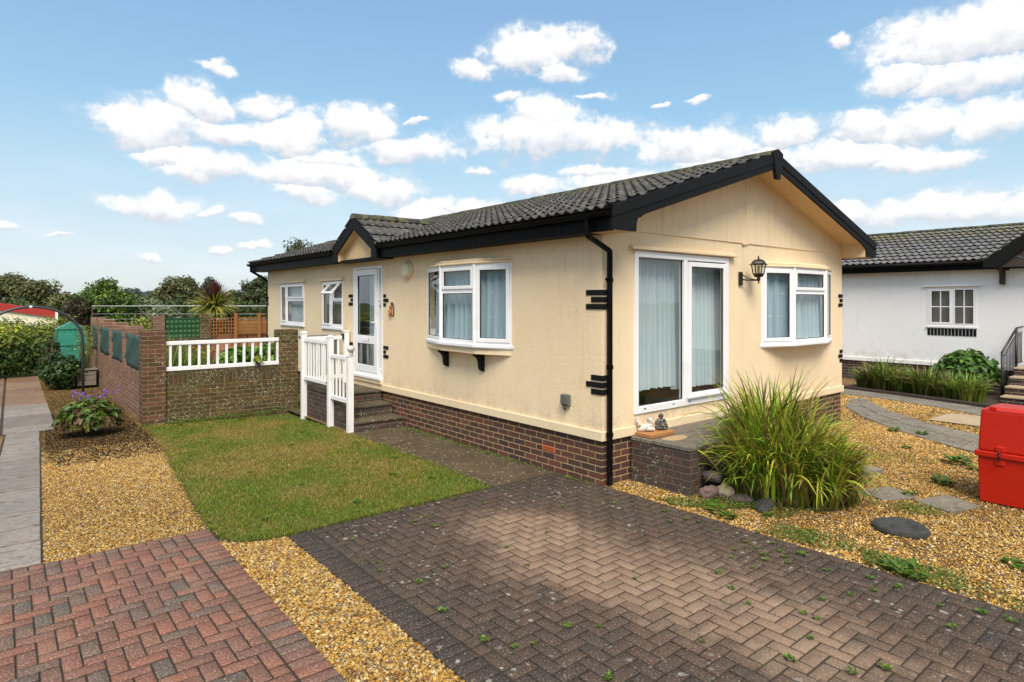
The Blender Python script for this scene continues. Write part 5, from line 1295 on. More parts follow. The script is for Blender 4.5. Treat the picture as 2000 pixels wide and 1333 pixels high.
RK = [((.60, -.99, .05), (.11, .08, .075), 'red_stone', 'reddish round rock at the foot of the platform corner'),
      ((.72, -1.10, .06), (.09, .08, .08), 'pale_stone', 'pale yellowish round rock in front of the platform corner'),
      ((.70, -.96, .19), (.12, .09, .06), 'stone', 'flat dark rock resting on the reddish and pale rocks'),
      ((.86, -.98, .24), (.09, .08, .12), 'stone', 'upright dark rock leaning on the platform front'),
      ((.84, -.94, .33), (.12, .09, .07), 'red_stone', 'purplish rock on top of the rock pile'),
      ((.93, -1.14, .10), (.10, .09, .09), 'stone', 'dark rock right of the pale rock'),
      ((1.02, -1.02, .26), (.08, .07, .10), 'stone', 'dark rock half hidden by the leaves at the top of the pile'),
      ((.98, -1.27, .08), (.10, .08, .08), 'stone', 'dark rock at the left edge of the leafy clump'),
      ((.72, -1.30, .02), (.13, .09, .05), 'stone', 'flat dark rock half sunk in the weeds in front of the pile'),
      ((.70, -1.55, .03), (.14, .09, .06), 'dark_slate', 'grey slate rock at the front corner of the leafy clump'),
      ((1.06, -1.14, .15), (.08, .08, .09), 'stone', 'dark rock under the leaves of the clump')]
for i, (l, r, m, lb) in enumerate(RK): rock(l, r, M[m], lb, seed=i + 3)
def disc_slab(name, loc, r, th, m, label, cat, rz=0, sq=1., seed=1):
    rd = random.Random(seed); b = MB(); n = 36; rr = [1 + .06 * math.sin(3 * 2 * math.pi * j / n + seed) + rd.uniform(-.02, .02) for j in range(n)]
    vs = []; 
    for (k, z) in ((.97, 0), (1., th * .4), (1., th * .8), (.96, th)):
        for j in range(n): a = 2 * math.pi * j / n; x, y = r * k * rr[j] * math.cos(a), r * sq * k * rr[j] * math.sin(a); vs.append((x, y, z + .006 * math.sin(x * 20 + y * 9)))
    fs = [(i*n+j, i*n+(j+1)%n, (i+1)*n+(j+1)%n, (i+1)*n+j) for i in range(3) for j in range(n)] + [tuple(range(3*n, 4*n))]
    b.add(vs, fs); o = b.build(name, m, local=True, bevel=.006); o.location = loc; o.rotation_euler = (0, 0, rz); return tag(o, label, cat, None)
def stone_disc():
    n = 44; prof = [(.98, 0), (1., .025), (.97, .05), (.86, .060), (.62, .050), (.50, .034), (.36, .028), (.28, .040), (.12, .045), (.0, .044)]; vs = []; fs = []
    for i, (k, z) in enumerate(prof):
        for j in range(n):
            a = 2 * math.pi * j / n; f = 1 + .05 * math.sin(3 * a + 1) + .04 * mnoise.noise(Vector((math.cos(a) * 3, math.sin(a) * 3, i * .4)))
            x, y = .225 * k * f * math.cos(a), .225 * k * f * math.sin(a); vs.append((x, y, z + (.012 * mnoise.noise(Vector((x * 14, y * 14, 3))) if z > .01 else 0)))
    fs = [(i*n+j, i*n+(j+1)%n, (i+1)*n+(j+1)%n, (i+1)*n+j) for i in range(len(prof)-1) for j in range(n)]
    b = MB(); b.add(vs, fs); o = b.build('stone_disc', M['dark_slate'], local=True); o.location = (1.12, -2.64, -.012)
    tag(o, 'round dark flaking stone disc with a hollow middle lying on the gravel', 'stone disc')
stone_disc()
def flat_stone(pts, z, th, label, m='lichen_slab'):
    b = MB(); P = []
    for i in range(len(pts)):
        a, c = Vector(pts[i]), Vector(pts[(i + 1) % len(pts)])
        for t in (0, .25, .5, .75): q = a.lerp(c, t); P.append((q.x + random.uniform(-.012, .012), q.y + random.uniform(-.012, .012), -.02))
    b.prism(P, (0, 0, th)); o = b.build('stepping_stone', M[m], bevel=.008); return tag(o, label, 'stepping stone', 'stepping stones across the gravel')
flat_stone([Z_ for Z_ in [(2.03, -1.90), (2.48, -2.05), (2.30, -2.40), (1.90, -2.22)]], 0, .03, 'grey stepping stone between the leafy clump and the stone by the red box')
flat_stone([(2.15, -2.42), (2.63, -2.58), (2.44, -2.92), (2.0, -2.78)], 0, .03, 'grey stepping stone nearest the front of the red box')
flat_stone([(2.75, -1.35), (3.2, -1.45), (3.1, -1.78), (2.65, -1.65)], 0, .06, 'thick grey stepping stone half behind the right edge of the leafy clump')

# ================================================================== FOLIAGE KIT
def leaves(name, P, Nn, size, C, m='leaf', parent=None, aspect=.5, fold=.25, droop=0.):
    """one folded leaf per point; P centres, Nn facing directions (both n x 3)"""
    n = len(P); Nn = Nn / (np.linalg.norm(Nn, axis=1)[:, None] + 1e-9)
    rv = rng.normal(size=(n, 3)); rv[:, 2] -= droop; T = rv - (rv * Nn).sum(1)[:, None] * Nn; T /= (np.linalg.norm(T, axis=1)[:, None] + 1e-9); B = np.cross(Nn, T)
    s = size[:, None]; a = T * s * .5; b = B * s * aspect * .5; f = Nn * s * fold * .3
    V = np.stack([P - a, P - b * 1.0 + f - a * .15, P + a, P + b * 1.0 + f - a * .15], 1).reshape(-1, 3)
    i = np.arange(n)[:, None] * 4; F = np.concatenate([i + [[0, 2, 1]], i + [[0, 3, 2]]])
    return bulk(name, V, F, np.repeat(C, 4, 0), M[m], parent, local=parent is None)
def sph(n): v = rng.normal(size=(n, 3)); return v / np.linalg.norm(v, axis=1)[:, None]
def pal(n, cols, jit=.2): c = np.array(cols)[rng.integers(0, len(cols), n)]; return np.clip(c * (1 + rng.normal(0, jit, n))[:, None], .004, 1)
def bush(name, label, cat, loc, r, n, size, cols, clumps=40, group=None, spread=.75, stem=True, aspect=.5, top=None, kind=None, cl=(.22, .38), flat=0):
    """leaf clumps spread through an ellipsoid volume, with a few stems inside"""
    t = thing(name, label, cat, (loc[0], loc[1], loc[2]), group); c0 = np.array((loc[0], loc[1], loc[2] + r[2]))
    q = sph(clumps) * (rng.uniform(.25, 1, clumps) ** .45)[:, None] * spread; q[:, 2] = np.where(q[:, 2] < -.7, -q[:, 2], q[:, 2])
    cc = q * np.array(r) + c0; cr = rng.uniform(cl[0], cl[1], clumps) * min(r[0], r[2]) * 1.15
    w = rng.integers(0, clumps, n); d = sph(n); rad = cr[w] * rng.uniform(.35, 1.15, n) ** .6
    P = cc[w] + d * rad[:, None]; out = (P - c0) / np.array(r); Nn = d * .6 + out * .5 + rng.normal(0, .45, (n, 3)) + np.array((0, 0, .35))
    k = P[:, 2] > loc[2] + .01; P, Nn, w = P[k], Nn[k], w[k]; C = pal(len(P), cols, .22) * rng.uniform(.72, 1.25, clumps)[w][:, None]
    if top is not None:
        zt = (P[:, 2] - loc[2]) / (2 * r[2]); tt = np.clip((zt - top[0]) / (1 - top[0]), 0, 1) * rng.random(len(P)) * 1.6; tt = np.clip(tt, 0, 1)[:, None]; C = C * (1 - tt) + pal(len(P), top[1], .2) * tt
    leaves('foliage', P, Nn, rng.uniform(size * .6, size * 1.3, len(P)), C, 'leaf', t, aspect)
    if stem:
        b = MB()
        for i in range(6):
            a = random.uniform(0, 6.28); rr = random.uniform(.2, .7); e = (loc[0] + r[0] * rr * math.cos(a), loc[1] + r[1] * rr * math.sin(a), loc[2] + r[2] * random.uniform(.9, 1.5))
            b.tube([(loc[0] + .05 * math.cos(a), loc[1] + .05 * math.sin(a), loc[2] - .03), ((loc[0] * .5 + e[0] * .5), (loc[1] * .5 + e[1] * .5), loc[2] + r[2] * .7), e], [max(.008, r[2] * .03), max(.006, r[2] * .02), .004], 6)
        b.build('stems', M['bark'], t)
    return t
def straps(name, base, az, L, lean, wd, C, parent=None, m='blade', seg=7, curve=1.6, lean0=.12, bendmax=2.2):
    """arching strap leaves: base n x 3, az azimuths, L lengths, lean total bend"""
    n = len(base); V = []; Cc = []; pos_ = base.copy(); h = np.c_[np.cos(az), np.sin(az)]; sd = np.c_[-np.sin(az), np.cos(az)]
    tw = rng.normal(0, .3, n)
    for i in range(seg + 1):
        t = i / seg; ang = np.clip(lean0 + lean * t ** curve, 0, bendmax); w_ = wd * (1 - t ** 2.4) * (.55 + .9 * min(t * 3, 1) * .5) + .0004
        off = np.c_[sd * (w_ / 2)[:, None] * np.cos(tw)[:, None], (w_ / 2) * np.sin(tw)]
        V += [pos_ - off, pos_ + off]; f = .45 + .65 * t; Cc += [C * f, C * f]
        st = L / seg; pos_ = pos_ + np.c_[h * (np.sin(ang) * st)[:, None], np.cos(ang) * st]
    V = np.stack(V, 1); k = V.shape[1]; Cc = np.stack(Cc, 1).reshape(-1, 3); i = np.arange(n)[:, None] * k
    F = np.concatenate([i + [[2*j, 2*j+1, 2*j+3, 2*j+2]] for j in range(seg)])
    V = V.reshape(-1, 3); V[:, 2] = np.maximum(V[:, 2], .012)
    return bulk(name, V, F, Cc, M[m], parent, smooth=True, local=parent is None)
def clump(name, label, cat, loc, rx, ry, n, L, wd, cols, lean=(.3, 1.6), group=None, wind=0., seg=7, tipgold=0.):
    t = thing(name, label, cat, loc, group); a = rng.uniform(0, 2 * math.pi, n); rr = np.sqrt(rng.random(n))
    base = np.c_[loc[0] + rx * rr * np.cos(a), loc[1] + ry * rr * np.sin(a), np.full(n, loc[2])]
    az = a + rng.normal(0, .55, n); ln = np.clip(rng.uniform(lean[0], lean[1], n) * (.45 + .75 * rr), .1, 2.1)
    Ls = rng.uniform(L * .55, L * 1.0, n) * (1.12 - .25 * rr); C = pal(n, cols, .22)
    straps('leaves', base, az, Ls, ln, rng.uniform(wd * .6, wd * 1.2, n), C, t, seg=seg); return t

# ================================================================== PLANTS NEAR THE HOUSE
# the big sword-leaved clump beside the platform, built of several tufts that grow together
def big_clump():
    t = thing('strap_leaf_clump', 'big bright green clump of arching sword-shaped leaves on the gravel beside the platform', 'plant', (1.45, -1.35, 0))
    Bs = []; AZ = []; LL = []; LN = []; WD = []; CC = []; SG = []
    tufts = [(1.04, -1.14, .66), (1.36, -1.06, .78), (1.58, -1.02, 1.06), (1.78, -1.06, 1.05), (1.12, -1.38, .82), (1.40, -1.34, .88), (1.66, -1.28, 1.12), (1.80, -1.32, .92), (1.28, -1.58, .88), (1.54, -1.58, .95), (1.78, -1.58, .85), (1.05, -1.28, .70), (1.52, -1.16, 1.12), (1.38, -1.80, .74), (1.12, -1.66, .70), (1.62, -1.82, .74), (.98, -1.50, .66), (1.24, -1.88, .58), (1.50, -1.95, .60), (1.74, -1.78, .66)]
    for (x, y, h) in tufts:
        x -= .07; h *= 1.12 if y > -1.5 else 1.04
        n = 145; a = rng.uniform(0, 6.283, n); rr = np.sqrt(rng.random(n)) * .17
        Bs.append(np.c_[x + rr * np.cos(a), y + rr * np.sin(a), np.zeros(n)])
        out = math.atan2(y + 1.25, x - 1.5); k = min(1, math.hypot(x - 1.5, y + 1.25) / .5)
        az = np.where(rng.random(n) < .45 * k + .1, out + rng.normal(0, .6, n), a + rng.normal(0, .4, n)); AZ.append(az)
        LL.append(rng.uniform(.55, 1.12, n) * h * 1.08 * (1 - .16 * (x > 1.6))); LN.append(rng.gamma(3.0, .40, n) + .28); WD.append(rng.uniform(.022, .044, n)); SG.append(.06 + k * rng.uniform(0, .45, n) ** 1.5 * (np.abs(np.angle(np.exp(1j * (az - out)))) < 1.1))
        C = pal(n, [(.23, .35, .024), (.30, .42, .030), (.15, .25, .02), (.40, .46, .04), (.10, .17, .017), (.52, .50, .055), (.34, .22, .07)], .2)
        dd = rng.random(n) < .07; C[dd] = pal(dd.sum(), [(.30, .19, .07), (.22, .13, .05)]); CC.append(C)
    straps('leaves', np.concatenate(Bs), np.concatenate(AZ), np.concatenate(LL), np.concatenate(LN), np.concatenate(WD), np.concatenate(CC), t, seg=9, curve=1.7, lean0=np.concatenate(SG), bendmax=2.35)
    n = 1500; x = rng.normal(1.42, .30, n); y = rng.normal(-1.45, .28, n)     # dead leaves at the foot
    C = pal(n, [(.16, .10, .045), (.08, .05, .025), (.24, .16, .07)])
    straps('dead_leaves', np.c_[x, y, rng.uniform(.0, .05, n)], rng.uniform(0, 6.28, n), rng.uniform(.12, .42, n), rng.uniform(.6, 2.0, n), rng.uniform(.006, .012, n), C, t, seg=4, lean0=.6)
big_clump()
def tuftlets(name, pts, h, label, cat, group, cols):
    """small weeds, every one an object of its own"""
    protos = []
    for p in range(5):
        n = 26; a = rng.uniform(0, 6.28, n); L = rng.uniform(.4, 1, n) * h; base = np.c_[np.cos(a) * .004, np.sin(a) * .004, np.zeros(n)]
        d = np.c_[np.cos(a) * .75, np.sin(a) * .75, rng.uniform(.25, .9, n)]; P = base + d * L[:, None] * .6
        o = leaves('weed' if name == 'w' else name, P, np.c_[-np.cos(a) * .4, -np.sin(a) * .4, np.ones(n)], L * .8, pal(n, cols, .25), 'leaf', None, .42, .3); protos.append(o)
    for i, (x, y, z, s) in enumerate(pts):
        o = protos[i] if i < 5 else protos[i % 5].copy()
        if i >= 5: COL.objects.link(o)
        o.location = (x, y, z); o.scale = (s, s, s * random.uniform(.6, 1.1)); o.rotation_euler = (0, 0, random.uniform(0, 6)); tag(o, label, cat, group)
gc = [(.07, .15, .014), (.11, .20, .022), (.17, .22, .035)]
wp = []
for (px, py, s) in [(688,1055,1),(700,1000,1),(810,1020,1.3),(780,1000,1.2),(850,1030,1.4),(830,1010,1),(945,985,1),(960,1000,.8),(890,975,1),(1000,995,.8),(1100,990,.9),(1135,985,.8),(1200,985,1),(1235,980,1),(1300,1000,1.1),(1310,1020,1),(1290,1040,.9),(1340,1015,1.2),(1265,990,1),(700,1090,.8),(737,1100,.8),(870,1110,1.2),(866,1195,1.5),(818,1138,1.3),(740,1115,.9),(945,1252,1.4),(1005,1265,1),(1110,1225,1.3),(1170,1225,.9),(1042,1258,.8),(1188,1325,1.3),(1028,1030,.8),(1068,1040,.8),(990,1070,.9),(1403,1120,1.4),(1428,1150,1.2),(1456,1060,1.1),(1478,1072,1),(1490,1085,1.2),(1510,1062,1),(1524,1078,1.1),(1532,1090,1.1),(1540,1100,1.4),(1565,1085,1.6),(1470,1110,1),(1428,1090,.9),(1433,1075,.9),(1495,1096,1.2),(1398,1035,1),(1365,1020,.9),(1615,1115,1.3),(1605,1172,1.2),(1570,1200,1.2),(1583,1248,1),(1595,1210,1),(1544,1290,1.5),(1665,1316,1.5),(1730,1308,1.5),(1700,1130,1.3),(1706,1155,1.2),(1755,1148,1.4),(1860,1226,1.4),(1837,1184,.9),(1918,1198,1.6),(1975,1215,1.5),(1660,1162,1),(1372,1255,.9),(1480,1040,1),(1462,1180,.8),(1240,1130,.8),(1030,1105,.8)]:
    p = on(2, 0, px, py)
    if p[0] < .04: wp.append((p[0], p[1], -.002, s * .8))
tuftlets('w', wp, .048, 'small bright green weed growing from a joint of the dark block driveway', 'weed', 'weeds in the driveway joints', gc)
def weedmat(name, poly, n, h, cols=None, dens=None):
    xs = [p[0] for p in poly]; ys = [p[1] for p in poly]; x = rng.uniform(min(xs), max(xs), n); y = rng.uniform(min(ys), max(ys), n); k = inpoly(x, y, poly) & (rng.random(n) < lf(x, y, 7, 9) * 1.3); x, y = x[k], y[k]; n = len(x)
    P = np.c_[x, y, rng.uniform(0, h, n)]; tag(leaves(name, P, np.c_[rng.normal(0, .6, (n, 2)), np.ones(n)], rng.uniform(.012, .03, n), pal(n, cols or gc, .3), 'leaf'), None, None, None, 'stuff')
    tag(blades(name, x, y, rng.uniform(h * .5, h * 1.3, n), np.full(n, .004), pal(n, [(.09, .15, .02), (.14, .18, .03), (.20, .17, .05)], .25), -.01, 1.0), None, None, None, 'stuff')
weedmat('weed_mat', [(.10, -.70), (.45, -.9), (.62, -1.1), (.9, -1.5), (.6, -1.5), (.30, -1.25), (.06, -.95)], 5200, .035)
weedmat('weed_mat', [(.65, -1.55), (1.6, -1.85), (1.9, -2.0), (1.5, -2.15), (.7, -1.85), (.35, -1.75)], 4500, .03)
weedmat('weed_mat', [(.05, -2.75), (.35, -2.6), (.40, -3.3), (.15, -3.9), (.05, -3.9)], 3000, .04)
weedmat('weed_mat', [(.04, -1.9), (.4, -1.85), (.55, -2.45), (.3, -2.6), (.1, -2.5)], 2200, .028)
weedmat('weed_mat', [(1.75, -2.1), (2.0, -2.35), (2.1, -2.75), (1.85, -2.9), (1.6, -2.4)], 1500, .03)
weedmat('weed_mat', [(2.6, -1.6), (3.4, -1.5), (4.2, -2.3), (4.4, -1.6), (3.6, -1.1)], 1800, .03)
weedmat('weed_mat', [(5.4, -1.9), (6.1, -.8), (6.9, .05), (7.6, .6), (7.3, .1), (6.2, -1.0), (5.7, -1.9)], 1500, .04)
weedmat('moss_fringe', [(-.09, .6), (-.022, .0), (-.022, 4.3), (-.12, 4.3)], 3500, .018)
weedmat('moss_fringe', [(-3.45, 7.1), (-.95, 7.1), (-.95, 7.34), (-3.45, 7.34)], 2500, .03)
wp2 = [(on(2, 0, px, py)[0], on(2, 0, px, py)[1], -.01, s) for (px, py, s) in [(1870, 905, 4.5), (1842, 945, 3.2), (1776, 968, 2), (1850, 950, 2), (1745, 843, 2.5), (1800, 850, 2.5), (1770, 875, 2), (1978, 1100, 2.2), (1990, 1112, 1.5), (1765, 1120, 3.2), (1742, 1110, 2.4), (1790, 1130, 2.2), (1500, 1008, 1.5), (1400, 1000, 3), (1388, 985, 2.4), (1420, 1010, 2.6), (1905, 918, 2.5)]]
tuftlets('gravel_weed', wp2, .06, 'low green weed growing in the gravel yard', 'weed', 'weeds in the gravel yard', gc)
wp3 = [(x, y, 0, s) for (x, y, s) in [(-1.9, 7.0, 1.6), (-1.6, 6.9, 1.1), (-2.9, 6.9, 1.0), (-2.0, 4.2, .9), (-1.5, 5.0, .9), (-2.6, 2.2, 1.0), (-1.6, 1.9, 1.2), (-1.3, 1.5, 1.1), (-3.3, 1.3, 1.0), (-2.9, 3.1, .9), (-2.4, 1.2, 1.0), (-1.2, 2.6, .9)]]
tuftlets('lawn_weed', wp3, .07, 'small broad-leaved weed in the front lawn', 'weed', 'weeds in the front lawn', gc)

# left border: hydrangea, purple flowers, ivy, planter, lamp
def hydrangea(label, loc, r, n, sz, cols):
    t = thing('leafy_shrub', label, 'shrub', loc); c0 = np.array((loc[0], loc[1], loc[2] + r[2] * .75)); d = sph(n); d[:, 2] = np.abs(d[:, 2]) * 1.0 - .25
    P = c0 + d * np.array(r) * (rng.uniform(.35, 1.15, n) ** .6)[:, None]; P[:, 2] = np.maximum(P[:, 2], loc[2] + .04)
    # broad pointed leaves with a folded midrib, 6 vertices each
    Nn = d * .7 + np.array((0, 0, .6)) + rng.normal(0, .5, (n, 3)); Nn /= np.linalg.norm(Nn, axis=1)[:, None]; T = d + rng.normal(0, .35, (n, 3)); T[:, 2] -= .35; T = T - (T * Nn).sum(1)[:, None] * Nn; T /= np.linalg.norm(T, axis=1)[:, None]; B = np.cross(Nn, T)
    s = rng.uniform(.6, 1.25, n)[:, None] * sz; up = Nn * s * .10
    pts = [P - T * s * .5, P - T * s * .12 - B * s * .34 + up, P + T * s * .22 - B * s * .24 + up * .6, P + T * s * .55 - Nn * s * .12, P + T * s * .22 + B * s * .24 + up * .6, P - T * s * .12 + B * s * .34 + up, P + T * s * .05]
    V = np.stack(pts, 1).reshape(-1, 3); i = np.arange(n)[:, None] * 7; F = np.concatenate([i + [[0, 6, 1]], i + [[1, 6, 2]], i + [[2, 6, 3]], i + [[3, 6, 4]], i + [[4, 6, 5]], i + [[5, 6, 0]]])
    bulk('foliage', V, F, np.repeat(pal(n, cols, .2), 7, 0), M['leaf'], t, local=False)
    b = MB()
    for i in range(12):
        a = random.uniform(0, 6.28); e = (loc[0] + r[0] * .7 * math.cos(a), loc[1] + r[1] * .7 * math.sin(a), loc[2] + r[2] * 1.1); b.tube([(loc[0] + .04 * math.cos(a), loc[1] + .04 * math.sin(a), loc[2] - .02), (loc[0] * .6 + e[0] * .4, loc[1] * .6 + e[1] * .4, loc[2] + r[2] * .7), e], [.009, .007, .004], 6)
    b.build('stems', M['bark'], t); return t
hydrangea('broad-leaved green shrub tinged with bronze on the gravel left of the lawn', (-4.18, 6.95, -.01), (.42, .36, .36), 760, .125, [(.08, .16, .022), (.13, .21, .028), (.055, .11, .018), (.15, .09, .04), (.18, .22, .035), (.09, .05, .025)])
def flowers(name, label, loc, r, n, cols, leafc, group=None, h=.3):
    t = thing(name, label, 'flowering plant', loc, group); a = rng.uniform(0, 6.28, 160); rr = np.sqrt(rng.random(160))
    base = np.c_[loc[0] + r[0] * rr * np.cos(a), loc[1] + r[1] * rr * np.sin(a), np.full(160, loc[2])]
    straps('leaves', base, rng.uniform(0, 6.28, 160), rng.uniform(.5, 1.1, 160) * h, rng.uniform(.1, .8, 160), np.full(160, .006), pal(160, leafc), t, seg=4)
    m = n * 14; w = rng.integers(0, n, m); q = np.c_[loc[0] + r[0] * rng.uniform(-1, 1, n), loc[1] + r[1] * rng.uniform(-1, 1, n), loc[2] + h * rng.uniform(.75, 1.15, n)]
    d = sph(m); leaves('blossom', q[w] + d * .025, d, rng.uniform(.018, .032, m), pal(m, cols, .15), 'petal', t, .8, .1); return t
flowers('purple_flowers', 'loose purple flowers behind the bronze-tinged shrub', (-3.88, 9.2, 0), (.36, .28, 0), 26, [(.30, .15, .60), (.42, .25, .72), (.22, .10, .50)], [(.06, .10, .02)], None, .36)
def garden_lamp():
    t = thing('garden_spike_light', 'small black garden spike light standing right of the bronze-tinged shrub', 'garden light', (-3.72, 7.5, 0))
    b = MB(); b.tube([(-3.72, 7.5, -.01), (-3.72, 7.5, .18)], .012, 8); b.build('spike', M['black_iron'], t)
    b = MB(); b.lathe((-3.72, 7.5, .18), [(.035, 0), (.05, .02), (.05, .10), (.03, .12)], 12); b.build('lamp_head', M['black_iron'], t)
    b = MB(); b.tube([(-3.75, 7.44, .05), (-3.75, 7.44, .15)], .012, 8); b.build('pale_tube', M['white_plastic'], t)
garden_lamp()
def arch():
    t = thing('garden_arch', 'dark grey tubular metal garden arch over the paved path at the left', 'arch', (-4.70, 12.2, 0))
    for yy in (12.2,):
        P = [(-3.80, yy, -.02), (-3.81, yy, .9)] + [(-4.71 + .895 * math.cos(a), yy, 1.23 + .74 * math.sin(a)) for a in [math.pi * i / 26 for i in range(27)]] + [(-5.61, yy, .9), (-5.62, yy, -.02)]
        b = MB(); b.tube(P, .027, 10); b.build('arch_tube', M['grey_metal'], t)
    b = MB(); b.tube([(-4.76, 12.2, 1.968), (-4.71, 12.2, 1.970)], .029, 10); b.build('white_joint', M['white_plastic'], t)
arch()
def greenhouse():
    t = thing('pop_up_greenhouse', 'small green plastic-covered greenhouse beside the hedge', 'greenhouse', (-3.75, 16.2, 0))
    x0, x1, y0, y1 = -4.08, -3.40, 15.8, 16.5; ze, zp = 1.34, 1.53; xm = (x0 + x1) / 2
    def grid(P, nu=10, nv=10, am=.012):
        b = MB(); vs = []; fs = []; A, B_, C_, D_ = [Vector(p) for p in P]; nrm = (B_ - A).cross(D_ - A).normalized()
        for j in range(nv + 1):
            for i in range(nu + 1):
                u, v = i / nu, j / nv; p = A.lerp(B_, u).lerp(D_.lerp(C_, u), v); e = min(u, 1 - u, v, 1 - v) * 4
                vs.append(p + nrm * am * min(e, 1) * math.sin(p.x * 17 + p.z * 11 + p.y * 9))
        for j in range(nv):
            for i in range(nu): fs.append((j*(nu+1)+i, j*(nu+1)+i+1, (j+1)*(nu+1)+i+1, (j+1)*(nu+1)+i))
        b.add(vs, fs, 0, True); return b
    for P, nm in (([(x0, y0, .02), (x1, y0, .02), (x1, y0, ze), (x0, y0, ze)], 'cover_side'), ([(x1, y0, .02), (x1, y1, .02), (x1, y1, ze), (x1, y0, ze)], 'cover_side'), ([(x0, y1, .02), (x0, y0, .02), (x0, y0, ze), (x0, y1, ze)], 'cover_side'), ([(x1, y1, .02), (x0, y1, .02), (x0, y1, ze), (x1, y1, ze)], 'cover_side')):
        grid(P).build(nm, M['green_cover'], t)
    for P, mt in (([(x0 - .02, y0 - .01, ze), (xm, y0 - .01, zp), (xm, y1, zp), (x0 - .02, y1, ze)], 'green_cover'), ([(xm, y0 - .01, zp), (x1 + .02, y0 - .01, ze), (x1 + .02, y1, ze), (xm, y1, zp)], 'clear_top')): grid(P).build('cover_roof', M[mt], t)
    b = MB(); b.add([(x0, y0 - .005, ze), (x1, y0 - .005, ze), (xm, y0 - .005, zp)], [(0, 1, 2)]); b.build('cover_gable', M['green_cover'], t)
    b = MB()
    for x in (x0, x1):
        for y in (y0, y1): b.tube([(x, y - .012 if y == y0 else y, .0), (x, y - .012 if y == y0 else y, ze)], .011, 6)
    for z in (.45, .9, ze): b.tube([(x0, y0 - .012, z), (x1, y0 - .012, z)], .009, 6)
    b.build('tube_frame', M['trellis_green'], t)
    b = MB()
    for z in (.42, .86): b.box(x0 + .03, x1 - .03, y0 + .05, y1 - .03, z, z + .015)
    b.build('shelves', M['trellis_green'], t)
greenhouse()
def planter():
    t = thing('wooden_planter', 'weathered timber trough planter with tall stems beside the brick side wall', 'planter', (-3.60, 13.6, 0))
    b = MB()
    for j in range(3):
        z = .06 + j * .125; b.box(-3.82, -3.44, 13.35, 13.39, z, z + .115); b.box(-3.82, -3.44, 13.9, 13.94, z, z + .115); b.box(-3.82, -3.785, 13.392, 13.898, z, z + .115); b.box(-3.475, -3.44, 13.392, 13.898, z, z + .115)
    b.build('planks', M['weathered_wood'], t, bevel=.006)
    b = MB(); b.box(-3.85, -3.41, 13.32, 13.97, .43, .46); b.build('rim', M['weathered_wood'], t, bevel=.005)
    b = MB(); b.box(-3.78, -3.48, 13.395, 13.895, .33, .40); b.build('soil', M['soil'], t)
    n = 46; a = rng.uniform(0, 6.28, n)
    t = thing('reedy_plant', 'tall yellowing stems growing in the timber trough planter', 'plant', (-3.63, 13.65, .4))
    straps('leaves', np.c_[rng.uniform(-3.74, -3.52, n), rng.uniform(13.45, 13.8, n), np.full(n, .40)], a, rng.uniform(.5, 1.15, n), rng.uniform(.02, .5, n), rng.uniform(.012, .02, n), pal(n, [(.20, .24, .04), (.12, .17, .03), (.28, .25, .06)]), t, seg=6, lean0=.04)
    m = 260; P = np.c_[rng.normal(-3.63, .14, m), rng.normal(13.65, .14, m), rng.uniform(.75, 1.5, m)]; leaves('foliage', P, sph(m), rng.uniform(.04, .09, m), pal(m, [(.22, .26, .04), (.12, .18, .03), (.35, .30, .06)]), 'leaf', t, .4)
planter()
YG = (.55, [(.42, .46, .03), (.55, .50, .04), (.30, .38, .03)])
DK = [(.05, .10, .017), (.08, .14, .022), (.035, .07, .014), (.13, .18, .03)]
bush('hedge', 'clipped evergreen hedge with yellow-tipped leaves at the far left of the patio', 'hedge', (-6.3, 17.6, 0), (2.2, .95, .75), 30000, .10, DK, 420, None, 1.0, False, .6, YG, cl=(.3, .42))
bush('ivy_shrub', 'dark glossy low shrub spilling in front of the green covered greenhouse', 'shrub', (-4.12, 13.5, 0), (.42, .5, .40), 4200, .075, [(.025, .06, .014), (.04, .085, .02), (.07, .12, .03)], 60, None, .9, aspect=.7)
bush('ivy_shrub', 'narrow upright dark shrub with reddish tips left of the green covered greenhouse', 'shrub', (-4.28, 14.6, 0), (.24, .3, .58), 1800, .075, [(.04, .08, .02), (.06, .11, .025), (.10, .06, .03)], 40, None, .9, aspect=.6)

# ================================================================== THE ENCLOSED BACK GARDEN
sheet('back_lawn', rect(-3.15, -.02, 7.67, 14.9), -.012, M['lawn_base'])
gl = [(.10, .21, .02), (.14, .28, .03), (.07, .15, .018), (.20, .32, .04)]
for (px, y, n, L, lb) in ((338, 8.6, 170, 1.55, 'strappy green leaves behind the left end of the white balustrade panel'), (368, 8.9, 190, 1.45, 'fountain of strappy leaves behind the third and fourth balusters of the wall panel')):
    x = on(1, y, px, 690)[0]; clump('strap_plant', lb, 'plant', (x, y, 0), .16, .16, n, L, .03, gl, (.2, 1.3), 'strap-leaved plants behind the wall')
x = on(1, 10.5, 395, 690)[0]; flowers('yellow_flowers', 'yellow flowers seen through the middle of the white balustrade panel', (x, 10.5, 0), (.30, .2, 0), 22, [(.80, .62, .02), (.70, .50, .02)], gl, None, .98)
x = on(1, 12.5, 440, 690)[0]; flowers('pink_flowers', 'pinkish red flowers seen through the right half of the white balustrade panel', (x, 12.8, 0), (.55, .4, 0), 44, [(.55, .12, .10), (.62, .22, .18), (.42, .08, .08)], gl, None, .95)
for (px, y, r, n, lb) in ((468, 10.2, (.55, .4, .68), 1100, 'large-leaved green plant behind the right half of the white balustrade panel'), (522, 9.4, (.50, .4, .74), 1100, 'tall large-leaved green plant behind the right end of the white balustrade panel')):
    x = on(1, y, px, 690)[0]; hydrangea(lb, (x, y, 0), r, n, .20, [(.08, .19, .02), (.13, .27, .03), (.20, .34, .05), (.05, .11, .015)])
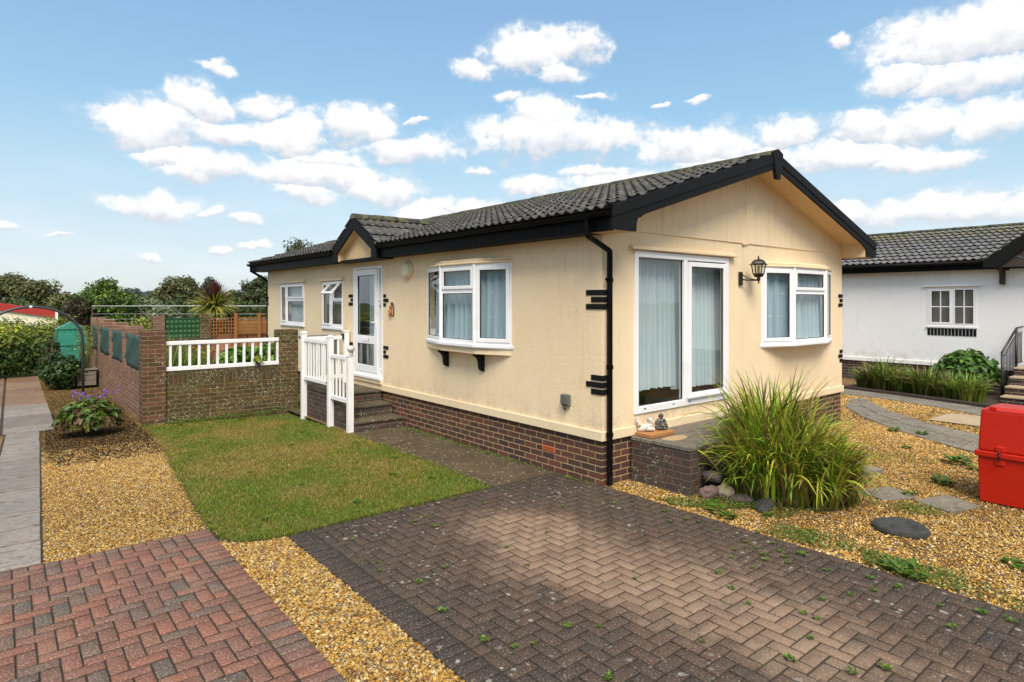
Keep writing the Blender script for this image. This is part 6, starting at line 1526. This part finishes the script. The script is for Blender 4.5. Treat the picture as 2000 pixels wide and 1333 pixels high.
x = on(1, 7.25, 505, 690)[0]; hydrangea('sprig of yellow-green leaves poking out between two balusters of the white wall panel', (x, 7.31, .90), (.09, .05, .12), 26, .085, [(.38, .46, .04), (.26, .38, .04), (.46, .48, .06)])
x = on(1, 8.0, 500, 690)[0]
for (px, y, z, lb) in ((228, 10.6, .9, 'pale green leafy plant top showing between the second and third side-wall piers'), (243, 9.0, .0, '')):
    pass
clump('pale_iris', 'pale green broad leaves rising behind the nearest side-wall pier', 'plant', (-2.98, 8.2, 0), .10, .12, 34, 1.75, .055, [(.32, .42, .08), (.22, .34, .05), (.42, .50, .14)], (.05, .55))
def trellis(t, x0, x1, y, z0, z1, m, px=.11, pz=.10, th=.014, diag=False, name='trellis_panel', solid=None):
    b = MB(); n = int((x1 - x0) / px)
    for i in range(n + 1): x = x0 + (x1 - x0) * i / n; b.box(x - th / 2 * 1.4, x + th / 2 * 1.4, y - .012, y, z0, z1)
    k = int((z1 - z0) / pz)
    for j in range(k + 1): z = z0 + (z1 - z0) * j / k; b.box(x0, x1, y, y + .012, z - th / 2 * 1.4, z + th / 2 * 1.4)
    return b.build(name, m, t)
def back_row():
    Y = 15.0; t = thing('garden_wall', 'low brick wall across the far end of the back garden with two tall piers', 'wall', (-1.7, Y, 0))
    b = MB(); b.box(-3.06, -.47, Y, Y + .22, -.05, .80); b.build('wall_face', M['mossy_brick'], t)
    b = MB(); b.box(-3.06, -.47, Y, Y + .22, .8005, 1.03); b.build('soldier_course', M['mossy_soldier'], t)
    b = MB(); b.box(-1.95, -1.665, Y - .04, Y + .26, 0, 1.69); b.build('pier', M['side_brick'], t, bevel=.004)
    b = MB(); b.box(-.755, -.48, Y - .04, Y + .26, 0, 1.73); b.build('pier', M['mossy_brick'], t, bevel=.004)
    g = thing('green_trellis', 'dark green square trellis panel between the two far piers', 'trellis', (-1.2, Y, 1.04)); trellis(g, -1.66, -.76, Y + .02, 1.07, 1.61, M['trellis_green'], .10, .11, .022)
    b = MB(); b.box(-1.66, -.76, Y + .05, Y + .06, 1.06, 1.60); b.build('pale_backing', M['mesh_pale'], g)
    g = thing('dark_trellis', 'low dark trellis on the far wall between the side wall and the first far pier', 'trellis', (-2.5, Y, 1.04)); trellis(g, -3.05, -1.96, Y + .06, 1.04, 1.52, M['dark_wood'], .10, .11, .016)
    f = thing('orange_trellis_fence', 'orange-brown timber trellis fence with square posts at the far end of the garden', 'fence', (.3, Y, 0))
    for (a, c) in ((-.46, .19), (.27, .87), (.96, 2.2)):
        trellis(f, a, c, Y, 1.10, 1.60, M['trellis_orange'], .075 if a < 0 else .065, .10, .015)
    for x in (.235, .915): b = MB(); b.box(x - .04, x + .04, Y - .05, Y + .03, 0, 1.74); b.build('fence_post', M['trellis_orange'], f, bevel=.004)
    b = MB(); b.box(.27, 2.2, Y + .10, Y + .12, 1.12, 1.50); b.build('straw_backing', M['straw_screen'], f)
    b = MB(); b.box(-.47, 2.3, Y + .16, Y + .24, 0, 1.10); tag(b.build('pink_block_wall', M['pink_block']), 'low salmon-pink block wall behind the orange trellis fence', 'wall')
back_row()
def cordyline():
    cx, cy = on(1, 16.6, 418, 600)[0], 16.6; t = thing('cordyline', 'tall spiky red and yellow striped palm-like plant behind the trellis fence', 'plant', (cx, cy, 0))
    b = MB(); b.tube([(cx, cy, -.05), (cx + .02, cy, .8), (cx, cy, 1.92)], [.07, .055, .045], 8); b.build('stem', M['bark'], t)
    n = 640; el = rng.uniform(-.1, 1.0, n); az = rng.uniform(0, 6.283, n); red = el < .36 + rng.normal(0, .12, n)
    base = np.tile([[cx, cy, 1.92]], (n, 1)) + rng.normal(0, .03, (n, 3)); C = np.where(red[:, None], pal(n, [(.12, .035, .035), (.16, .05, .035), (.09, .03, .028)]), pal(n, [(.50, .46, .07), (.32, .36, .05), (.60, .54, .12), (.20, .25, .04)]))
    V = straps('leaves', base, az, np.where(red, .86, .82) * rng.uniform(.8, 1.1, n), np.where(red, .15, .8) * rng.uniform(.5, 1.2, n), rng.uniform(.032, .052, n), C, t, seg=6, lean0=np.clip(el, .02, 1) ** .9 * 1.9, curve=1.5, bendmax=2.7)
    cx2 = on(1, 16.8, 452, 600)[0]; t = thing('cordyline', 'smaller dark red spiky plant right of the tall spiky one', 'plant', (cx2, 16.8, 0))
    b = MB(); b.tube([(cx2, 16.8, -.05), (cx2, 16.8, 1.45)], .04, 8); b.build('stem', M['bark'], t)
    n = 160; straps('leaves', np.tile([[cx2, 16.8, 1.45]], (n, 1)), rng.uniform(0, 6.28, n), rng.uniform(.45, .65, n), rng.uniform(.2, .6, n), rng.uniform(.02, .035, n), pal(n, [(.10, .04, .035), (.20, .16, .04), (.07, .03, .025)]), t, seg=5, lean0=rng.uniform(.1, 1.8, n), bendmax=2.7)
cordyline()
bush('yellow_green_shrub', 'rounded yellow-green shrub behind the far wall left of the first far pier', 'shrub', (on(1, 18.5, 283, 620)[0], 18.5, 0), (.75, .6, .86), 4200, .085, [(.14, .22, .02), (.24, .32, .03), (.08, .14, .018)], 70, top=(.5, [(.42, .44, .05)]))
bush('dark_shrub', 'dark low shrub right behind the dark trellis', 'shrub', (-2.6, 16.4, 0), (.9, .6, .72), 4200, .08, [(.03, .06, .014), (.06, .09, .02), (.12, .10, .03)], 70)

# ================================================================== THE WHITE BUNGALOW NEXT DOOR
def neighbour():
    NXW = 12.65; Ya, Yb = -7.5, 6.5; t = thing('bungalow', 'white rendered bungalow next door with grey tiled roof and small cottage-pane window', 'bungalow', (NXW, 0, 0))
    o, u, n = (NXW, Ya, 0), (0, 1, 0), (-1, 0, 0); wa, wb = -.352 - Ya, .672 - Ya; wz0, wz1 = 1.485, 2.44; d = 6.1
    b = MB(); wall(b, o, u, n, Yb - Ya, .51, 2.86, [(wa, wb, wz0, wz1)]); wall(b, (NXW + d, Ya, 0), u, (1, 0, 0), Yb - Ya, .51, 2.86, [])
    ex, ez, rx, rz_ = NXW - .36, 3.035, NXW + d / 2, 4.10
    for y, e in ((Ya, 1), (Yb, -1)):
        wall(b, (NXW, y, 0), (1, 0, 0), (0, -e, 0), d, .51, 2.86, [])
        b.prism([(NXW, y, 2.86), (NXW + d, y, 2.86), (rx, y, rz_ - .06)], (0, e * .1, 0))
    b.build('wall', [M['white_render'], M['interior_dark']], t)
    b = MB(); b.box(NXW + .015, NXW + d - .015, Ya + .015, Yb - .015, -.05, .52); b.build('brick_base', M['nbr_brick'], t)
    b = MB(); b.box(NXW - .03, NXW - .001, Ya - .03, Yb + .03, .50, .60); b.build('trim_board', M['white_paint'], t, bevel=.006)
    sx_, sz_ = rx - ex, rz_ - ez; sl_ = math.hypot(sx_, sz_)
    tile_grid('roof', t, (ex, Ya - .3, ez), (0, 1, 0), Yb - Ya + .6, (sx_, 0, sz_), sl_ - .03, 10, M['nbr_tile'], per=.165)
    tile_grid('far_roof_slope', t, (2 * rx - ex, Ya - .3, ez), (0, 1, 0), Yb - Ya + .6, (-sx_, 0, sz_), sl_ - .03, 10, M['nbr_tile'], per=.165)
    ridge(t, (rx, Ya - .3, rz_ + .02), (rx, Yb + .3, rz_ + .02), M['ridge_tile'], .12)
    b = MB(); b.prism([(ex + .05, Ya - .28, ez - .03), (rx, Ya - .28, rz_ - .04), (2 * rx - ex - .05, Ya - .28, ez - .03)], (0, Yb - Ya + .56, 0)); b.build('roof_deck', M['dark_gasket'], t)
    GC, GH = -2.35, 1.78; gz = lambda y: 2.93 + (GH - abs(y - GC)) * .76
    b = MB(); b.box(NXW - .285, NXW - .26, GC + GH, Yb + .28, 2.83, 3.04); b.build('fascia', M['black_plastic'], t)
    b = MB(); b.box(NXW - .258, NXW - .002, Ya, Yb, 2.84, 2.862); b.build('eave_soffit', M['black_plastic'], t)
    b = MB(); b.tube([(NXW - .345, GC + GH + .03, 3.0), (NXW - .345, Yb + .28, 3.0)], .055, 10); b.build('gutter', M['black_plastic'], t)
    # cross gable over the side door
    for s in (1, -1):
        Y = lambda v: GC + s * v; b = MB(); P = [(GH, 2.86), (GH, 3.02), (0, gz(GC) + .06), (0, gz(GC) - .17), (GH - .28, 2.86 + .01)]
        b.prism([(NXW - .42, Y(a), c) for a, c in P], (.03, 0, 0)); b.build('bargeboard', M['black_textured'], t, bevel=.003)
        tile_grid('cross_roof', t, (NXW - .42, Y(GH) , 2.99), (1, 0, 0), 3.6, (0, -s * GH, gz(GC) + .03 - 2.99), math.hypot(GH, gz(GC) + .03 - 2.99), 5, M['nbr_tile'], per=.165)
    ridge(t, (NXW - .42, GC, gz(GC) + .09), (NXW + 3.1, GC, gz(GC) + .09), M['ridge_tile'], .10)
    b = MB(); b.prism([(NXW - .36, GC - GH + .12, 2.865), (NXW - .36, GC + GH - .12, 2.865), (NXW - .36, GC, gz(GC) - .1)], (.30, 0, 0)); b.build('timber_gable', M['dark_wood'], t)
    b = MB(); b.box(NXW - .10, NXW - .001, -.90, -.80, 2.48, 2.86); b.prism([(NXW - .30, -.88, 2.86), (NXW - .1005, -.88, 2.86), (NXW - .1005, -.88, 2.55), (NXW - .16, -.88, 2.70)], (0, .06, 0)); b.build('bracket', M['dark_wood'], t, bevel=.004)
    b = MB(); b.box(NXW - .03, NXW - .001, -.97, -.75, 2.80, 2.86); b.build('bracket_cap', M['dark_wood'], t)
    # window
    f = .05; fr = MB(); mid = wa + (wb - wa) * .47
    fr.obox(o, u, n, wa, wa + f, wz0, wz1, -.05, .012); fr.obox(o, u, n, wb - f, wb, wz0, wz1, -.05, .012); fr.obox(o, u, n, wa + f, wb - f, wz0, wz0 + f, -.05, .012); fr.obox(o, u, n, wa + f, wb - f, wz1 - f, wz1, -.05, .012); fr.obox(o, u, n, mid - .025, mid + .025, wz0 + f, wz1 - f, -.05, .012)
    fr.obox(o, u, n, wa - .01, wb + .01, wz0 - .04, wz0 - .001, -.03, .04)
    w_ = fr.build('window', M['white_plastic'], t, bevel=.004)
    for (a, c) in ((wa + f, mid - .025), (mid + .025, wb - f)):
        fw = .045 if a > mid else .02
        sash(w_, o, u, n, a, c, wz0 + f, wz1 - f, fw, -.03, .02); g = MB(); m_ = (a + c) / 2; zc = (wz0 + wz1) / 2
        g.obox(o, u, n, m_ - .012, m_ + .012, wz0 + f + fw, wz1 - f - fw, -.009, .002); g.obox(o, u, n, a + fw, m_ - .0121, zc - .012, zc + .012, -.009, .0015); g.obox(o, u, n, m_ + .0121, c - fw, zc - .012, zc + .012, -.009, .0015); g.build('glazing_bars', M['white_plastic'], w_)
    g = MB(); g.obox(o, u, n, wa, wb, wz0, wz1, -.13, -.125); g.build('blind', M['interior_blind'], w_)
    b = MB(); b.obox(o, u, n, wa - .09, wb + .09, wz1 + .015, wz1 + .045, .001, .07); b.build('window_hood', M['white_paint'], t, bevel=.006)
    b = MB(); k = 14
    for i in range(k):
        a = wa - .0 + (wb - wa) * i / k; b.obox(o, u, n, a + .008, a + (wb - wa) / k - .008, 1.255, 1.425, .0005, .012)
    b.build('black_brick_row', M['black_textured'], t, bevel=.002)
    b = MB(); b.obox(o, u, n, -.68 - Ya, -.50 - Ya, 2.62, 2.76, .0005, .008); b.build('vent_cover', M['white_render'], t, bevel=.002)
    return t
nb = neighbour()
for loc, rz, lb in (((-15.5, 7.0, 0), 180, 'white bungalow across the path, mirrored faintly in the long-wall windows'), ((6.0, -18.0, 0), -90, 'white bungalow across the road, mirrored faintly in the patio door')):
    c = copy_tree(nb); c.location = loc; c.rotation_euler = (0, 0, R(rz)); c['label'] = lb
def nbr_steps():
    t = thing('garden_steps', 'dark brick steps rising to the side of the white bungalow at the right edge', 'steps', (11.0, -1.9, 0))
    for i in range(4):
        x0 = 10.45 + i * .34; b = MB(); b.box(x0, 12.6, -2.9, -1.30, -.02 if i == 0 else .17 * i + .001, .17 * (i + 1) - .035); b.build('riser', M['nbr_brick'], t)
        b = MB(); b.box(x0 - .02, (x0 + .36) if i < 3 else 12.6, -2.92, -1.29, .17 * (i + 1) - .0345, .17 * (i + 1)); b.build('tread', M['tan_slab'], t, bevel=.008)
    t = thing('stair_handrail', 'black wrought iron handrail with thin upright bars beside the steps of the white bungalow', 'handrail', (10.9, -1.22, 0))
    P0 = Vector((10.90, -1.22, 1.02)); P1 = Vector((12.05, -1.22, 1.50)); P2 = Vector((12.6, -1.22, 1.52))
    b = MB(); b.tube([P0, P1, P2], .024, 8); b.build('top_rail', M['black_iron'], t)
    b = MB(); b.tube([P0 - Vector((0, 0, .12)), P1 - Vector((0, 0, .12)), P2 - Vector((0, 0, .12))], .011, 6); b.tube([P0 - Vector((0, 0, .88)), P1 - Vector((0, 0, .78)), P2 - Vector((0, 0, .78))], .011, 6); b.build('rails', M['black_iron'], t)
    for p in (P0, P1): b = MB(); b.tube([(p.x, p.y, -.02), (p.x, p.y, p.z)], .024, 6); b.build('post', M['black_iron'], t)
    for i in range(1, 15):
        x = 10.9 + 1.7 * i / 15; tt = min((x - 10.9) / 1.15, 1); top = 1.02 + .48 * tt - .12; b = MB(); b.tube([(x, -1.22, top - (.76 - .10 * tt)), (x, -1.22, top)], .009, 6); b.build('bar', M['black_iron'], t)
nbr_steps()
G1 = [(.20, .32, .04), (.15, .23, .03), (.22, .30, .04), (.10, .17, .025), (.34, .24, .08), (.08, .13, .02), (.40, .26, .12)]
for i, (y, x, L, nn, lb) in enumerate([(1.35, 10.9, .62, 220, 'leftmost strap-leaved clump along the front of the white bungalow'), (.95, 10.75, .68, 260, 'second strap-leaved clump from the left in the soil bed of the white bungalow'), (.50, 10.6, .66, 260, 'middle strap-leaved clump with browning tops in the soil bed of the white bungalow'), (.05, 10.5, .68, 260, 'strap-leaved clump below the cottage-pane window with pale brown tips'), (-.40, 10.4, .66, 260, 'strap-leaved clump fourth along, in front of the leafy bush of the white bungalow'), (-.80, 10.3, .66, 280, 'bright green strap-leaved clump nearest the black handrail')]):
    clump('strap_plant', lb, 'plant', (x, y, .02), .24, .26, nn, L * 1.18 * [1.0, 1.18, .95, 1.1, .9, .95][i], .032, G1 if i < 5 else [(.16, .28, .03), (.24, .34, .05), (.30, .32, .06)], (.7, 3.0), 'strap-leaved plants in front of the white bungalow')
hydrangea('dense leafy green bush against the white wall right of the cottage-pane window', (11.75, -.40, .02), (.55, .62, .62), 900, .17, [(.06, .15, .025), (.10, .22, .035), (.045, .10, .02), (.16, .26, .05)])
hydrangea('leafy green bush growing beyond the black iron handrail', (12.0, -2.0, .3), (.5, .55, .52), 420, .17, [(.07, .16, .025), (.12, .24, .035), (.20, .26, .05)])
def gnome():
    b = MB(); s = 1.
    def E(c, r): b.ell(c, r)
    E((0, 0, .045), (.065, .055, .045)); E((0, 0, .11), (.045, .04, .055)); E((0, 0, .18), (.034, .032, .034)); E((.0, .0, .235), (.012, .02, .035)); E((.03, -.02, .22), (.012, .01, .03)); E((-.045, -.01, .12), (.016, .018, .04)); E((.045, -.01, .12), (.016, .018, .04)); E((0, -.03, .17), (.014, .016, .012))
    o = b.build('garden_statue', M['grey_cast'], local=True); o.location = (12.2, 2.10, 0); o.rotation_euler = (0, 0, R(-50)); remesh(o, .006); tag(o, 'small weathered stone figure standing on the gravel near the brick base of the white bungalow', 'statue')
gnome()

# ================================================================== BEYOND THE GARDEN
def tree(name, label, px, d, top, base_w, cols, n=9000, size=.28, cat='tree', group=None, bottom=None, clumps=60, spread=.85, hz=0., trunk=True, shape=1., cl=(.22, .36)):
    """tree d metres away; its top and width come from the photo's outline"""
    P = dep(d, px, 600); H = CAM[2] + (HY - top) / FPX * d; wd = base_w / FPX * d; z0 = 0. if bottom is None else bottom
    loc = (P[0], P[1], 0.); t = thing(name, label, cat, (P[0], P[1], -.07), group)
    r = np.array((wd / 2, wd / 2, (H - z0) / 2)); c0 = np.array((P[0], P[1], z0 + r[2]))
    q = sph(clumps) * (rng.uniform(.2, 1, clumps) ** .4)[:, None] * spread
    if shape != 1.: q[:, :2] *= np.clip(1 - (q[:, 2:3] + .2) * shape, .15, 1.3)
    cc = q * r + c0; cr = rng.uniform(cl[0], cl[1], clumps) * min(r[0], r[2]) * 1.2; w = rng.integers(0, clumps, n); dd = sph(n)
    Pp = cc[w] + dd * (cr[w] * rng.uniform(.3, 1.12, n) ** .55)[:, None] * np.array((1.15, 1.15, .85)); Pp[:, 2] = np.maximum(Pp[:, 2], .0)
    C = pal(n, cols, .2) * rng.uniform(.6, 1.4, clumps)[w][:, None]; 
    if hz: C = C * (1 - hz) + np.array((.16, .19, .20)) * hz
    leaves('crown', Pp, dd * .7 + np.array((0, 0, .4)) + rng.normal(0, .4, (n, 3)), rng.uniform(size * .6, size * 1.25, n), C, 'leaf', t, .6)
    if trunk:
        b = MB(); h = H * .6; rr = max(.06, H * .025); b.tube([(P[0], P[1], -.1), (P[0] + .1, P[1], h * .5), (P[0] - .05, P[1] + .1, h)], [rr, rr * .75, rr * .4], 8)
        for k_ in range(6):
            a = 6.28 * k_ / 6 + random.uniform(-.3, .3); e = (P[0] + wd * .3 * math.cos(a), P[1] + wd * .3 * math.sin(a), h * random.uniform(.9, 1.3)); b.tube([(P[0], P[1], h * random.uniform(.3, .6)), ((P[0] + e[0]) / 2, (P[1] + e[1]) / 2, h * .8), e], [rr * .5, rr * .35, rr * .12], 6)
        b.build('trunk', M['bark'], t)
    return t
OLV = [(.095, .115, .030), (.14, .145, .040), (.065, .082, .026), (.17, .155, .05)]
GRN = [(.07, .14, .018), (.12, .20, .025), (.045, .09, .015), (.17, .24, .035)]
DRK = [(.045, .068, .024), (.07, .095, .03), (.095, .11, .035)]
tree('broad_tree', 'broad olive-green tree at the far left edge above the red roof', 20, 62, 537, 130, OLV, 11000, .30, shape=.3)
tree('broad_tree', 'loose olive tree second from the left edge, above the end of the red roof', 82, 58, 540, 78, OLV, 8000, .28, shape=.2)
tree('low_tree', 'lower dull green tree between the loose olive tree and the rounded bright green tree', 122, 56, 572, 60, OLV, 5000, .28)
tree('rounded_tree', 'dense rounded bright green tree behind the side wall', 204, 34, 541, 104, GRN, 15000, .17, clumps=90, spread=.82)
tree('brown_bush', 'brownish thin bush leaning against the left side of the rounded bright green tree', 152, 32.5, 572, 58, [(.055, .035, .02), (.075, .05, .026), (.04, .035, .018)], 4500, .13, cat='shrub')
tree('willow_bush', 'pale grey-green feathery bush in front of the distant trees', 285, 36, 571, 70, [(.16, .20, .09), (.22, .25, .13), (.11, .15, .06)], 7000, .17, cat='shrub')
tree('willow_bush', 'lower silvery bush just left of the tall spiky plant', 322, 31, 590, 62, [(.20, .23, .13), (.26, .28, .17), (.12, .16, .07)], 5500, .15, cat='shrub')
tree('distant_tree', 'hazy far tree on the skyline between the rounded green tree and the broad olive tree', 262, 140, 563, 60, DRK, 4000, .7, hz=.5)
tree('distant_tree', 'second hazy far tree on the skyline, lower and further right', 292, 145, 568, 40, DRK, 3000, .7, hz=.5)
tree('broad_tree', 'big broad olive tree on the skyline left of the tall spiky plant', 352, 66, 534, 92, OLV, 14000, .30, shape=.15, clumps=80)
tree('broad_tree', 'dark low tree at the left foot of the big broad olive tree', 310, 64, 566, 50, DRK, 5000, .30)
tree('pointed_tree', 'pointed dark bluish-green tree behind the tall spiky plant', 411, 70, 541, 52, [(.03, .06, .025), (.045, .08, .032), (.025, .045, .02)], 7000, .26, shape=.55)
tree('low_tree', 'low dark tree right of the tall spiky plant', 458, 60, 566, 60, DRK, 6500, .26)
tree('dark_tree', 'dark rounded tree touching the far end of the cream bungalow', 508, 56, 536, 74, DRK, 10000, .26, clumps=80)
tree('tall_tree', 'tall tree whose top shows above the far end of the cream bungalow roof', 592, 52, 456, 130, [(.07, .10, .03), (.11, .13, .04), (.045, .07, .02)], 13000, .24, clumps=110, cl=(.12, .24), shape=.25)
def bank():
    V = []; F = []; C = []
    n = 26000; px = rng.uniform(-40, 640, n); d = rng.uniform(38, 48, n); zt = rng.random(n) ** .7
    P = np.array([dep(dd, p, 600) for dd, p in zip(d, px)]); P[:, 2] = zt * (1.9 + .5 * np.sin(px * .05) * np.sin(px * .013) + .25 * np.sin(px * .31))
    tag(leaves('scrub', P, sph(n) + np.array((0, 0, .6)), rng.uniform(.14, .36, n), pal(n, [(.055, .095, .02), (.08, .12, .028), (.04, .065, .018), (.11, .12, .035)], .25), 'leaf', None, .6), None, None, None, 'stuff')
bank()
def rail():
    t = thing('wire_fence', 'long pale metal rail and wire fence crossing the field behind the garden', 'fence', dep(30, 400, 600)[:2] + (0,)); b = MB(); A, B_ = dep(30, 180, 600), dep(30, 560, 600)
    for z, r in ((1.88, .028), (1.25, .010), (1.5, .010)): b.tube([(A[0], A[1], z), (B_[0], B_[1], z)], r * .6, 6)
    b.build('rails', M['galvanised'], t)
    for i in range(5): x = A[0] + (B_[0] - A[0]) * i / 4; y = A[1] + (B_[1] - A[1]) * i / 4; b = MB(); b.tube([(x, y, -.05), (x, y, 1.87)], .014, 6); b.build('post', M['grey_metal'], t)
rail()
def caravan():
    d = 25.0; A = dep(d, -120, 590); B_ = dep(d, 112, 590); u = Vector((B_[0] - A[0], B_[1] - A[1], 0)); L = u.length; u.normalize(); n = Vector((u.y, -u.x, 0)); o = Vector((A[0], A[1], 0))
    if n.dot(Vector((CAM[0] - A[0], CAM[1] - A[1], 0))) < 0: n = -n
    t = thing('chalet', 'cream chalet with a sloping red roof edge beyond the hedge at the far left', 'chalet', (A[0], A[1], 0))
    D_ = ray(100, 600); back = Vector((D_[0], D_[1], 0)).normalized()
    z0, z1 = 2.36, 1.72; b = MB(); b.prism([o + u * .1 + Vector((0, 0, 0)) - n * .1, o + u * (L - .1) - n * .1, o + u * (L - .1) - n * .1 + Vector((0, 0, z1 - .15)), o + u * .1 - n * .1 + Vector((0, 0, z0 - .15))], back * 4); b.build('wall', M['cream_paint'], t)
    b = MB(); b.prism([o + Vector((0, 0, z0 - .28)), o + u * L + Vector((0, 0, z1 - .28)), o + u * L + Vector((0, 0, z1)), o + Vector((0, 0, z0))], -n * .06); b.build('red_fascia', M['red_roof'], t)
    b = MB(); b.prism([o + Vector((0, 0, z0 - .02)) - n * .061, o + u * L + Vector((0, 0, z1 - .02)) - n * .061, o + u * L + Vector((0, 0, z1 - .08)) - n * .061, o + Vector((0, 0, z0 - .08)) - n * .061], back * 4.1 + Vector((0, 0, -.9))); b.build('roof', M['red_roof'], t)
    p = o + u * (L - .03); b = MB(); b.tube([(p.x, p.y, 0), (p.x, p.y, 1.70)], .06, 4); b.build('corner_post', M['white_paint'], t)
caravan()
bush('yellow_tipped_shrub', 'yellow-tipped shrub growing behind the hedge near the green covered greenhouse', 'shrub', (on(1, 19, 118, 600)[0], 19.0, 0), (.9, .6, .86), 3000, .09, DK, 60, top=(.5, YG[1]))
bush('green_shrub', 'green loose shrub top in front of the cream chalet wall', 'shrub', (on(1, 20, 60, 600)[0], 20.0, 0), (1.0, .6, .78), 2600, .10, [(.08, .13, .03), (.12, .17, .04)], 50)
bush('green_shrub', 'loose darker shrub at the left edge in front of the red roof edge', 'shrub', (on(1, 20.5, 15, 600)[0], 20.5, 0), (.9, .6, .82), 2600, .10, [(.05, .09, .02), (.09, .12, .03)], 50)

# fallen leaves and grit caught on the driveway and the yard gravel
n = 420; x = rng.uniform(-3.2, 3.5, n); y = rng.uniform(-4.2, .6, n); P = np.c_[x, y, np.full(n, .004)]
tag(leaves('leaf_litter', P, np.c_[rng.normal(0, .25, (n, 2)), np.ones(n)], rng.uniform(.010, .026, n), pal(n, [(.30, .14, .04), (.16, .09, .04), (.40, .26, .08), (.24, .07, .04)], .25), 'petal', None, .6), None, None, None, 'stuff')
n = 700; x = rng.uniform(-3.3, .03, n); y = rng.uniform(-4.2, .7, n); o = pebbles('driveway_grit', x, y, rng.uniform(.002, .0055, n), OCT, OF, 1.0, .001)

def edge_tufts():
    X = []; Y = []
    for (a, b) in zip([(-3.56, 4.0), (-3.70, 2.3), (-3.75, 1.5), (-3.72, 1.0), (-3.30, .78), (-2.4, .79), (-.98, .78), (-.955, 2.6)], [(-3.70, 2.3), (-3.75, 1.5), (-3.72, 1.0), (-3.30, .78), (-2.4, .79), (-.98, .78), (-.955, 2.6), (-.95, 4.2)]):
        L = math.dist(a, b); m = int(L * 5)
        for _ in range(m):
            t = random.random(); cx, cy = a[0] + (b[0] - a[0]) * t, a[1] + (b[1] - a[1]) * t; k = random.randint(20, 90); r = random.uniform(.012, .04)
            X.append(rng.normal(cx, r, k)); Y.append(rng.normal(cy, r, k))
    x = np.concatenate(X); y = np.concatenate(Y); n = len(x)
    tag(blades('lawn_grass', x, y, rng.uniform(.015, .045, n), rng.uniform(.003, .007, n), pal(n, [(.10, .18, .015), (.16, .23, .025), (.28, .22, .06)], .3), -.006, 1.3), None, None, None, 'stuff')
edge_tufts()
